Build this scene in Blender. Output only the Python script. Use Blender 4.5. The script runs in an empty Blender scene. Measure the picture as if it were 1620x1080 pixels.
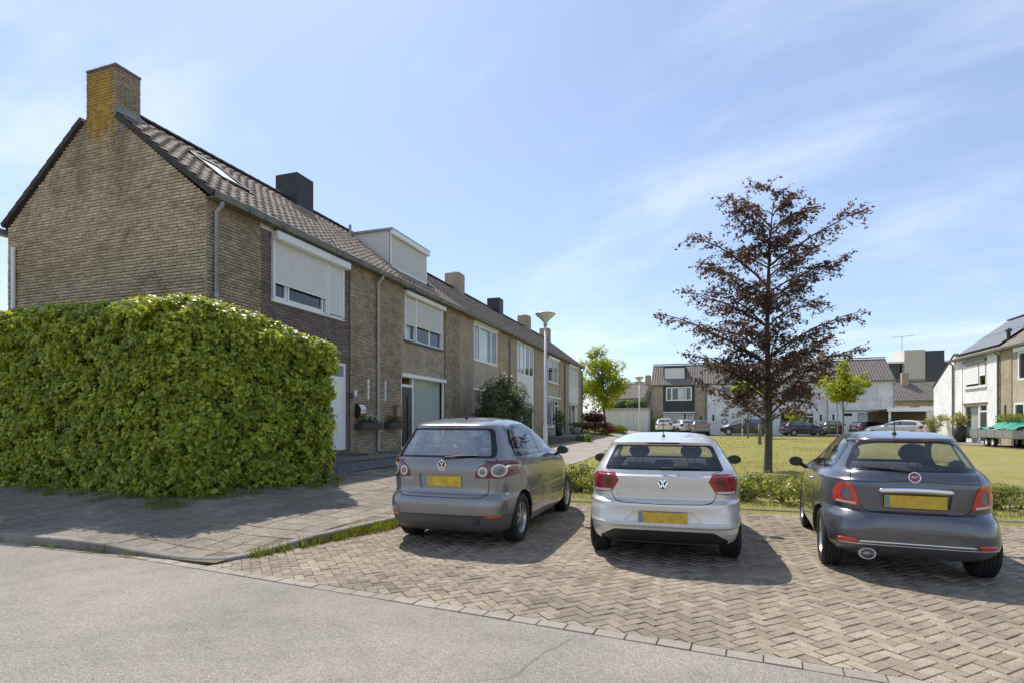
import bpy, bmesh, math, random
import numpy as np
from mathutils import Vector, Matrix
random.seed(7); np.random.seed(7)
PI = math.pi
SC = bpy.context.scene
COL = SC.collection
R = math.radians

# ---------------------------------------------------------------- camera
F_PX, HORIZON, CAM_X, CAM_Z = 875.0, 668.0, 9.5, 1.45
cam_d = bpy.data.cameras.new('camera')
cam_d.sensor_width = 36.0
cam_d.lens = F_PX / 1620 * 36.0
cam_d.shift_y = (HORIZON - 540) / 1620
cam_d.clip_start, cam_d.clip_end = 0.05, 4000
cam = bpy.data.objects.new('camera', cam_d)
cam.location = (CAM_X, 0, CAM_Z)
cam.rotation_euler = (R(90), 0, R(18.807))
COL.objects.link(cam)
SC.camera = cam

# ---------------------------------------------------------------- sun, sky, exposure
to_sun = Vector((-0.50, 0.47, 1.0)).normalized()
sun_d = bpy.data.lights.new('sun', 'SUN')
sun_d.energy = 2.55
sun_d.angle = R(0.55)
sun_d.color = (1.0, 0.94, 0.84)
sun = bpy.data.objects.new('sun', sun_d)
sun.rotation_euler = (-to_sun).to_track_quat('-Z', 'Y').to_euler()
COL.objects.link(sun)
SC.view_settings.view_transform = 'Standard'
SC.view_settings.look = 'None'
SC.view_settings.gamma = 1.0
SC.view_settings.exposure = 1.12
SC.view_settings.use_curve_mapping = False

world = bpy.data.worlds.new('World')
SC.world = world
world.use_nodes = True
wt = world.node_tree
wt.nodes.clear()


def N(nt, kind, ins=None, **props):
    n = nt.nodes.new('ShaderNode' + kind)
    for k, v in props.items():
        setattr(n, k, v)
    for k, v in (ins or {}).items():
        s = n.inputs[k]
        if hasattr(v, 'is_output'):
            nt.links.new(v, s)
        else:
            s.default_value = v
    return n


def O(n, i=0):
    return n.outputs[i]


def math_(nt, op, a, b=0.0, clamp=False):
    return O(N(nt, 'Math', {0: a, 1: b}, operation=op, use_clamp=clamp))


def ramp(nt, fac, stops, interp='LINEAR'):
    n = N(nt, 'ValToRGB', {0: fac})
    cr = n.color_ramp
    cr.interpolation = interp
    while len(cr.elements) < len(stops):
        cr.elements.new(0.5)
    for e, (p, c) in zip(cr.elements, stops):
        e.position = p
        if isinstance(c, (int, float)):
            c = (c, c, c)
        e.color = (c[0], c[1], c[2], 1)
    return O(n)


def mix(nt, fac, a, b, blend='MIX'):
    n = N(nt, 'Mix', data_type='RGBA', blend_type=blend)
    for idx, v in ((0, fac), (6, a), (7, b)):
        s = n.inputs[idx]
        if hasattr(v, 'is_output'):
            nt.links.new(v, s)
        elif isinstance(v, (int, float)):
            s.default_value = v if idx == 0 else (v, v, v, 1)
        else:
            s.default_value = (v[0], v[1], v[2], 1)
    return n.outputs[2]


def noise(nt, vec, scale, detail=4, rough=0.55, dist=0.0):
    return O(N(nt, 'TexNoise', {'Vector': vec, 'Scale': scale, 'Detail': detail, 'Roughness': rough, 'Distortion': dist}))


sky = N(wt, 'TexSky', sky_type='NISHITA', sun_disc=False)
sky.sun_elevation = math.asin(to_sun.z)
sky.sun_rotation = math.atan2(to_sun.x, to_sun.y)
sky.altitude = 30
sky.air_density = 1.0
sky.dust_density = 0.5
sky.ozone_density = 2.0
gen = O(N(wt, 'TexCoord'))
sep = N(wt, 'SeparateXYZ', {0: gen})
zc = math_(wt, 'MAXIMUM', math_(wt, 'ADD', O(sep, 2), 0.10), 0.04)
cx_ = math_(wt, 'DIVIDE', O(sep, 0), zc)
cy_ = math_(wt, 'DIVIDE', O(sep, 1), zc)
cvec = O(N(wt, 'CombineXYZ', {0: math_(wt, 'MULTIPLY', cx_, 0.8), 1: math_(wt, 'ADD', cy_, math_(wt, 'MULTIPLY', cx_, 0.5)), 2: 0.3}))
n1 = noise(wt, cvec, 0.55, 7, 0.58, 0.7)
n2 = noise(wt, cvec, 0.2, 3, 0.5, 0.3)
n3 = noise(wt, cvec, 2.6, 5, 0.6, 0.6)
cs = math_(wt, 'ADD', math_(wt, 'MULTIPLY', n1, 0.55), math_(wt, 'ADD', math_(wt, 'MULTIPLY', n2, 0.40), math_(wt, 'MULTIPLY', n3, 0.12)))
cmask = ramp(wt, cs, [(0.50, 0.0), (0.64, 0.26), (0.80, 0.75)], 'EASE')
skycol = mix(wt, 1.0, O(sky), (1.0, 1.0, 1.06), 'MULTIPLY')
skyhaze = mix(wt, 0.26, skycol, (4.6, 5.5, 7.0))
skyc = mix(wt, cmask, skyhaze, (9.2, 9.3, 9.5))
bg = N(wt, 'Background', {'Color': skyc, 'Strength': 0.074})
wo = N(wt, 'OutputWorld', {'Surface': O(bg)})

# ---------------------------------------------------------------- helpers


def tag(o, label=None, cat=None, group=None, kind=None):
    if label: o['label'] = label
    if cat: o['category'] = cat
    if group: o['group'] = group
    if kind: o['kind'] = kind
    return o


def empty(name, loc=(0, 0, 0), rz=0.0, parent=None):
    o = bpy.data.objects.new(name, None)
    o.empty_display_size = 0.2
    o.location = loc
    o.rotation_euler = (0, 0, rz)
    o.parent = parent
    COL.objects.link(o)
    return o


def link(name, me, parent=None, loc=None, rot=None):
    o = bpy.data.objects.new(name, me)
    o.parent = parent
    if loc is not None: o.location = loc
    if rot is not None: o.rotation_euler = rot
    COL.objects.link(o)
    return o


class MB:
    def __init__(s):
        s.v, s.f, s.m, s.sm = [], [], [], []

    def add(s, vs, fs, mat=0, smooth=False):
        b = len(s.v)
        s.v += [tuple(p) for p in vs]
        for f in fs:
            s.f.append([b + i for i in f]); s.m.append(mat); s.sm.append(smooth)
        return s

    def box(s, x0, x1, y0, y1, z0, z1, mat=0, bev=0.0):
        if x0 > x1: x0, x1 = x1, x0
        if y0 > y1: y0, y1 = y1, y0
        if z0 > z1: z0, z1 = z1, z0
        if bev <= 0:
            v = [(x, y, z) for z in (z0, z1) for y in (y0, y1) for x in (x0, x1)]
            return s.add(v, [(0, 2, 3, 1), (4, 5, 7, 6), (0, 1, 5, 4), (2, 6, 7, 3), (0, 4, 6, 2), (1, 3, 7, 5)], mat)
        b = min(bev, (x1 - x0) * .45, (y1 - y0) * .45, (z1 - z0) * .45)
        bm = bmesh.new()
        bmesh.ops.create_cube(bm, size=1)
        for q in bm.verts:
            q.co = Vector(((x0 + x1) / 2 + q.co.x * (x1 - x0), (y0 + y1) / 2 + q.co.y * (y1 - y0), (z0 + z1) / 2 + q.co.z * (z1 - z0)))
        bmesh.ops.bevel(bm, geom=bm.edges[:], offset=b, segments=1, affect='EDGES')
        bm.verts.index_update()
        s.add([q.co for q in bm.verts], [[q.index for q in f.verts] for f in bm.faces], mat)
        bm.free()
        return s

    def quad(s, a, b, c, d, mat=0):
        return s.add([a, b, c, d], [(0, 1, 2, 3)], mat)

    def prism(s, poly, fn, t0, t1, mat=0, caps=True, smooth=False):
        """poly: 2d points; fn(a,b,t)->xyz"""
        n = len(poly)
        v = [fn(a, b, t0) for a, b in poly] + [fn(a, b, t1) for a, b in poly]
        f = [(i, (i + 1) % n, n + (i + 1) % n, n + i) for i in range(n)]
        s.add(v, f, mat, smooth)
        if caps:
            s.add(v, [tuple(range(n))[::-1], tuple(range(n, 2 * n))], mat)
        return s

    def tube(s, pts, rad, n=8, mat=0, smooth=True, caps=True):
        pts = [Vector(p) for p in pts]
        if not hasattr(rad, '__len__'): rad = [rad] * len(pts)
        rings = []
        prev = None
        for i, p in enumerate(pts):
            d = (pts[min(i + 1, len(pts) - 1)] - pts[max(i - 1, 0)])
            d = d.normalized() if d.length > 1e-9 else Vector((0, 0, 1))
            if prev is None:
                a = Vector((0, 0, 1)) if abs(d.z) < .9 else Vector((1, 0, 0))
                u = d.cross(a).normalized()
            else:
                u = (prev - d * prev.dot(d)).normalized()
            prev = u
            w = d.cross(u)
            rings.append([p + (u * math.cos(2 * PI * k / n) + w * math.sin(2 * PI * k / n)) * rad[i] for k in range(n)])
        v = [q for r in rings for q in r]
        f = []
        for i in range(len(pts) - 1):
            for k in range(n):
                f.append((i * n + k, i * n + (k + 1) % n, (i + 1) * n + (k + 1) % n, (i + 1) * n + k))
        s.add(v, f, mat, smooth)
        if caps:
            s.add(rings[0], [tuple(range(n))[::-1]], mat)
            s.add(rings[-1], [tuple(range(n))], mat)
        return s

    def lathe(s, prof, n=24, c=(0, 0, 0), axis='z', mat=0, smooth=True):
        """prof: (r, t)"""
        c = Vector(c)
        v = []
        for r, t in prof:
            for k in range(n):
                a = 2 * PI * k / n
                if axis == 'z': q = (r * math.cos(a), r * math.sin(a), t)
                elif axis == 'x': q = (t, r * math.cos(a), r * math.sin(a))
                else: q = (r * math.cos(a), t, r * math.sin(a))
                v.append(c + Vector(q))
        f = []
        for i in range(len(prof) - 1):
            for k in range(n):
                f.append((i * n + k, i * n + (k + 1) % n, (i + 1) * n + (k + 1) % n, (i + 1) * n + k))
        return s.add(v, f, mat, smooth)

    def mesh(s, name, mats):
        me = bpy.data.meshes.new(name)
        me.from_pydata(s.v, [], s.f)
        for m in (mats if isinstance(mats, (list, tuple)) else [mats]):
            me.materials.append(M(m) if isinstance(m, str) else m)
        me.polygons.foreach_set('material_index', s.m)
        me.polygons.foreach_set('use_smooth', s.sm)
        me.update()
        return me

    def build(s, name, mats, parent=None, loc=None, rot=None):
        return link(name, s.mesh(name, mats), parent, loc, rot)


def np_mesh(name, V, Fc, mat, attr=None, smooth=False):
    """V (n,3), Fc (m,k) arrays; attr: dict name -> per-vertex floats"""
    me = bpy.data.meshes.new(name)
    V = np.asarray(V, dtype=np.float32); Fc = np.asarray(Fc, dtype=np.int32)
    n, m, k = len(V), len(Fc), Fc.shape[1]
    me.vertices.add(n); me.vertices.foreach_set('co', V.ravel())
    me.loops.add(m * k); me.loops.foreach_set('vertex_index', Fc.ravel())
    me.polygons.add(m)
    me.polygons.foreach_set('loop_start', np.arange(0, m * k, k, dtype=np.int32))
    try:
        me.polygons.foreach_set('loop_total', np.full(m, k, dtype=np.int32))
    except Exception:
        pass
    if smooth: me.polygons.foreach_set('use_smooth', np.ones(m, dtype=bool))
    for a, vals in (attr or {}).items():
        at = me.attributes.new(a, 'FLOAT', 'POINT')
        at.data.foreach_set('value', np.asarray(vals, dtype=np.float32))
    me.materials.append(M(mat) if isinstance(mat, str) else mat)
    me.update(calc_edges=True)
    me.validate()
    return me


# ---------------------------------------------------------------- materials
MATS = {}
MAKERS = {}


def M(name):
    if name not in MATS:
        m = bpy.data.materials.new(name)
        m.use_nodes = True
        nt = m.node_tree
        b = nt.nodes['Principled BSDF']
        MAKERS[name](nt, b)
        MATS[name] = m
    return MATS[name]


def maker(name):
    def deco(fn):
        MAKERS[name] = fn
        return fn
    return deco


def POS(nt):
    return O(N(nt, 'NewGeometry'), 0)


def setin(nt, b, **kw):
    for k, v in kw.items():
        k = k.replace('_', ' ')
        s = b.inputs[k]
        if hasattr(v, 'is_output'): nt.links.new(v, s)
        elif isinstance(v, tuple) and len(v) == 3: s.default_value = (*v, 1)
        else: s.default_value = v


def bump(nt, b, h, strength=0.3, dist=0.01):
    n = N(nt, 'Bump', {'Height': h, 'Strength': strength, 'Distance': dist})
    nt.links.new(O(n), b.inputs['Normal'])


def rnd(nt):
    """piece to piece variation: per-vertex tint of joined pieces plus object random of single ones"""
    a = N(nt, 'Attribute', attribute_name='tint')
    o = N(nt, 'ObjectInfo')
    return math_(nt, 'FRACT', math_(nt, 'ADD', a.outputs['Fac'], O(o, 5)))


def plain(name, col, rough=0.5, metal=0.0, var=0.08, vs=6.0, bmp=0.0, bs=80.0, coat=0.0, spec=0.5):
    def fn(nt, b):
        p = POS(nt)
        n = noise(nt, p, vs, 5, 0.6)
        c = mix(nt, 1.0, col, ramp(nt, n, [(0.25, 1 - var * 1.6), (0.75, 1 + var)]), 'MULTIPLY')
        setin(nt, b, Base_Color=c, Roughness=rough, Metallic=metal, Coat_Weight=coat)
        b.inputs['Specular IOR Level'].default_value = spec
        if bmp: bump(nt, b, noise(nt, p, bs, 3), bmp, 0.004)
    MAKERS[name] = fn


@maker('asphalt')
def _(nt, b):
    p = POS(nt)
    big = noise(nt, p, 0.45, 5, 0.6)
    mid = noise(nt, p, 3.5, 5, 0.65)
    st = N(nt, 'TexVoronoi', {'Vector': p, 'Scale': 120.0})
    st2 = noise(nt, p, 130.0, 3, 0.75)
    c = ramp(nt, O(st, 1), [(0.0, (0.17, 0.15, 0.132)), (0.5, (0.29, 0.258, 0.228)), (1.0, (0.44, 0.40, 0.36))])
    c = mix(nt, 0.70, c, (0.282, 0.255, 0.218))
    c = mix(nt, 1.0, c, ramp(nt, st2, [(0.34, 0.5), (0.5, 1.0), (0.66, 1.5)]), 'MULTIPLY')
    st3 = noise(nt, p, 38.0, 4, 0.75)
    c = mix(nt, 1.0, c, ramp(nt, st3, [(0.3, 0.82), (0.7, 1.16)]), 'MULTIPLY')
    c = mix(nt, 1.0, c, ramp(nt, big, [(0.3, 0.84), (0.7, 1.1)]), 'MULTIPLY')
    c = mix(nt, 1.0, c, ramp(nt, mid, [(0.28, 0.84), (0.5, 1.0), (0.75, 1.07)]), 'MULTIPLY')
    wv = N(nt, 'TexNoise', {'Vector': p, 'Scale': 1.1, 'Detail': 7.0, 'Roughness': 0.7})
    stain = ramp(nt, O(wv), [(0.27, 0.62), (0.33, 1.0)])
    c = mix(nt, 0.6, c, mix(nt, 1.0, c, stain, 'MULTIPLY'))
    # hairline cracks
    vor = N(nt, 'TexVoronoi', {'Vector': mix(nt, 0.16, p, O(N(nt, 'TexNoise', {'Vector': p, 'Scale': 2.2, 'Detail': 6.0}), 1)), 'Scale': 0.33}, feature='DISTANCE_TO_EDGE')
    crk = ramp(nt, O(vor), [(0.0, 0.0), (0.0022, 0.0), (0.004, 1.0)])
    gate = ramp(nt, noise(nt, p, 0.5, 2), [(0.5, 0.0), (0.56, 1.0)])
    c = mix(nt, math_(nt, 'MULTIPLY', math_(nt, 'MULTIPLY', math_(nt, 'SUBTRACT', 1.0, crk), gate), 0.6), c, (0.10, 0.09, 0.08))
    setin(nt, b, Base_Color=c, Roughness=0.92)
    b.inputs['Specular IOR Level'].default_value = 0.25
    bump(nt, b, math_(nt, 'ADD', O(st, 0), st2), 0.55, 0.006)


def stone(name, cols, rough=0.9, grime=0.5, moss=0.0, speck=90.0, specks=(0.7, 1.25)):
    def fn(nt, b):
        p = POS(nt)
        t = rnd(nt)
        k = len(cols) - 1
        c = ramp(nt, t, [(i / k, cc) for i, cc in enumerate(cols)])
        sp = noise(nt, p, speck, 3, 0.8)
        c = mix(nt, 1.0, c, ramp(nt, sp, [(0.32, specks[0]), (0.68, specks[1])]), 'MULTIPLY')
        g = noise(nt, p, 0.8, 6, 0.68)
        c = mix(nt, grime, c, mix(nt, 1.0, c, ramp(nt, g, [(0.3, 0.55), (0.62, 1.12)]), 'MULTIPLY'))
        g2 = noise(nt, p, 7.0, 5, 0.7)
        c = mix(nt, grime * 0.7, c, mix(nt, 1.0, c, ramp(nt, g2, [(0.3, 0.6), (0.65, 1.15)]), 'MULTIPLY'))
        if moss:
            mm = ramp(nt, noise(nt, p, 2.3, 6, 0.7), [(0.56, 0.0), (0.72, 1.0)])
            c = mix(nt, math_(nt, 'MULTIPLY', mm, moss), c, (0.10, 0.12, 0.035))
        setin(nt, b, Base_Color=c, Roughness=rough)
        b.inputs['Specular IOR Level'].default_value = 0.3
        bump(nt, b, sp, 0.35, 0.004)
    MAKERS[name] = fn


stone('paver', [(0.235, 0.19, 0.142), (0.285, 0.235, 0.178), (0.315, 0.262, 0.20), (0.35, 0.293, 0.226), (0.262, 0.215, 0.162)], grime=0.75, moss=0.18, speck=110.0, specks=(0.45, 1.5))
stone('gutter_stone', [(0.30, 0.262, 0.222), (0.35, 0.308, 0.262), (0.32, 0.28, 0.238)], grime=0.4, moss=0.05)
stone('slab', [(0.20, 0.168, 0.133), (0.24, 0.205, 0.163), (0.215, 0.182, 0.145), (0.27, 0.232, 0.187)], grime=0.8, moss=0.3, speck=45, specks=(0.55, 1.5))
stone('kerbstone', [(0.23, 0.21, 0.185), (0.29, 0.265, 0.235)], grime=0.8, moss=0.2)
stone('joint_sand', [(0.15, 0.125, 0.085), (0.15, 0.125, 0.085)], grime=0.7, moss=0.6)
stone('path_stone', [(0.30, 0.262, 0.22), (0.34, 0.30, 0.255)], grime=0.5, moss=0.1, speck=30)
stone('terrace_stone', [(0.20, 0.20, 0.20), (0.25, 0.25, 0.25)], grime=0.3)
stone('soil', [(0.09, 0.065, 0.042), (0.09, 0.065, 0.042)], grime=0.9, moss=0.4)
stone('mortar', [(0.17, 0.145, 0.115), (0.17, 0.145, 0.115)], grime=0.7)
stone('mortar_light', [(0.34, 0.305, 0.27), (0.34, 0.305, 0.27)], grime=0.5)
stone('verge_dark', [(0.055, 0.05, 0.048), (0.075, 0.068, 0.064), (0.065, 0.058, 0.055)], grime=0.7, moss=0.2)
stone('roof_tile', [(0.28, 0.228, 0.192), (0.335, 0.276, 0.234), (0.38, 0.316, 0.27), (0.31, 0.254, 0.215)], grime=0.5, moss=0.12, speck=35)


@maker('gravel')
def _(nt, b):
    p = POS(nt)
    v = N(nt, 'TexVoronoi', {'Vector': p, 'Scale': 24.0})
    c = ramp(nt, O(v, 1), [(0.0, (0.10, 0.105, 0.115)), (0.5, (0.26, 0.265, 0.275)), (1.0, (0.46, 0.46, 0.46))])
    c = mix(nt, 1.0, c, ramp(nt, O(v, 0), [(0.0, 1.1), (0.55, 0.35)]), 'MULTIPLY')
    setin(nt, b, Base_Color=c, Roughness=0.85)
    bump(nt, b, math_(nt, 'SUBTRACT', 1.0, O(v, 0)), 1.0, 0.03)


@maker('lawn')
def _(nt, b):
    p = POS(nt)
    a = noise(nt, p, 0.28, 5, 0.6)
    c2 = noise(nt, p, 1.6, 6, 0.7)
    f = noise(nt, p, 45.0, 3, 0.75)
    c = ramp(nt, a, [(0.3, (0.21, 0.215, 0.05)), (0.5, (0.28, 0.255, 0.085)), (0.7, (0.35, 0.29, 0.13))])
    c = mix(nt, 0.55, c, ramp(nt, c2, [(0.3, (0.15, 0.18, 0.03)), (0.5, (0.28, 0.26, 0.08)), (0.7, (0.40, 0.32, 0.17))]))
    c = mix(nt, 1.0, c, ramp(nt, f, [(0.3, 0.62), (0.7, 1.35)]), 'MULTIPLY')
    setin(nt, b, Base_Color=c, Roughness=0.95)
    b.inputs['Specular IOR Level'].default_value = 0.15
    bump(nt, b, f, 0.8, 0.03)


def brickgeo(name, cols, lichen=False):
    def fn(nt, b):
        p = POS(nt)
        t = rnd(nt)
        k = len(cols) - 1
        c = ramp(nt, t, [(i / k, cc) for i, cc in enumerate(cols)])
        sp = noise(nt, p, 60.0, 4, 0.75)
        c = mix(nt, 1.0, c, ramp(nt, sp, [(0.3, 0.72), (0.7, 1.25)]), 'MULTIPLY')
        g = noise(nt, p, 0.75, 6, 0.7)
        c = mix(nt, 1.0, c, ramp(nt, g, [(0.34, 0.74), (0.46, 0.93), (0.6, 1.08)]), 'MULTIPLY')
        g2 = noise(nt, p, 2.8, 6, 0.72)
        c = mix(nt, 0.7, c, mix(nt, 1.0, c, ramp(nt, g2, [(0.36, 0.62), (0.5, 1.0), (0.66, 1.1)]), 'MULTIPLY'))
        if lichen:
            s = N(nt, 'SeparateXYZ', {0: p})
            jit = math_(nt, 'MULTIPLY', math_(nt, 'SUBTRACT', noise(nt, p, 2.2, 5, 0.7), 0.5), 0.9)
            dx = math_(nt, 'ABSOLUTE', math_(nt, 'ADD', math_(nt, 'ADD', O(s, 0), 3.08), math_(nt, 'MULTIPLY', jit, 0.12)))
            col_ = noise(nt, O(N(nt, 'CombineXYZ', {0: math_(nt, 'MULTIPLY', O(s, 0), 5.0), 1: 0.0, 2: math_(nt, 'MULTIPLY', O(s, 2), 0.5)})), 1.0, 4, 0.6)
            endz = math_(nt, 'ADD', math_(nt, 'MULTIPLY', col_, 2.6), 6.15)
            m1 = math_(nt, 'MULTIPLY', math_(nt, 'SUBTRACT', O(s, 2), endz), 1.6, True)
            m2 = ramp(nt, math_(nt, 'SUBTRACT', 0.50, dx), [(0.0, 0.0), (0.10, 1.0)])
            front_ = ramp(nt, math_(nt, 'SUBTRACT', O(s, 1), 8.0), [(0.645, 1.0), (0.66, 0.3)])
            mk = math_(nt, 'MULTIPLY', math_(nt, 'MULTIPLY', m1, m2), front_)
            det = ramp(nt, noise(nt, p, 9.0, 5, 0.75), [(0.28, 0.0), (0.46, 1.0)])
            yel = ramp(nt, noise(nt, p, 3.0, 3), [(0.35, (0.36, 0.205, 0.02)), (0.65, (0.52, 0.29, 0.02))])
            near = math_(nt, 'LESS_THAN', O(s, 1), 9.6)
            c = mix(nt, math_(nt, 'MULTIPLY', math_(nt, 'MULTIPLY', mk, det), math_(nt, 'MULTIPLY', near, 0.88)), c, yel)
            # two grey weather streaks below the stack
            dk = math_(nt, 'ABSOLUTE', math_(nt, 'ADD', math_(nt, 'ABSOLUTE', math_(nt, 'ADD', O(s, 0), 3.05)), -0.62))
            dk = math_(nt, 'ADD', dk, math_(nt, 'MULTIPLY', jit, 0.25))
            stk = math_(nt, 'MULTIPLY', ramp(nt, dk, [(0.05, 1.0), (0.4, 0.0)]), ramp(nt, math_(nt, 'MULTIPLY', math_(nt, 'SUBTRACT', O(s, 2), 5.3), 0.25), [(0.1, 0.0), (0.6, 1.0)]))
            c = mix(nt, math_(nt, 'MULTIPLY', stk, 0.55), c, (0.12, 0.108, 0.092))
        setin(nt, b, Base_Color=c, Roughness=0.93)
        b.inputs['Specular IOR Level'].default_value = 0.2
        bump(nt, b, sp, 0.5, 0.006)
    MAKERS[name] = fn


TAN = [(0.41, 0.312, 0.19), (0.51, 0.396, 0.252), (0.57, 0.45, 0.29), (0.61, 0.494, 0.33), (0.46, 0.35, 0.215), (0.54, 0.435, 0.29)]
TANR = [(0.38, 0.302, 0.208), (0.44, 0.355, 0.25), (0.49, 0.40, 0.284), (0.40, 0.32, 0.22), (0.34, 0.272, 0.19), (0.46, 0.375, 0.265)]
DARKB = [(0.13, 0.095, 0.088), (0.175, 0.13, 0.12), (0.21, 0.16, 0.148), (0.15, 0.112, 0.104)]
brickgeo('brick_tan', TAN, True)
brickgeo('brick_rough', TANR)
brickgeo('brick_infill', [(0.40, 0.33, 0.25), (0.47, 0.395, 0.30), (0.52, 0.44, 0.345), (0.43, 0.35, 0.262)])
brickgeo('brick_dark', DARKB)


def bricktex(name, cols, mort, axis='yz'):
    """far walls: brick courses in object space (x along, z up)"""
    def fn(nt, b):
        tc = N(nt, 'TexCoord')
        s = N(nt, 'SeparateXYZ', {0: O(tc, 3)})
        a = math_(nt, 'ADD', O(s, 0), O(s, 1))
        v = O(N(nt, 'CombineXYZ', {0: a, 1: O(s, 2), 2: 0.0}))
        br = N(nt, 'TexBrick', {'Vector': v, 'Color1': (*cols[0], 1), 'Color2': (*cols[1], 1), 'Mortar': (*mort, 1), 'Scale': 1.0,
                                'Mortar Size': 0.006, 'Bias': 0.0, 'Brick Width': 0.222, 'Row Height': 0.065})
        br.offset = 0.5
        p = POS(nt)
        n = noise(nt, p, 1.2, 6, 0.7)
        c = mix(nt, 1.0, O(br), ramp(nt, n, [(0.3, 0.8), (0.7, 1.15)]), 'MULTIPLY')
        n2 = noise(nt, p, 14.0, 3, 0.7)
        c = mix(nt, 1.0, c, ramp(nt, n2, [(0.3, 0.8), (0.7, 1.2)]), 'MULTIPLY')
        setin(nt, b, Base_Color=c, Roughness=0.93)
        b.inputs['Specular IOR Level'].default_value = 0.2
        bump(nt, b, math_(nt, 'SUBTRACT', 1.0, O(br, 1)), 0.5, 0.01)
    MAKERS[name] = fn


bricktex('wall_brick', [(0.40, 0.32, 0.225), (0.47, 0.385, 0.28)], (0.22, 0.185, 0.14))
bricktex('wall_infill', [(0.46, 0.388, 0.305), (0.53, 0.452, 0.36)], (0.30, 0.26, 0.215))
bricktex('wall_dark', [(0.075, 0.07, 0.07), (0.10, 0.092, 0.09)], (0.05, 0.048, 0.046))
bricktex('wall_white', [(0.84, 0.835, 0.82), (0.88, 0.875, 0.86)], (0.76, 0.755, 0.74))


@maker('far_tiles')
def _(nt, b):
    tc = N(nt, 'TexCoord')
    s = N(nt, 'SeparateXYZ', {0: O(tc, 3)})
    u = math_(nt, 'MULTIPLY', O(s, 0), 2 * PI / 0.27)
    w = math_(nt, 'SINE', u)
    r = math_(nt, 'FRACT', math_(nt, 'MULTIPLY', O(s, 2), 1 / 0.205))
    n = noise(nt, POS(nt), 2.0, 5, 0.7)
    c = ramp(nt, n, [(0.3, (0.185, 0.155, 0.132)), (0.7, (0.27, 0.23, 0.198))])
    c = mix(nt, math_(nt, 'LESS_THAN', r, 0.16), c, mix(nt, 1.0, c, (0.42, 0.42, 0.42), 'MULTIPLY'))
    setin(nt, b, Base_Color=c, Roughness=0.85)
    bump(nt, b, math_(nt, 'ADD', math_(nt, 'MULTIPLY', w, 0.5), r), 1.0, 0.05)


plain('white_pvc', (0.80, 0.80, 0.79), 0.35, var=0.03)
plain('white_paint', (0.76, 0.755, 0.74), 0.5, var=0.07)
plain('shutter_white', (0.72, 0.72, 0.715), 0.45, var=0.03)
plain('screen_grey', (0.62, 0.61, 0.59), 0.7, var=0.03)
plain('zinc', (0.34, 0.345, 0.35), 0.45, 0.55, var=0.16, vs=4)
plain('gutter_zinc', (0.20, 0.195, 0.175), 0.6, 0.3, var=0.25, vs=3)
plain('pipe_pvc', (0.46, 0.455, 0.44), 0.5, var=0.10)
plain('pipe_grey', (0.20, 0.20, 0.195), 0.55, var=0.1)
plain('lead', (0.24, 0.25, 0.27), 0.55, 0.2, var=0.2)
plain('slate_black', (0.028, 0.027, 0.032), 0.55, var=0.3, bmp=0.2)
plain('anthracite', (0.055, 0.058, 0.065), 0.45, var=0.05)
plain('concrete_light', (0.42, 0.40, 0.37), 0.85, var=0.15)
plain('curtain', (0.66, 0.71, 0.69), 0.9, var=0.05)
plain('curtain_white', (0.82, 0.82, 0.82), 0.9, var=0.04)
plain('steel', (0.55, 0.54, 0.52), 0.3, 0.9, var=0.08)
plain('bronze_metal', (0.30, 0.235, 0.16), 0.4, 0.5, var=0.08)
plain('galvanised', (0.42, 0.43, 0.44), 0.42, 0.6, var=0.2, vs=9)
plain('tarp_green', (0.02, 0.28, 0.20), 0.5, var=0.12)
plain('terracotta', (0.35, 0.16, 0.10), 0.8, var=0.1)
plain('pot_black', (0.022, 0.022, 0.024), 0.4, var=0.1)
plain('bark', (0.105, 0.088, 0.068), 0.95, var=0.35, vs=16, bmp=0.8, bs=40)
plain('bark_pale', (0.22, 0.195, 0.155), 0.95, var=0.3, vs=16, bmp=0.5, bs=40)
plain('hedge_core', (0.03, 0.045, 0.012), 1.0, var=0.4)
plain('wood_weathered', (0.22, 0.17, 0.11), 0.85, var=0.25, vs=12)
plain('lamp_pole', (0.62, 0.62, 0.60), 0.45, 0.0, var=0.06)
plain('lamp_alu', (0.45, 0.44, 0.42), 0.35, 0.7, var=0.05)
plain('lamp_lens', (0.62, 0.60, 0.53), 0.25, var=0.05)
plain('rubber', (0.016, 0.016, 0.017), 0.75, var=0.25, vs=30)
plain('plastic_black', (0.02, 0.02, 0.022), 0.5, var=0.1)
plain('trim_gloss', (0.010, 0.010, 0.012), 0.12, var=0.0)
plain('groove', (0.008, 0.008, 0.009), 0.8, var=0.0)
plain('interior', (0.035, 0.035, 0.04), 0.8, var=0.1)
plain('interior_light', (0.30, 0.285, 0.26), 0.8, var=0.05)
plain('chrome', (0.80, 0.80, 0.80), 0.12, 1.0, var=0.02)
plain('alloy', (0.52, 0.51, 0.50), 0.3, 0.85, var=0.05)
plain('brake_dark', (0.03, 0.03, 0.03), 0.6, 0.3)
plain('plate_yellow', (0.62, 0.40, 0.04), 0.5, var=0.22, vs=14)
plain('plate_blue', (0.16, 0.27, 0.30), 0.45, var=0.1)
plain('bumper_silver', (0.62, 0.615, 0.60), 0.3, 0.4, var=0.02, coat=0.8)
plain('emblem_red', (0.30, 0.06, 0.07), 0.35, var=0.0)
plain('flower_white', (0.75, 0.76, 0.68), 0.7, var=0.05)
plain('flower_pink', (0.42, 0.02, 0.09), 0.6, var=0.15)
plain('solar', (0.15, 0.15, 0.16), 0.5, 0.0, var=0.1, coat=0.15)
plain('solar_frame', (0.02, 0.02, 0.022), 0.4)
plain('garage_door', (0.68, 0.67, 0.65), 0.6, var=0.05)
plain('bike_metal', (0.10, 0.10, 0.11), 0.4, 0.5)
plain('render_beige', (0.55, 0.51, 0.44), 0.9, var=0.08)
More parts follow.
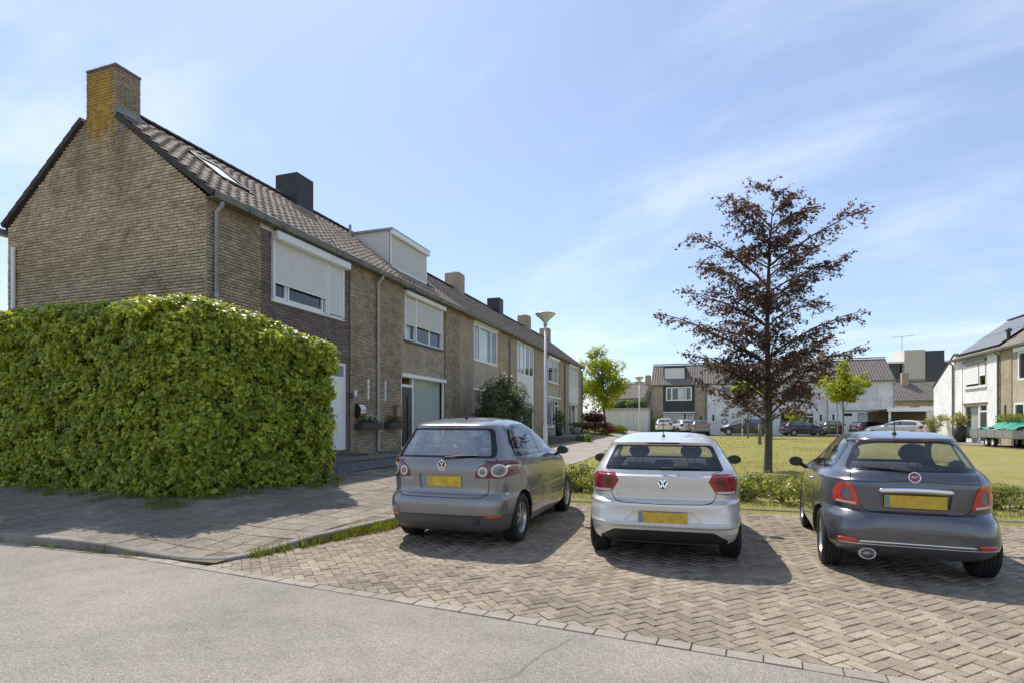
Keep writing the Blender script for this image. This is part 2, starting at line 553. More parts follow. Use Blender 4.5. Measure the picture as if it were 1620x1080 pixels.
plain('dark_window', (0.02, 0.022, 0.026), 0.08, var=0.0)


def lens(name, col, rough=0.08, glow=0.0):
    def fn(nt, b):
        p = POS(nt)
        w = N(nt, 'TexWave', {'Vector': p, 'Scale': 55.0, 'Distortion': 0.0})
        c = mix(nt, 1.0, col, ramp(nt, O(w, 1), [(0.2, 0.8), (0.8, 1.15)]), 'MULTIPLY')
        setin(nt, b, Base_Color=c, Roughness=rough, Coat_Weight=1.0, Coat_Roughness=0.03)
    MAKERS[name] = fn


lens('lens_red', (0.30, 0.008, 0.012))
lens('lens_dark_red', (0.11, 0.006, 0.012))
lens('lens_bright_red', (0.62, 0.045, 0.025))
lens('lens_clear', (0.62, 0.60, 0.56))
lens('lens_grey', (0.17, 0.17, 0.18))
lens('lens_orange', (0.55, 0.12, 0.03))


def paint(name, col, metal=0.55, rough=0.33):
    def fn(nt, b):
        p = POS(nt)
        fl = noise(nt, p, 900.0, 2, 0.5)
        c = mix(nt, 1.0, col, ramp(nt, fl, [(0.3, 0.93), (0.7, 1.07)]), 'MULTIPLY')
        dust = noise(nt, p, 5.0, 5, 0.7)
        s = N(nt, 'SeparateXYZ', {0: p})
        low = ramp(nt, math_(nt, 'ADD', math_(nt, 'MULTIPLY', O(s, 2), 1.0), math_(nt, 'MULTIPLY', dust, 0.5)), [(0.35, 1.0), (0.75, 0.12)])
        c = mix(nt, math_(nt, 'MULTIPLY', low, 0.16), c, (0.20, 0.175, 0.145))
        g = N(nt, 'NewGeometry')
        c = mix(nt, O(g, 6), c, (0.035, 0.035, 0.037))
        setin(nt, b, Base_Color=c, Metallic=math_(nt, 'MULTIPLY', math_(nt, 'SUBTRACT', 1.0, O(g, 6)), metal), Roughness=math_(nt, 'ADD', math_(nt, 'MULTIPLY', low, 0.12), rough), Coat_Weight=1.0, Coat_Roughness=0.025)
    MAKERS[name] = fn


paint('paint_grey', (0.235, 0.228, 0.230), 0.55, 0.26)
paint('paint_silver', (0.70, 0.68, 0.645), 0.4, 0.32)
paint('paint_slate', (0.100, 0.104, 0.118), 0.5, 0.24)
paint('paint_white', (0.72, 0.72, 0.71), 0.0, 0.4)
paint('paint_navy', (0.028, 0.035, 0.085), 0.4, 0.3)
paint('paint_dark', (0.045, 0.046, 0.05), 0.4, 0.3)
paint('paint_mid', (0.22, 0.225, 0.235), 0.5, 0.3)


def glassy(name, tint, base_refl=0.06, rough=0.01):
    def fn(nt, b):
        nt.nodes.remove(b)
        out = nt.nodes['Material Output']
        tr = N(nt, 'BsdfTransparent', {'Color': (*tint, 1)})
        gl = N(nt, 'BsdfGlossy', {'Color': (1, 1, 1, 1), 'Roughness': rough})
        lw = N(nt, 'LayerWeight', {'Blend': 0.5})
        fac = math_(nt, 'ADD', math_(nt, 'MULTIPLY', math_(nt, 'POWER', O(lw, 1), 5.0), 0.85), base_refl + 0.06, True)
        ms = N(nt, 'MixShader', {0: fac, 1: O(tr), 2: O(gl)})
        nt.links.new(O(ms), out.inputs['Surface'])
    MAKERS[name] = fn


glassy('car_glass', (0.88, 0.91, 0.89), 0.03)
glassy('car_glass_bright', (0.80, 0.84, 0.82), 0.24)
glassy('car_glass_dark', (0.30, 0.33, 0.33), 0.16)
glassy('house_glass', (0.86, 0.88, 0.87), 0.04)


def leafmat(name, cols, trans=0.45, rough=0.45, spec=0.4, tcol=None):
    def fn(nt, b):
        out = nt.nodes['Material Output']
        t = rnd(nt)
        k = len(cols) - 1
        c = ramp(nt, t, [(i / k, cc) for i, cc in enumerate(cols)])
        nz = noise(nt, POS(nt), 1.7, 4, 0.6)
        c = mix(nt, 1.0, c, ramp(nt, nz, [(0.3, 0.78), (0.7, 1.22)]), 'MULTIPLY')
        setin(nt, b, Base_Color=c, Roughness=rough)
        b.inputs['Specular IOR Level'].default_value = spec
        tc = mix(nt, 1.0, c, tcol or (1.7, 1.5, 0.55), 'MULTIPLY')
        tl = N(nt, 'BsdfTranslucent', {'Color': tc})
        ms = N(nt, 'MixShader', {0: trans, 1: O(b), 2: O(tl)})
        nt.links.new(O(ms), out.inputs['Surface'])
    MAKERS[name] = fn


leafmat('ivy_leaf', [(0.10, 0.15, 0.016), (0.24, 0.30, 0.026), (0.34, 0.40, 0.038), (0.42, 0.47, 0.055), (0.15, 0.21, 0.02), (0.54, 0.55, 0.09)], 0.40, 0.42, 0.42)
leafmat('copper_leaf', [(0.085, 0.052, 0.050), (0.125, 0.075, 0.066), (0.165, 0.098, 0.082), (0.10, 0.068, 0.058), (0.14, 0.105, 0.065)], 0.35, 0.45, 0.45, (1.25, 0.85, 0.7))
leafmat('maple_red', [(0.06, 0.010, 0.014), (0.095, 0.016, 0.016), (0.13, 0.028, 0.02), (0.16, 0.055, 0.02)], 0.35, 0.6, 0.2, (1.5, 0.7, 0.5))
leafmat('bright_leaf', [(0.20, 0.27, 0.018), (0.29, 0.35, 0.024), (0.38, 0.42, 0.032), (0.24, 0.30, 0.02)], 0.5)
leafmat('mid_leaf', [(0.045, 0.085, 0.016), (0.07, 0.115, 0.022), (0.10, 0.15, 0.03), (0.055, 0.09, 0.02)], 0.4)
leafmat('shrub_leaf', [(0.042, 0.068, 0.022), (0.062, 0.09, 0.03), (0.09, 0.12, 0.045), (0.13, 0.16, 0.065)], 0.3, 0.35, 0.5)
leafmat('low_shrub_leaf', [(0.10, 0.14, 0.025), (0.16, 0.20, 0.036), (0.22, 0.25, 0.055), (0.26, 0.25, 0.065)], 0.4)
leafmat('purple_leaf', [(0.05, 0.02, 0.022), (0.08, 0.032, 0.028), (0.11, 0.05, 0.035)], 0.35, 0.5, 0.3, (1.4, 0.8, 0.6))
leafmat('grass_blade', [(0.085, 0.13, 0.018), (0.14, 0.17, 0.03), (0.20, 0.20, 0.055), (0.11, 0.15, 0.02)], 0.4)
leafmat('dry_grass', [(0.32, 0.28, 0.11), (0.27, 0.26, 0.075), (0.21, 0.23, 0.045), (0.37, 0.31, 0.16)], 0.35)


def smooth01(a, b, t):
    t = np.clip((np.asarray(t, dtype=float) - a) / (b - a), 0, 1)
    return t * t * (3 - 2 * t)


def gz(x, y):
    """height of the soil: flat by the road, rising a little towards the left row"""
    x = np.asarray(x, dtype=float); y = np.asarray(y, dtype=float)
    base = 0.10 * smooth01(8.8, 10.2, y) + 0.05 * smooth01(12, 40, y)
    left = 0.42 * smooth01(5.6, 0.4, x) * smooth01(4.3, 8.5, y)
    end = 0.22 * smooth01(30, 58, y) * smooth01(12, 4, x)
    return base + left + end


def gzf(x, y):
    return float(gz(x, y))
# ---------------------------------------------------------------- ground, road, parking bay, pavement
_A = R(18.807)


def px(x, y, z):
    dx, dy = x - CAM_X, y
    d = -dx * math.sin(_A) + dy * math.cos(_A)
    if d < 0.3: return None
    return (810 + F_PX * (dx * math.cos(_A) + dy * math.sin(_A)) / d, HORIZON - F_PX * (z - CAM_Z) / d, d)


def in_frame(x, y, z, m=0):
    p = px(x, y, z)
    return p is not None and -m < p[0] < 1620 + m and -m < p[1] < 1080 + m


def road_edge(x):
    return 4.30 if x < 3.7 else 4.30 - 0.105 * (x - 3.7)


def bay_left(y):
    pts = [(4.3, 4.75), (4.72, 4.9), (5.6, 5.15), (6.9, 5.40), (9.75, 5.46), (30, 5.46)]
    return float(np.interp(y, [p[0] for p in pts], [p[1] for p in pts]))


def walk_z(x, y):
    d = math.hypot(x - 4.45, (y - 4.5) * 1.1)
    c = 0.025 + 0.08 * float(smooth01(0.25, 1.6, d))
    L = 0.42 * float(smooth01(5.6, 0.4, x)) * float(smooth01(4.3, 8.5, y))
    return max(c + L, gzf(x, y) + 0.012)


def grid_coords(segs):
    out = []
    for a, b, n in segs:
        out += list(np.linspace(a, b, n, endpoint=False))
    out.append(segs[-1][1])
    return np.array(out)


gx = grid_coords([(-900, -60, 6), (-60, -8, 14), (-8, 14, 60), (14, 60, 30), (60, 900, 6)])
gy = grid_coords([(-900, -40, 5), (-40, 3, 10), (3, 14, 34), (14, 70, 60), (70, 1500, 8)])
GX, GY = np.meshgrid(gx, gy)
GZ = gz(GX, GY)
GZ = np.where((GY < 9.7), np.where(GX > 1.9, -0.10, np.where(GY < 7.0, -0.06, GZ)), GZ)
nx_, ny_ = len(gx), len(gy)
idx = np.arange(nx_ * ny_).reshape(ny_, nx_)
quads = np.stack([idx[:-1, :-1], idx[:-1, 1:], idx[1:, 1:], idx[1:, :-1]], -1).reshape(-1, 4)
ground = link('ground', np_mesh('ground', np.stack([GX, GY, GZ], -1).reshape(-1, 3), quads, 'lawn', smooth=True))
tag(ground, kind='structure')

mb = MB()
xs = [-90] + list(np.linspace(-9, 20, 60)) + [90]
for a, b in zip(xs[:-1], xs[1:]):
    ea, eb = road_edge(max(-9, min(20, a))), road_edge(max(-9, min(20, b)))
    mb.quad((a, -70, -0.002), (b, -70, -0.002), (b, eb, -0.002), (a, ea, -0.002))
road = mb.build('road', 'asphalt'); tag(road, kind='structure')
# filled expansion seam across the carriageway and a few tar patches
mb = MB()
for pts in ([(-3.0, 2.15), (0.2, 2.62), (2.1, 2.95), (3.1, 3.3)], [(1.5, 1.5), (3.4, 1.95), (4.8, 2.4)]):
    for (x0, y0), (x1, y1) in zip(pts[:-1], pts[1:]):
        d = Vector((x1 - x0, y1 - y0, 0)); n = Vector((-d.y, d.x, 0)).normalized() * 0.006
        a, b = Vector((x0, y0, 0.0015)), Vector((x1, y1, 0.0015))
        mb.quad(a - n, b - n, b + n, a + n)
rs_ = mb.build('tar_seam', 'groove', road)

# parking bay bed
mb = MB()
ys = list(np.linspace(4.25, 9.8, 24))
for a, b in zip(ys[:-1], ys[1:]):
    mb.quad((bay_left(a), a, -0.009), (22, a, -0.009), (22, b, -0.009), (bay_left(b), b, -0.009))
mb.add([(4.6, 4.3, -0.009), (22, 2.2, -0.009), (22, 4.25, -0.009), (4.6, 4.25, -0.009)], [(0, 1, 2, 3)])
bay = mb.build('parking_bay', 'joint_sand'); tag(bay, kind='structure')


def clip_poly(poly, f):
    """keep f(x,y) >= 0"""
    out = []
    n = len(poly)
    for i in range(n):
        p, q = poly[i], poly[(i + 1) % n]
        fp, fq = f(*p), f(*q)
        if fp >= 0: out.append(p)
        if (fp >= 0) != (fq >= 0):
            t = fp / (fp - fq)
            out.append((p[0] + (q[0] - p[0]) * t, p[1] + (q[1] - p[1]) * t))
    return out


def block_template(L, W, h, bev):
    a, b = L / 2, W / 2
    v = [(-a, -b, -h), (a, -b, -h), (a, b, -h), (-a, b, -h),
         (-a, -b, -bev), (a, -b, -bev), (a, b, -bev), (-a, b, -bev),
         (-a + bev, -b + bev, 0), (a - bev, -b + bev, 0), (a - bev, b - bev, 0), (-a + bev, b - bev, 0)]
    f = [(8, 9, 10, 11)] + [(i, (i + 1) % 4, 4 + (i + 1) % 4, 4 + i) for i in range(4)] + [(4 + i, 4 + (i + 1) % 4, 8 + (i + 1) % 4, 8 + i) for i in range(4)]
    return np.array(v, float), np.array(f)


def template_mesh(name, T, mat):
    me = bpy.data.meshes.new(name)
    me.from_pydata([tuple(v) for v in T[0]], [], [tuple(f) for f in T[1]])
    me.materials.append(M(mat))
    return me


def stuff_from(name, T, places, mat, parent, rot3=None):
    """places: (x,y,z,rz,tx,ty) ; one joined mesh with a tint per piece"""
    V, Fc = T
    n = len(places)
    if n == 0: return None
    P = np.array(places, float)
    c, s = np.cos(P[:, 3])[:, None], np.sin(P[:, 3])[:, None]
    X = V[None, :, 0] * c - V[None, :, 1] * s
    Y = V[None, :, 0] * s + V[None, :, 1] * c
    Z = V[None, :, 2] + V[None, :, 0] * P[:, 4:5] + V[None, :, 1] * P[:, 5:6]
    A = np.stack([X + P[:, 0:1], Y + P[:, 1:2], Z + P[:, 2:3]], -1).reshape(-1, 3)
    FF = (Fc[None] + (np.arange(n) * len(V))[:, None, None]).reshape(-1, Fc.shape[1])
    tint = np.repeat(np.random.rand(n), len(V))
    o = link(name, np_mesh(name, A, FF, mat, {'tint': tint}), parent)
    tag(o, kind='stuff')
    return o


rg = random.Random(3)
W_ = 0.088
pav_T = block_template(2 * W_ - 0.006, W_ - 0.006, 0.03, 0.004)
places, cut = [], MB()
cut_t = []
for i in range(-80, 160):
    for j in range(-120, 160):
        k = (i - j) % 4
        if k not in (0, 3): continue
        if k == 0: cu, cv, rz = (i + 1.0) * W_, (j + 0.5) * W_, PI / 4
        else: cu, cv, rz = (i + 0.5) * W_, (j + 1.0) * W_, 3 * PI / 4
        x = 9 + (cu - cv) / math.sqrt(2); y = 5 + (cu + cv) / math.sqrt(2)
        if not (4.4 < x < 15.5 and 2.9 < y < 9.85): continue
        e = y - road_edge(x) - 0.13; l = x - bay_left(y) - 0.01; t = 9.70 - y
        if min(e, l, t) < -0.12: continue
        if not in_frame(x, y, 0, 60): continue
        if min(e, l, t) > 0.12:
            places.append((x, y, rg.uniform(-0.004, 0.0025), rz + rg.uniform(-0.03, 0.03), rg.uniform(-.022, .022), rg.uniform(-.03, .03)))
        else:
            a, b = pav_T[0][8][0] - 0.003, pav_T[0][8][1] - 0.003
            a, b = abs(a), abs(b)
            poly = [(x + p * math.cos(rz) - q * math.sin(rz), y + p * math.sin(rz) + q * math.cos(rz)) for p, q in ((-a, -b), (a, -b), (a, b), (-a, b))]
            poly = clip_poly(poly, lambda X, Y: Y - road_edge(X) - 0.13)
            if len(poly) > 2: poly = clip_poly(poly, lambda X, Y: X - bay_left(Y) - 0.01)
            if len(poly) > 2: poly = clip_poly(poly, lambda X, Y: 9.70 - Y)
            if len(poly) > 2:
                n0 = len(cut.v)
                cut.prism(poly, lambda p, q, t: (p, q, t), -0.03, rg.uniform(-.003, .002))
                cut_t += [rg.random()] * (len(cut.v) - n0)
places.sort(key=lambda p: -abs(1.0 / px(p[0], p[1], 0)[2] ** 2) if in_frame(p[0], p[1], 0, -15) else 0)
pm = template_mesh('paver', pav_T, 'paver')
for p in places[:300]:
    o = link('paver', pm, bay, p[:3]); o.rotation_euler = (p[5], -p[4], p[3])
stuff_from('paver_field', pav_T, places[300:], 'paver', bay)
me = cut.mesh('cut_pavers', 'paver')
at = me.attributes.new('tint', 'FLOAT', 'POINT'); at.data.foreach_set('value', cut_t)
tag(link('cut_pavers', me, bay), kind='stuff')

# flat gutter course between carriageway and bay
gut_T = block_template(0.205, 0.112, 0.04, 0.003)
gm = template_mesh('gutter_stone', gut_T, 'gutter_stone')
x = -9.0
while x < 15:
    x1 = x + 0.212
    xm = (x + x1) / 2
    ya = road_edge(xm) + 0.064
    a = math.atan2(road_edge(xm + .1) - road_edge(xm - .1), .2)
    o = link('gutter_stone', gm, road, (xm, ya, 0.003 + rg.uniform(-.003, .003)), (0, 0, a + rg.uniform(-.01, .01)))
    x = x1

# pavement (sidewalk) with 30 cm slabs, rising path along the row
mb = MB()
for a, b in zip(np.arange(-12, 5.4, 0.35), np.arange(-12, 5.4, 0.35) + 0.35):
    for c, d in zip(np.arange(4.38, 7.3, 0.35), np.arange(4.38, 7.3, 0.35) + 0.35):
        m_ = 0.5 * (c + d)
        if a > bay_left(m_) - 0.1: continue
        b2 = min(b, bay_left(m_) - 0.02)
        mb.quad(*[(X, Y, walk_z(X, Y) - 0.011) for X, Y in ((a, c), (b2, c), (b2, d), (a, d))])


def path_l(y): return float(np.interp(y, [7.2, 9.0, 9.6, 12, 24, 58], [1.95, 2.30, 2.38, 2.5, 3.0, 2.3]))
def path_r(y): return float(np.interp(y, [7.2, 9.7, 12, 20, 40, 58], [5.40, 5.46, 5.5, 5.6, 4.5, 4.2]))


yy = [7.38] + list(np.arange(7.7, 14, 0.5)) + list(np.arange(14, 59, 1.5))
for c, d in zip(yy[:-1], yy[1:]):
    for k in range(4):
        q = []
        for Y, t in ((c, k / 4), (c, (k + 1) / 4), (d, (k + 1) / 4), (d, k / 4)):
            X = path_l(Y) + (path_r(Y) - path_l(Y)) * t
            q.append((X, Y, walk_z(X, Y) - (0.011 if Y < 14 else -0.004)))
        mb.quad(*q, mat=0 if d <= 14.01 else 1)
pave = mb.build('pavement', ['joint_sand', 'path_stone']); tag(pave, kind='structure')
slab_T = block_template(0.294, 0.294, 0.03, 0.004)
sp = []
for i in range(-30, 20):
    for j in range(0, 34):
        x, y = 0.3 * i + 0.1, 4.62 + 0.3 * j
        if y < 7.25:
            if x > bay_left(y) - 0.18 or x < -6 or math.hypot(x - 4.9, y - 4.4) < 0.42: continue
        else:
            if x < path_l(y) + .05 or x > path_r(y) - .16: continue
        if not in_frame(x, y, .1, 40): continue
        e = 0.1
        sx = (walk_z(x + e, y) - walk_z(x - e, y)) / (2 * e); sy = (walk_z(x, y + e) - walk_z(x, y - e)) / (2 * e)
        sp.append((x, y, walk_z(x, y) + rg.uniform(-.004, .003), rg.uniform(-.008, .008), sx + rg.uniform(-.012, .012), sy + rg.uniform(-.012, .012)))
sp.sort(key=lambda p: px(p[0], p[1], 0)[2])
sm_ = template_mesh('paving_slab', slab_T, 'slab')
for p in sp[:300]:
    o = link('paving_slab', sm_, pave, p[:3]); o.rotation_euler = (p[5], -p[4], p[3])
stuff_from('paving_slabs_beyond', slab_T, sp[300:], 'slab', pave)

# kerb stones
def kerb(line, parent, w=0.11, step=0.95, top=None, drop=0.12):
    pts = [Vector((a, b, 0)) for a, b in line]
    acc = []
    for p, q in zip(pts[:-1], pts[1:]):
        n = max(1, round((q - p).length / step))
        for k in range(n):
            acc.append((p + (q - p) * (k / n), p + (q - p) * ((k + 1) / n)))
    for p, q in acc:
        d = (q - p); L = d.length; d.normalize(); n = Vector((-d.y, d.x, 0))
        if not (in_frame(p.x, p.y, 0, 200) or in_frame(q.x, q.y, 0, 200)): continue
        za, zb = top(p.x, p.y), top(q.x, q.y)
        j = rg.uniform(-.004, .004)
        g = 0.004
        prof = [(0, -drop), (0, -0.012), (0.012, 0), (w, 0), (w, -drop)]
        mbk = MB()
        v = []
        for s_, zt in ((g, za), (L - g, zb)):
            for off, dz in prof:
                c = p + d * s_ + n * (off)
                v.append((c.x, c.y, zt + dz + j))
        m = len(prof)
        mbk.add(v, [(i, i + m, i + 1 + m, i + 1) for i in range(m - 1)] + [tuple(range(m)), tuple(range(2 * m - 1, m - 1, -1))])
        mbk.build('kerb_stone', 'kerbstone', parent)


kerb([(-12, 4.375), (3.2, 4.375), (3.7, 4.385), (4.15, 4.39), (4.55, 4.43), (4.80, 4.52), (4.92, 4.75), (5.15, 5.6), (5.40, 6.9), (5.46, 9.75)], pave, top=lambda x, y: walk_z(x, y) + 0.004)
kerb([(5.46, 9.72), (18, 9.72)], bay, w=0.10, top=lambda x, y: 0.055)
mb = MB()
mb.quad((5.5, 9.8, 0.035), (24, 9.8, 0.035), (24, 11.9, 0.135), (5.5, 11.9, 0.135))
o = mb.build('planting_bed', 'soil'); tag(o, kind='structure')

# front gardens of the left row: gravel and soil, and a street before the far row
mb = MB()
def gpatch(mb, x0, x1, y0, y1, up, n=8, m=8, mat=0):
    for a in range(n):
        for b in range(m):
            X0, X1 = x0 + (x1 - x0) * a / n, x0 + (x1 - x0) * (a + 1) / n
            Y0, Y1 = y0 + (y1 - y0) * b / m, y0 + (y1 - y0) * (b + 1) / m
            mb.quad(*[(X, Y, gzf(X, Y) + up) for X, Y in ((X0, Y0), (X1, Y0), (X1, Y1), (X0, Y1))], mat=mat)
gpatch(mb, 0.0, 2.42, 8.8, 14.9, 0.03)
tag(mb.build('gravel_bed', 'gravel'), kind='structure')
mb = MB()
gpatch(mb, 0.9, 1.5, 10.6, 14.4, 0.045, 3, 8)
gpatch(mb, 0.0, 2.3, 15.0, 17.6, 0.03, 6, 6)
tag(mb.build('garden_path', 'slab'), kind='structure')
mb = MB()
gpatch(mb, 0.0, 2.6, 17.7, 33.0, 0.02, 6, 12)
tag(mb.build('garden_soil', 'soil'), kind='structure')
mb = MB()
mb.box(0.02, 2.1, 33.5, 38.2, 0.3, 0.62)
mb.box(2.12, 2.75, 33.8, 37.0, 0.2, 0.48)
mb.box(0.02, 1.2, 38.25, 44.0, 0.3, 0.60)
tag(mb.build('terrace', 'terrace_stone'), kind='structure')
mb = MB()
mb.quad((5.2, 58.2, .20), (60, 58.2, .17), (60, 63.3, .17), (5.2, 63.3, .20), 0)
mb.quad((21.6, 9.0, .02), (25.4, 9.0, .02), (25.4, 58.2, .175), (21.6, 58.2, .175), 0)
mb.quad((2.0, 58.2, .45), (5.2, 58.2, .20), (5.2, 63.3, .20), (2.0, 63.3, .45), 0)
mb.quad((24.2, 9.0, .10), (26.1, 9.0, .10), (26.1, 48, .20), (24.2, 48, .20), 1)
far_road = mb.build('far_street', ['path_stone', 'slab']); tag(far_road, kind='structure')
kerb([(5.2, 58.0), (34, 58.0)], far_road, step=4, top=lambda x, y: 0.27)
# ---------------------------------------------------------------- houses (local: x along the front, y into the house, z up)
HW, HD, HE = 6.24, 6.17, 5.53
PITCH = math.atan(2.50 / 3.285)
RIDGE_Z = HE + 2.49


def wall_cells(u0, u1, z0, z1, holes):
    us = sorted({u0, u1} | {min(max(h[i], u0), u1) for h in holes for i in (0, 1)})
    zs = sorted({z0, z1} | {min(max(h[i], z0), z1) for h in holes for i in (2, 3)})
    for a, b in zip(us[:-1], us[1:]):
        for c, d in zip(zs[:-1], zs[1:]):
            um, zm = (a + b) / 2, (c + d) / 2
            if any(h[0] < um < h[1] and h[2] < zm < h[3] for h in holes): continue
            yield a, b, c, d


def frame(parent, u0, u1, z0, z1, y=0.05, fw=0.07, mull=(), bars=(), mat='white_pvc', glass='house_glass', name='window', dep=0.07, room=True, skip=()):
    """window: frame mesh; each bay a pane. bars: (ua, ub, z)"""
    m = MB()
    m.box(u0, u1, y, y + dep, z0, z0 + fw); m.box(u0, u1, y, y + dep, z1 - fw, z1)
    m.box(u0, u0 + fw, y + .001, y + dep - .001, z0 + fw, z1 - fw); m.box(u1 - fw, u1, y + .001, y + dep - .001, z0 + fw, z1 - fw)
    for u in mull:
        m.box(u - fw * .55, u + fw * .55, y + .002, y + dep - .002, z0 + fw, z1 - fw)
    for ua, ub, z in bars:
        m.box(ua, ub, y + .003, y + dep - .003, z - fw * .5, z + fw * .5)
    w = m.build(name, mat, parent)
    us = [u0 + fw] + sorted(mull) + [u1 - fw]
    for i, (a, b) in enumerate(zip(us[:-1], us[1:])):
        if i in skip: continue
        p = MB()
        p.quad((a - .01, y + .035, z0 + .02), (b + .01, y + .035, z0 + .02), (b + .01, y + .035, z1 - .02), (a - .01, y + .035, z1 - .02))
        p.build('pane', glass, w)
    if room:
        r = MB()
        r.box(u0 - .2, u1 + .2, y + .9, y + .92, z0 - .3, z1 + .1)
        r.build('room_wall', 'interior', w)
    return w


def slats(parent, u0, u1, z0, z1, y, name='shutter', mat='shutter_white', pitch=0.045):
    m = MB()
    n = int((z1 - z0) / pitch)
    for i in range(n):
        a = z0 + i * pitch
        m.quad((u0, y, a), (u1, y, a), (u1, y - .009, a + pitch * .5), (u0, y - .009, a + pitch * .5))
        m.quad((u0, y - .009, a + pitch * .5), (u1, y - .009, a + pitch * .5), (u1, y, a + pitch * .95), (u0, y, a + pitch * .95))
    m.box(u0, u1, y - .012, y + .01, z0 - .03, z0)
    return m.build(name, mat, parent)


def curtain(parent, u0, u1, z0, z1, y, mat='curtain', amp=.03, wl=.13):
    m = MB()
    n = max(4, int((u1 - u0) / wl * 8))
    v = []
    for i in range(n + 1):
        u = u0 + (u1 - u0) * i / n
        yy_ = y + amp * math.sin(2 * PI * (u - u0) / wl) * (0.7 + .3 * math.sin(u * 3.1))
        v += [(u, yy_, z0), (u, yy_, z1)]
    m.add(v, [(2 * i, 2 * i + 2, 2 * i + 3, 2 * i + 1) for i in range(n)], 0, True)
    return m.build('curtain', mat, parent)


def tile_mesh(name, tw=0.26, tl=0.37):
    v, f = [], []
    prof = []
    for i in range(9):
        t = i / 8
        z = 0.010 + 0.029 * (1 + math.cos(2 * PI * (t - 0.15))) * .9
        prof.append((t * (tw + 0.012), z))
    n = len(prof)
    for x, z in prof: v.append((x, 0.0, z + 0.034))
    for x, z in prof: v.append((x, tl, z - 0.004))
    for x, z in prof: v.append((x, 0.0, z - 0.006))
    for i in range(n - 1):
        f.append((i, i + 1, n + i + 1, n + i))
        f.append((2 * n + i, 2 * n + i + 1, i + 1, i))
    me = bpy.data.meshes.new(name)
    me.from_pydata(v, [], f)
    me.materials.append(M('roof_tile'))
    return me, np.array(v), np.array(f)


TILE_ME, TILE_V, TILE_F = tile_mesh('roof_tile')
TW, TR_ = 0.26, 0.325
SLOPE_N = Vector((0, -math.sin(PITCH), math.cos(PITCH)))
SLOPE_D = Vector((0, math.cos(PITCH), math.sin(PITCH)))
EAVE = Vector((0, -0.20, HE + 0.01))
SLOPE_L = (RIDGE_Z + 0.03 - EAVE.z) / math.sin(PITCH)


def lay_tiles(roof, width, single, holes=()):
    rows = int(SLOPE_L / TR_) + 1
    cols = int(width / TW)
    pl = []
    tr = random.Random(rows * 31 + int(width * 100) + (1 if single else 0))
    for r in range(rows):
        for c in range(cols):
            s = min(r * TR_, SLOPE_L - 0.36)
            u = c * width / cols
            um, smid = u + TW / 2, s + TR_ / 2
            if any(h[0] < um < h[1] and h[2] < smid < h[3] for h in holes): continue
            p = EAVE + SLOPE_D * s + SLOPE_N * (0.012 + tr.uniform(-.004, .004)) + Vector((u + tr.uniform(-.004, .004), 0, 0))
            pl.append((p, tr.uniform(-.012, .012)))
    if single:
        for p, a in pl:
            link('roof_tile', TILE_ME, roof, p, (PITCH - 0.035, a * .4, a))
    else:
        Rm = np.array(Matrix.Rotation(PITCH - 0.035, 3, 'X'))
        V = TILE_V @ Rm.T
        A = (V[None] + np.array([tuple(p) for p, _ in pl])[:, None, :]).reshape(-1, 3)
        FF = (TILE_F[None] + (np.arange(len(pl)) * len(V))[:, None, None]).reshape(-1, 4)
        o = link('roof_tiles', np_mesh('roof_tiles', A, FF, 'roof_tile', {'tint': np.repeat(np.random.rand(len(pl)), len(V))}), roof)
        tag(o, kind='stuff')


def roof_shell(root, width, mat_front, mat_back='far_tiles', ov=0.0):
    m = MB()
    x0, x1 = -ov, width + ov
    e = EAVE
    rz = RIDGE_Z
    mid = HD / 2
    be = (HD + 0.10, e.z + .07)
    t = 0.09
    m.quad((x0, e.y, e.z), (x1, e.y, e.z), (x1, mid, rz), (x0, mid, rz), 0)
    m.quad((x1, be[0], be[1]), (x0, be[0], be[1]), (x0, mid, rz), (x1, mid, rz), 1)
    m.quad((x0, e.y, e.z - t), (x0, mid, rz - t), (x1, mid, rz - t), (x1, e.y, e.z - t), 2)
    m.quad((x1, be[0], be[1] - t), (x1, mid, rz - t), (x0, mid, rz - t), (x0, be[0], be[1] - t), 2)
    for x in (x0, x1):
        m.add([(x, e.y, e.z), (x, mid, rz), (x, be[0], be[1]), (x, be[0], be[1] - t), (x, mid, rz - t), (x, e.y, e.z - t)], [(0, 1, 4, 5), (1, 2, 3, 4)], 2)
    m.quad((x0, e.y, e.z), (x0, e.y, e.z - t), (x1, e.y, e.z - t), (x1, e.y, e.z), 2)
    return m.build('roof', [mat_front, mat_back, 'verge_dark'], root)


def ridge(roof, width, x0=0.0):
    n = int(round(width / 0.34))
    m = MB()
    k = 7
    for i in range(2):
        pass
    v = []
    for s, rr in ((0, .135), (0.36, .115)):
        for a in range(k):
            t = PI * a / (k - 1)
            v.append((s, rr * math.cos(t), rr * .85 * math.sin(t)))
    m.add(v, [(a, a + 1, k + a + 1, k + a) for a in range(k - 1)] + [tuple(range(k)), tuple(range(k, 2 * k))[::-1]])
    me = m.mesh('ridge_tile', 'verge_dark')
    for i in range(n):
        link('ridge_tile', me, roof, (x0 + i * width / n, HD / 2, RIDGE_Z + 0.075), (0, -0.03, 0))


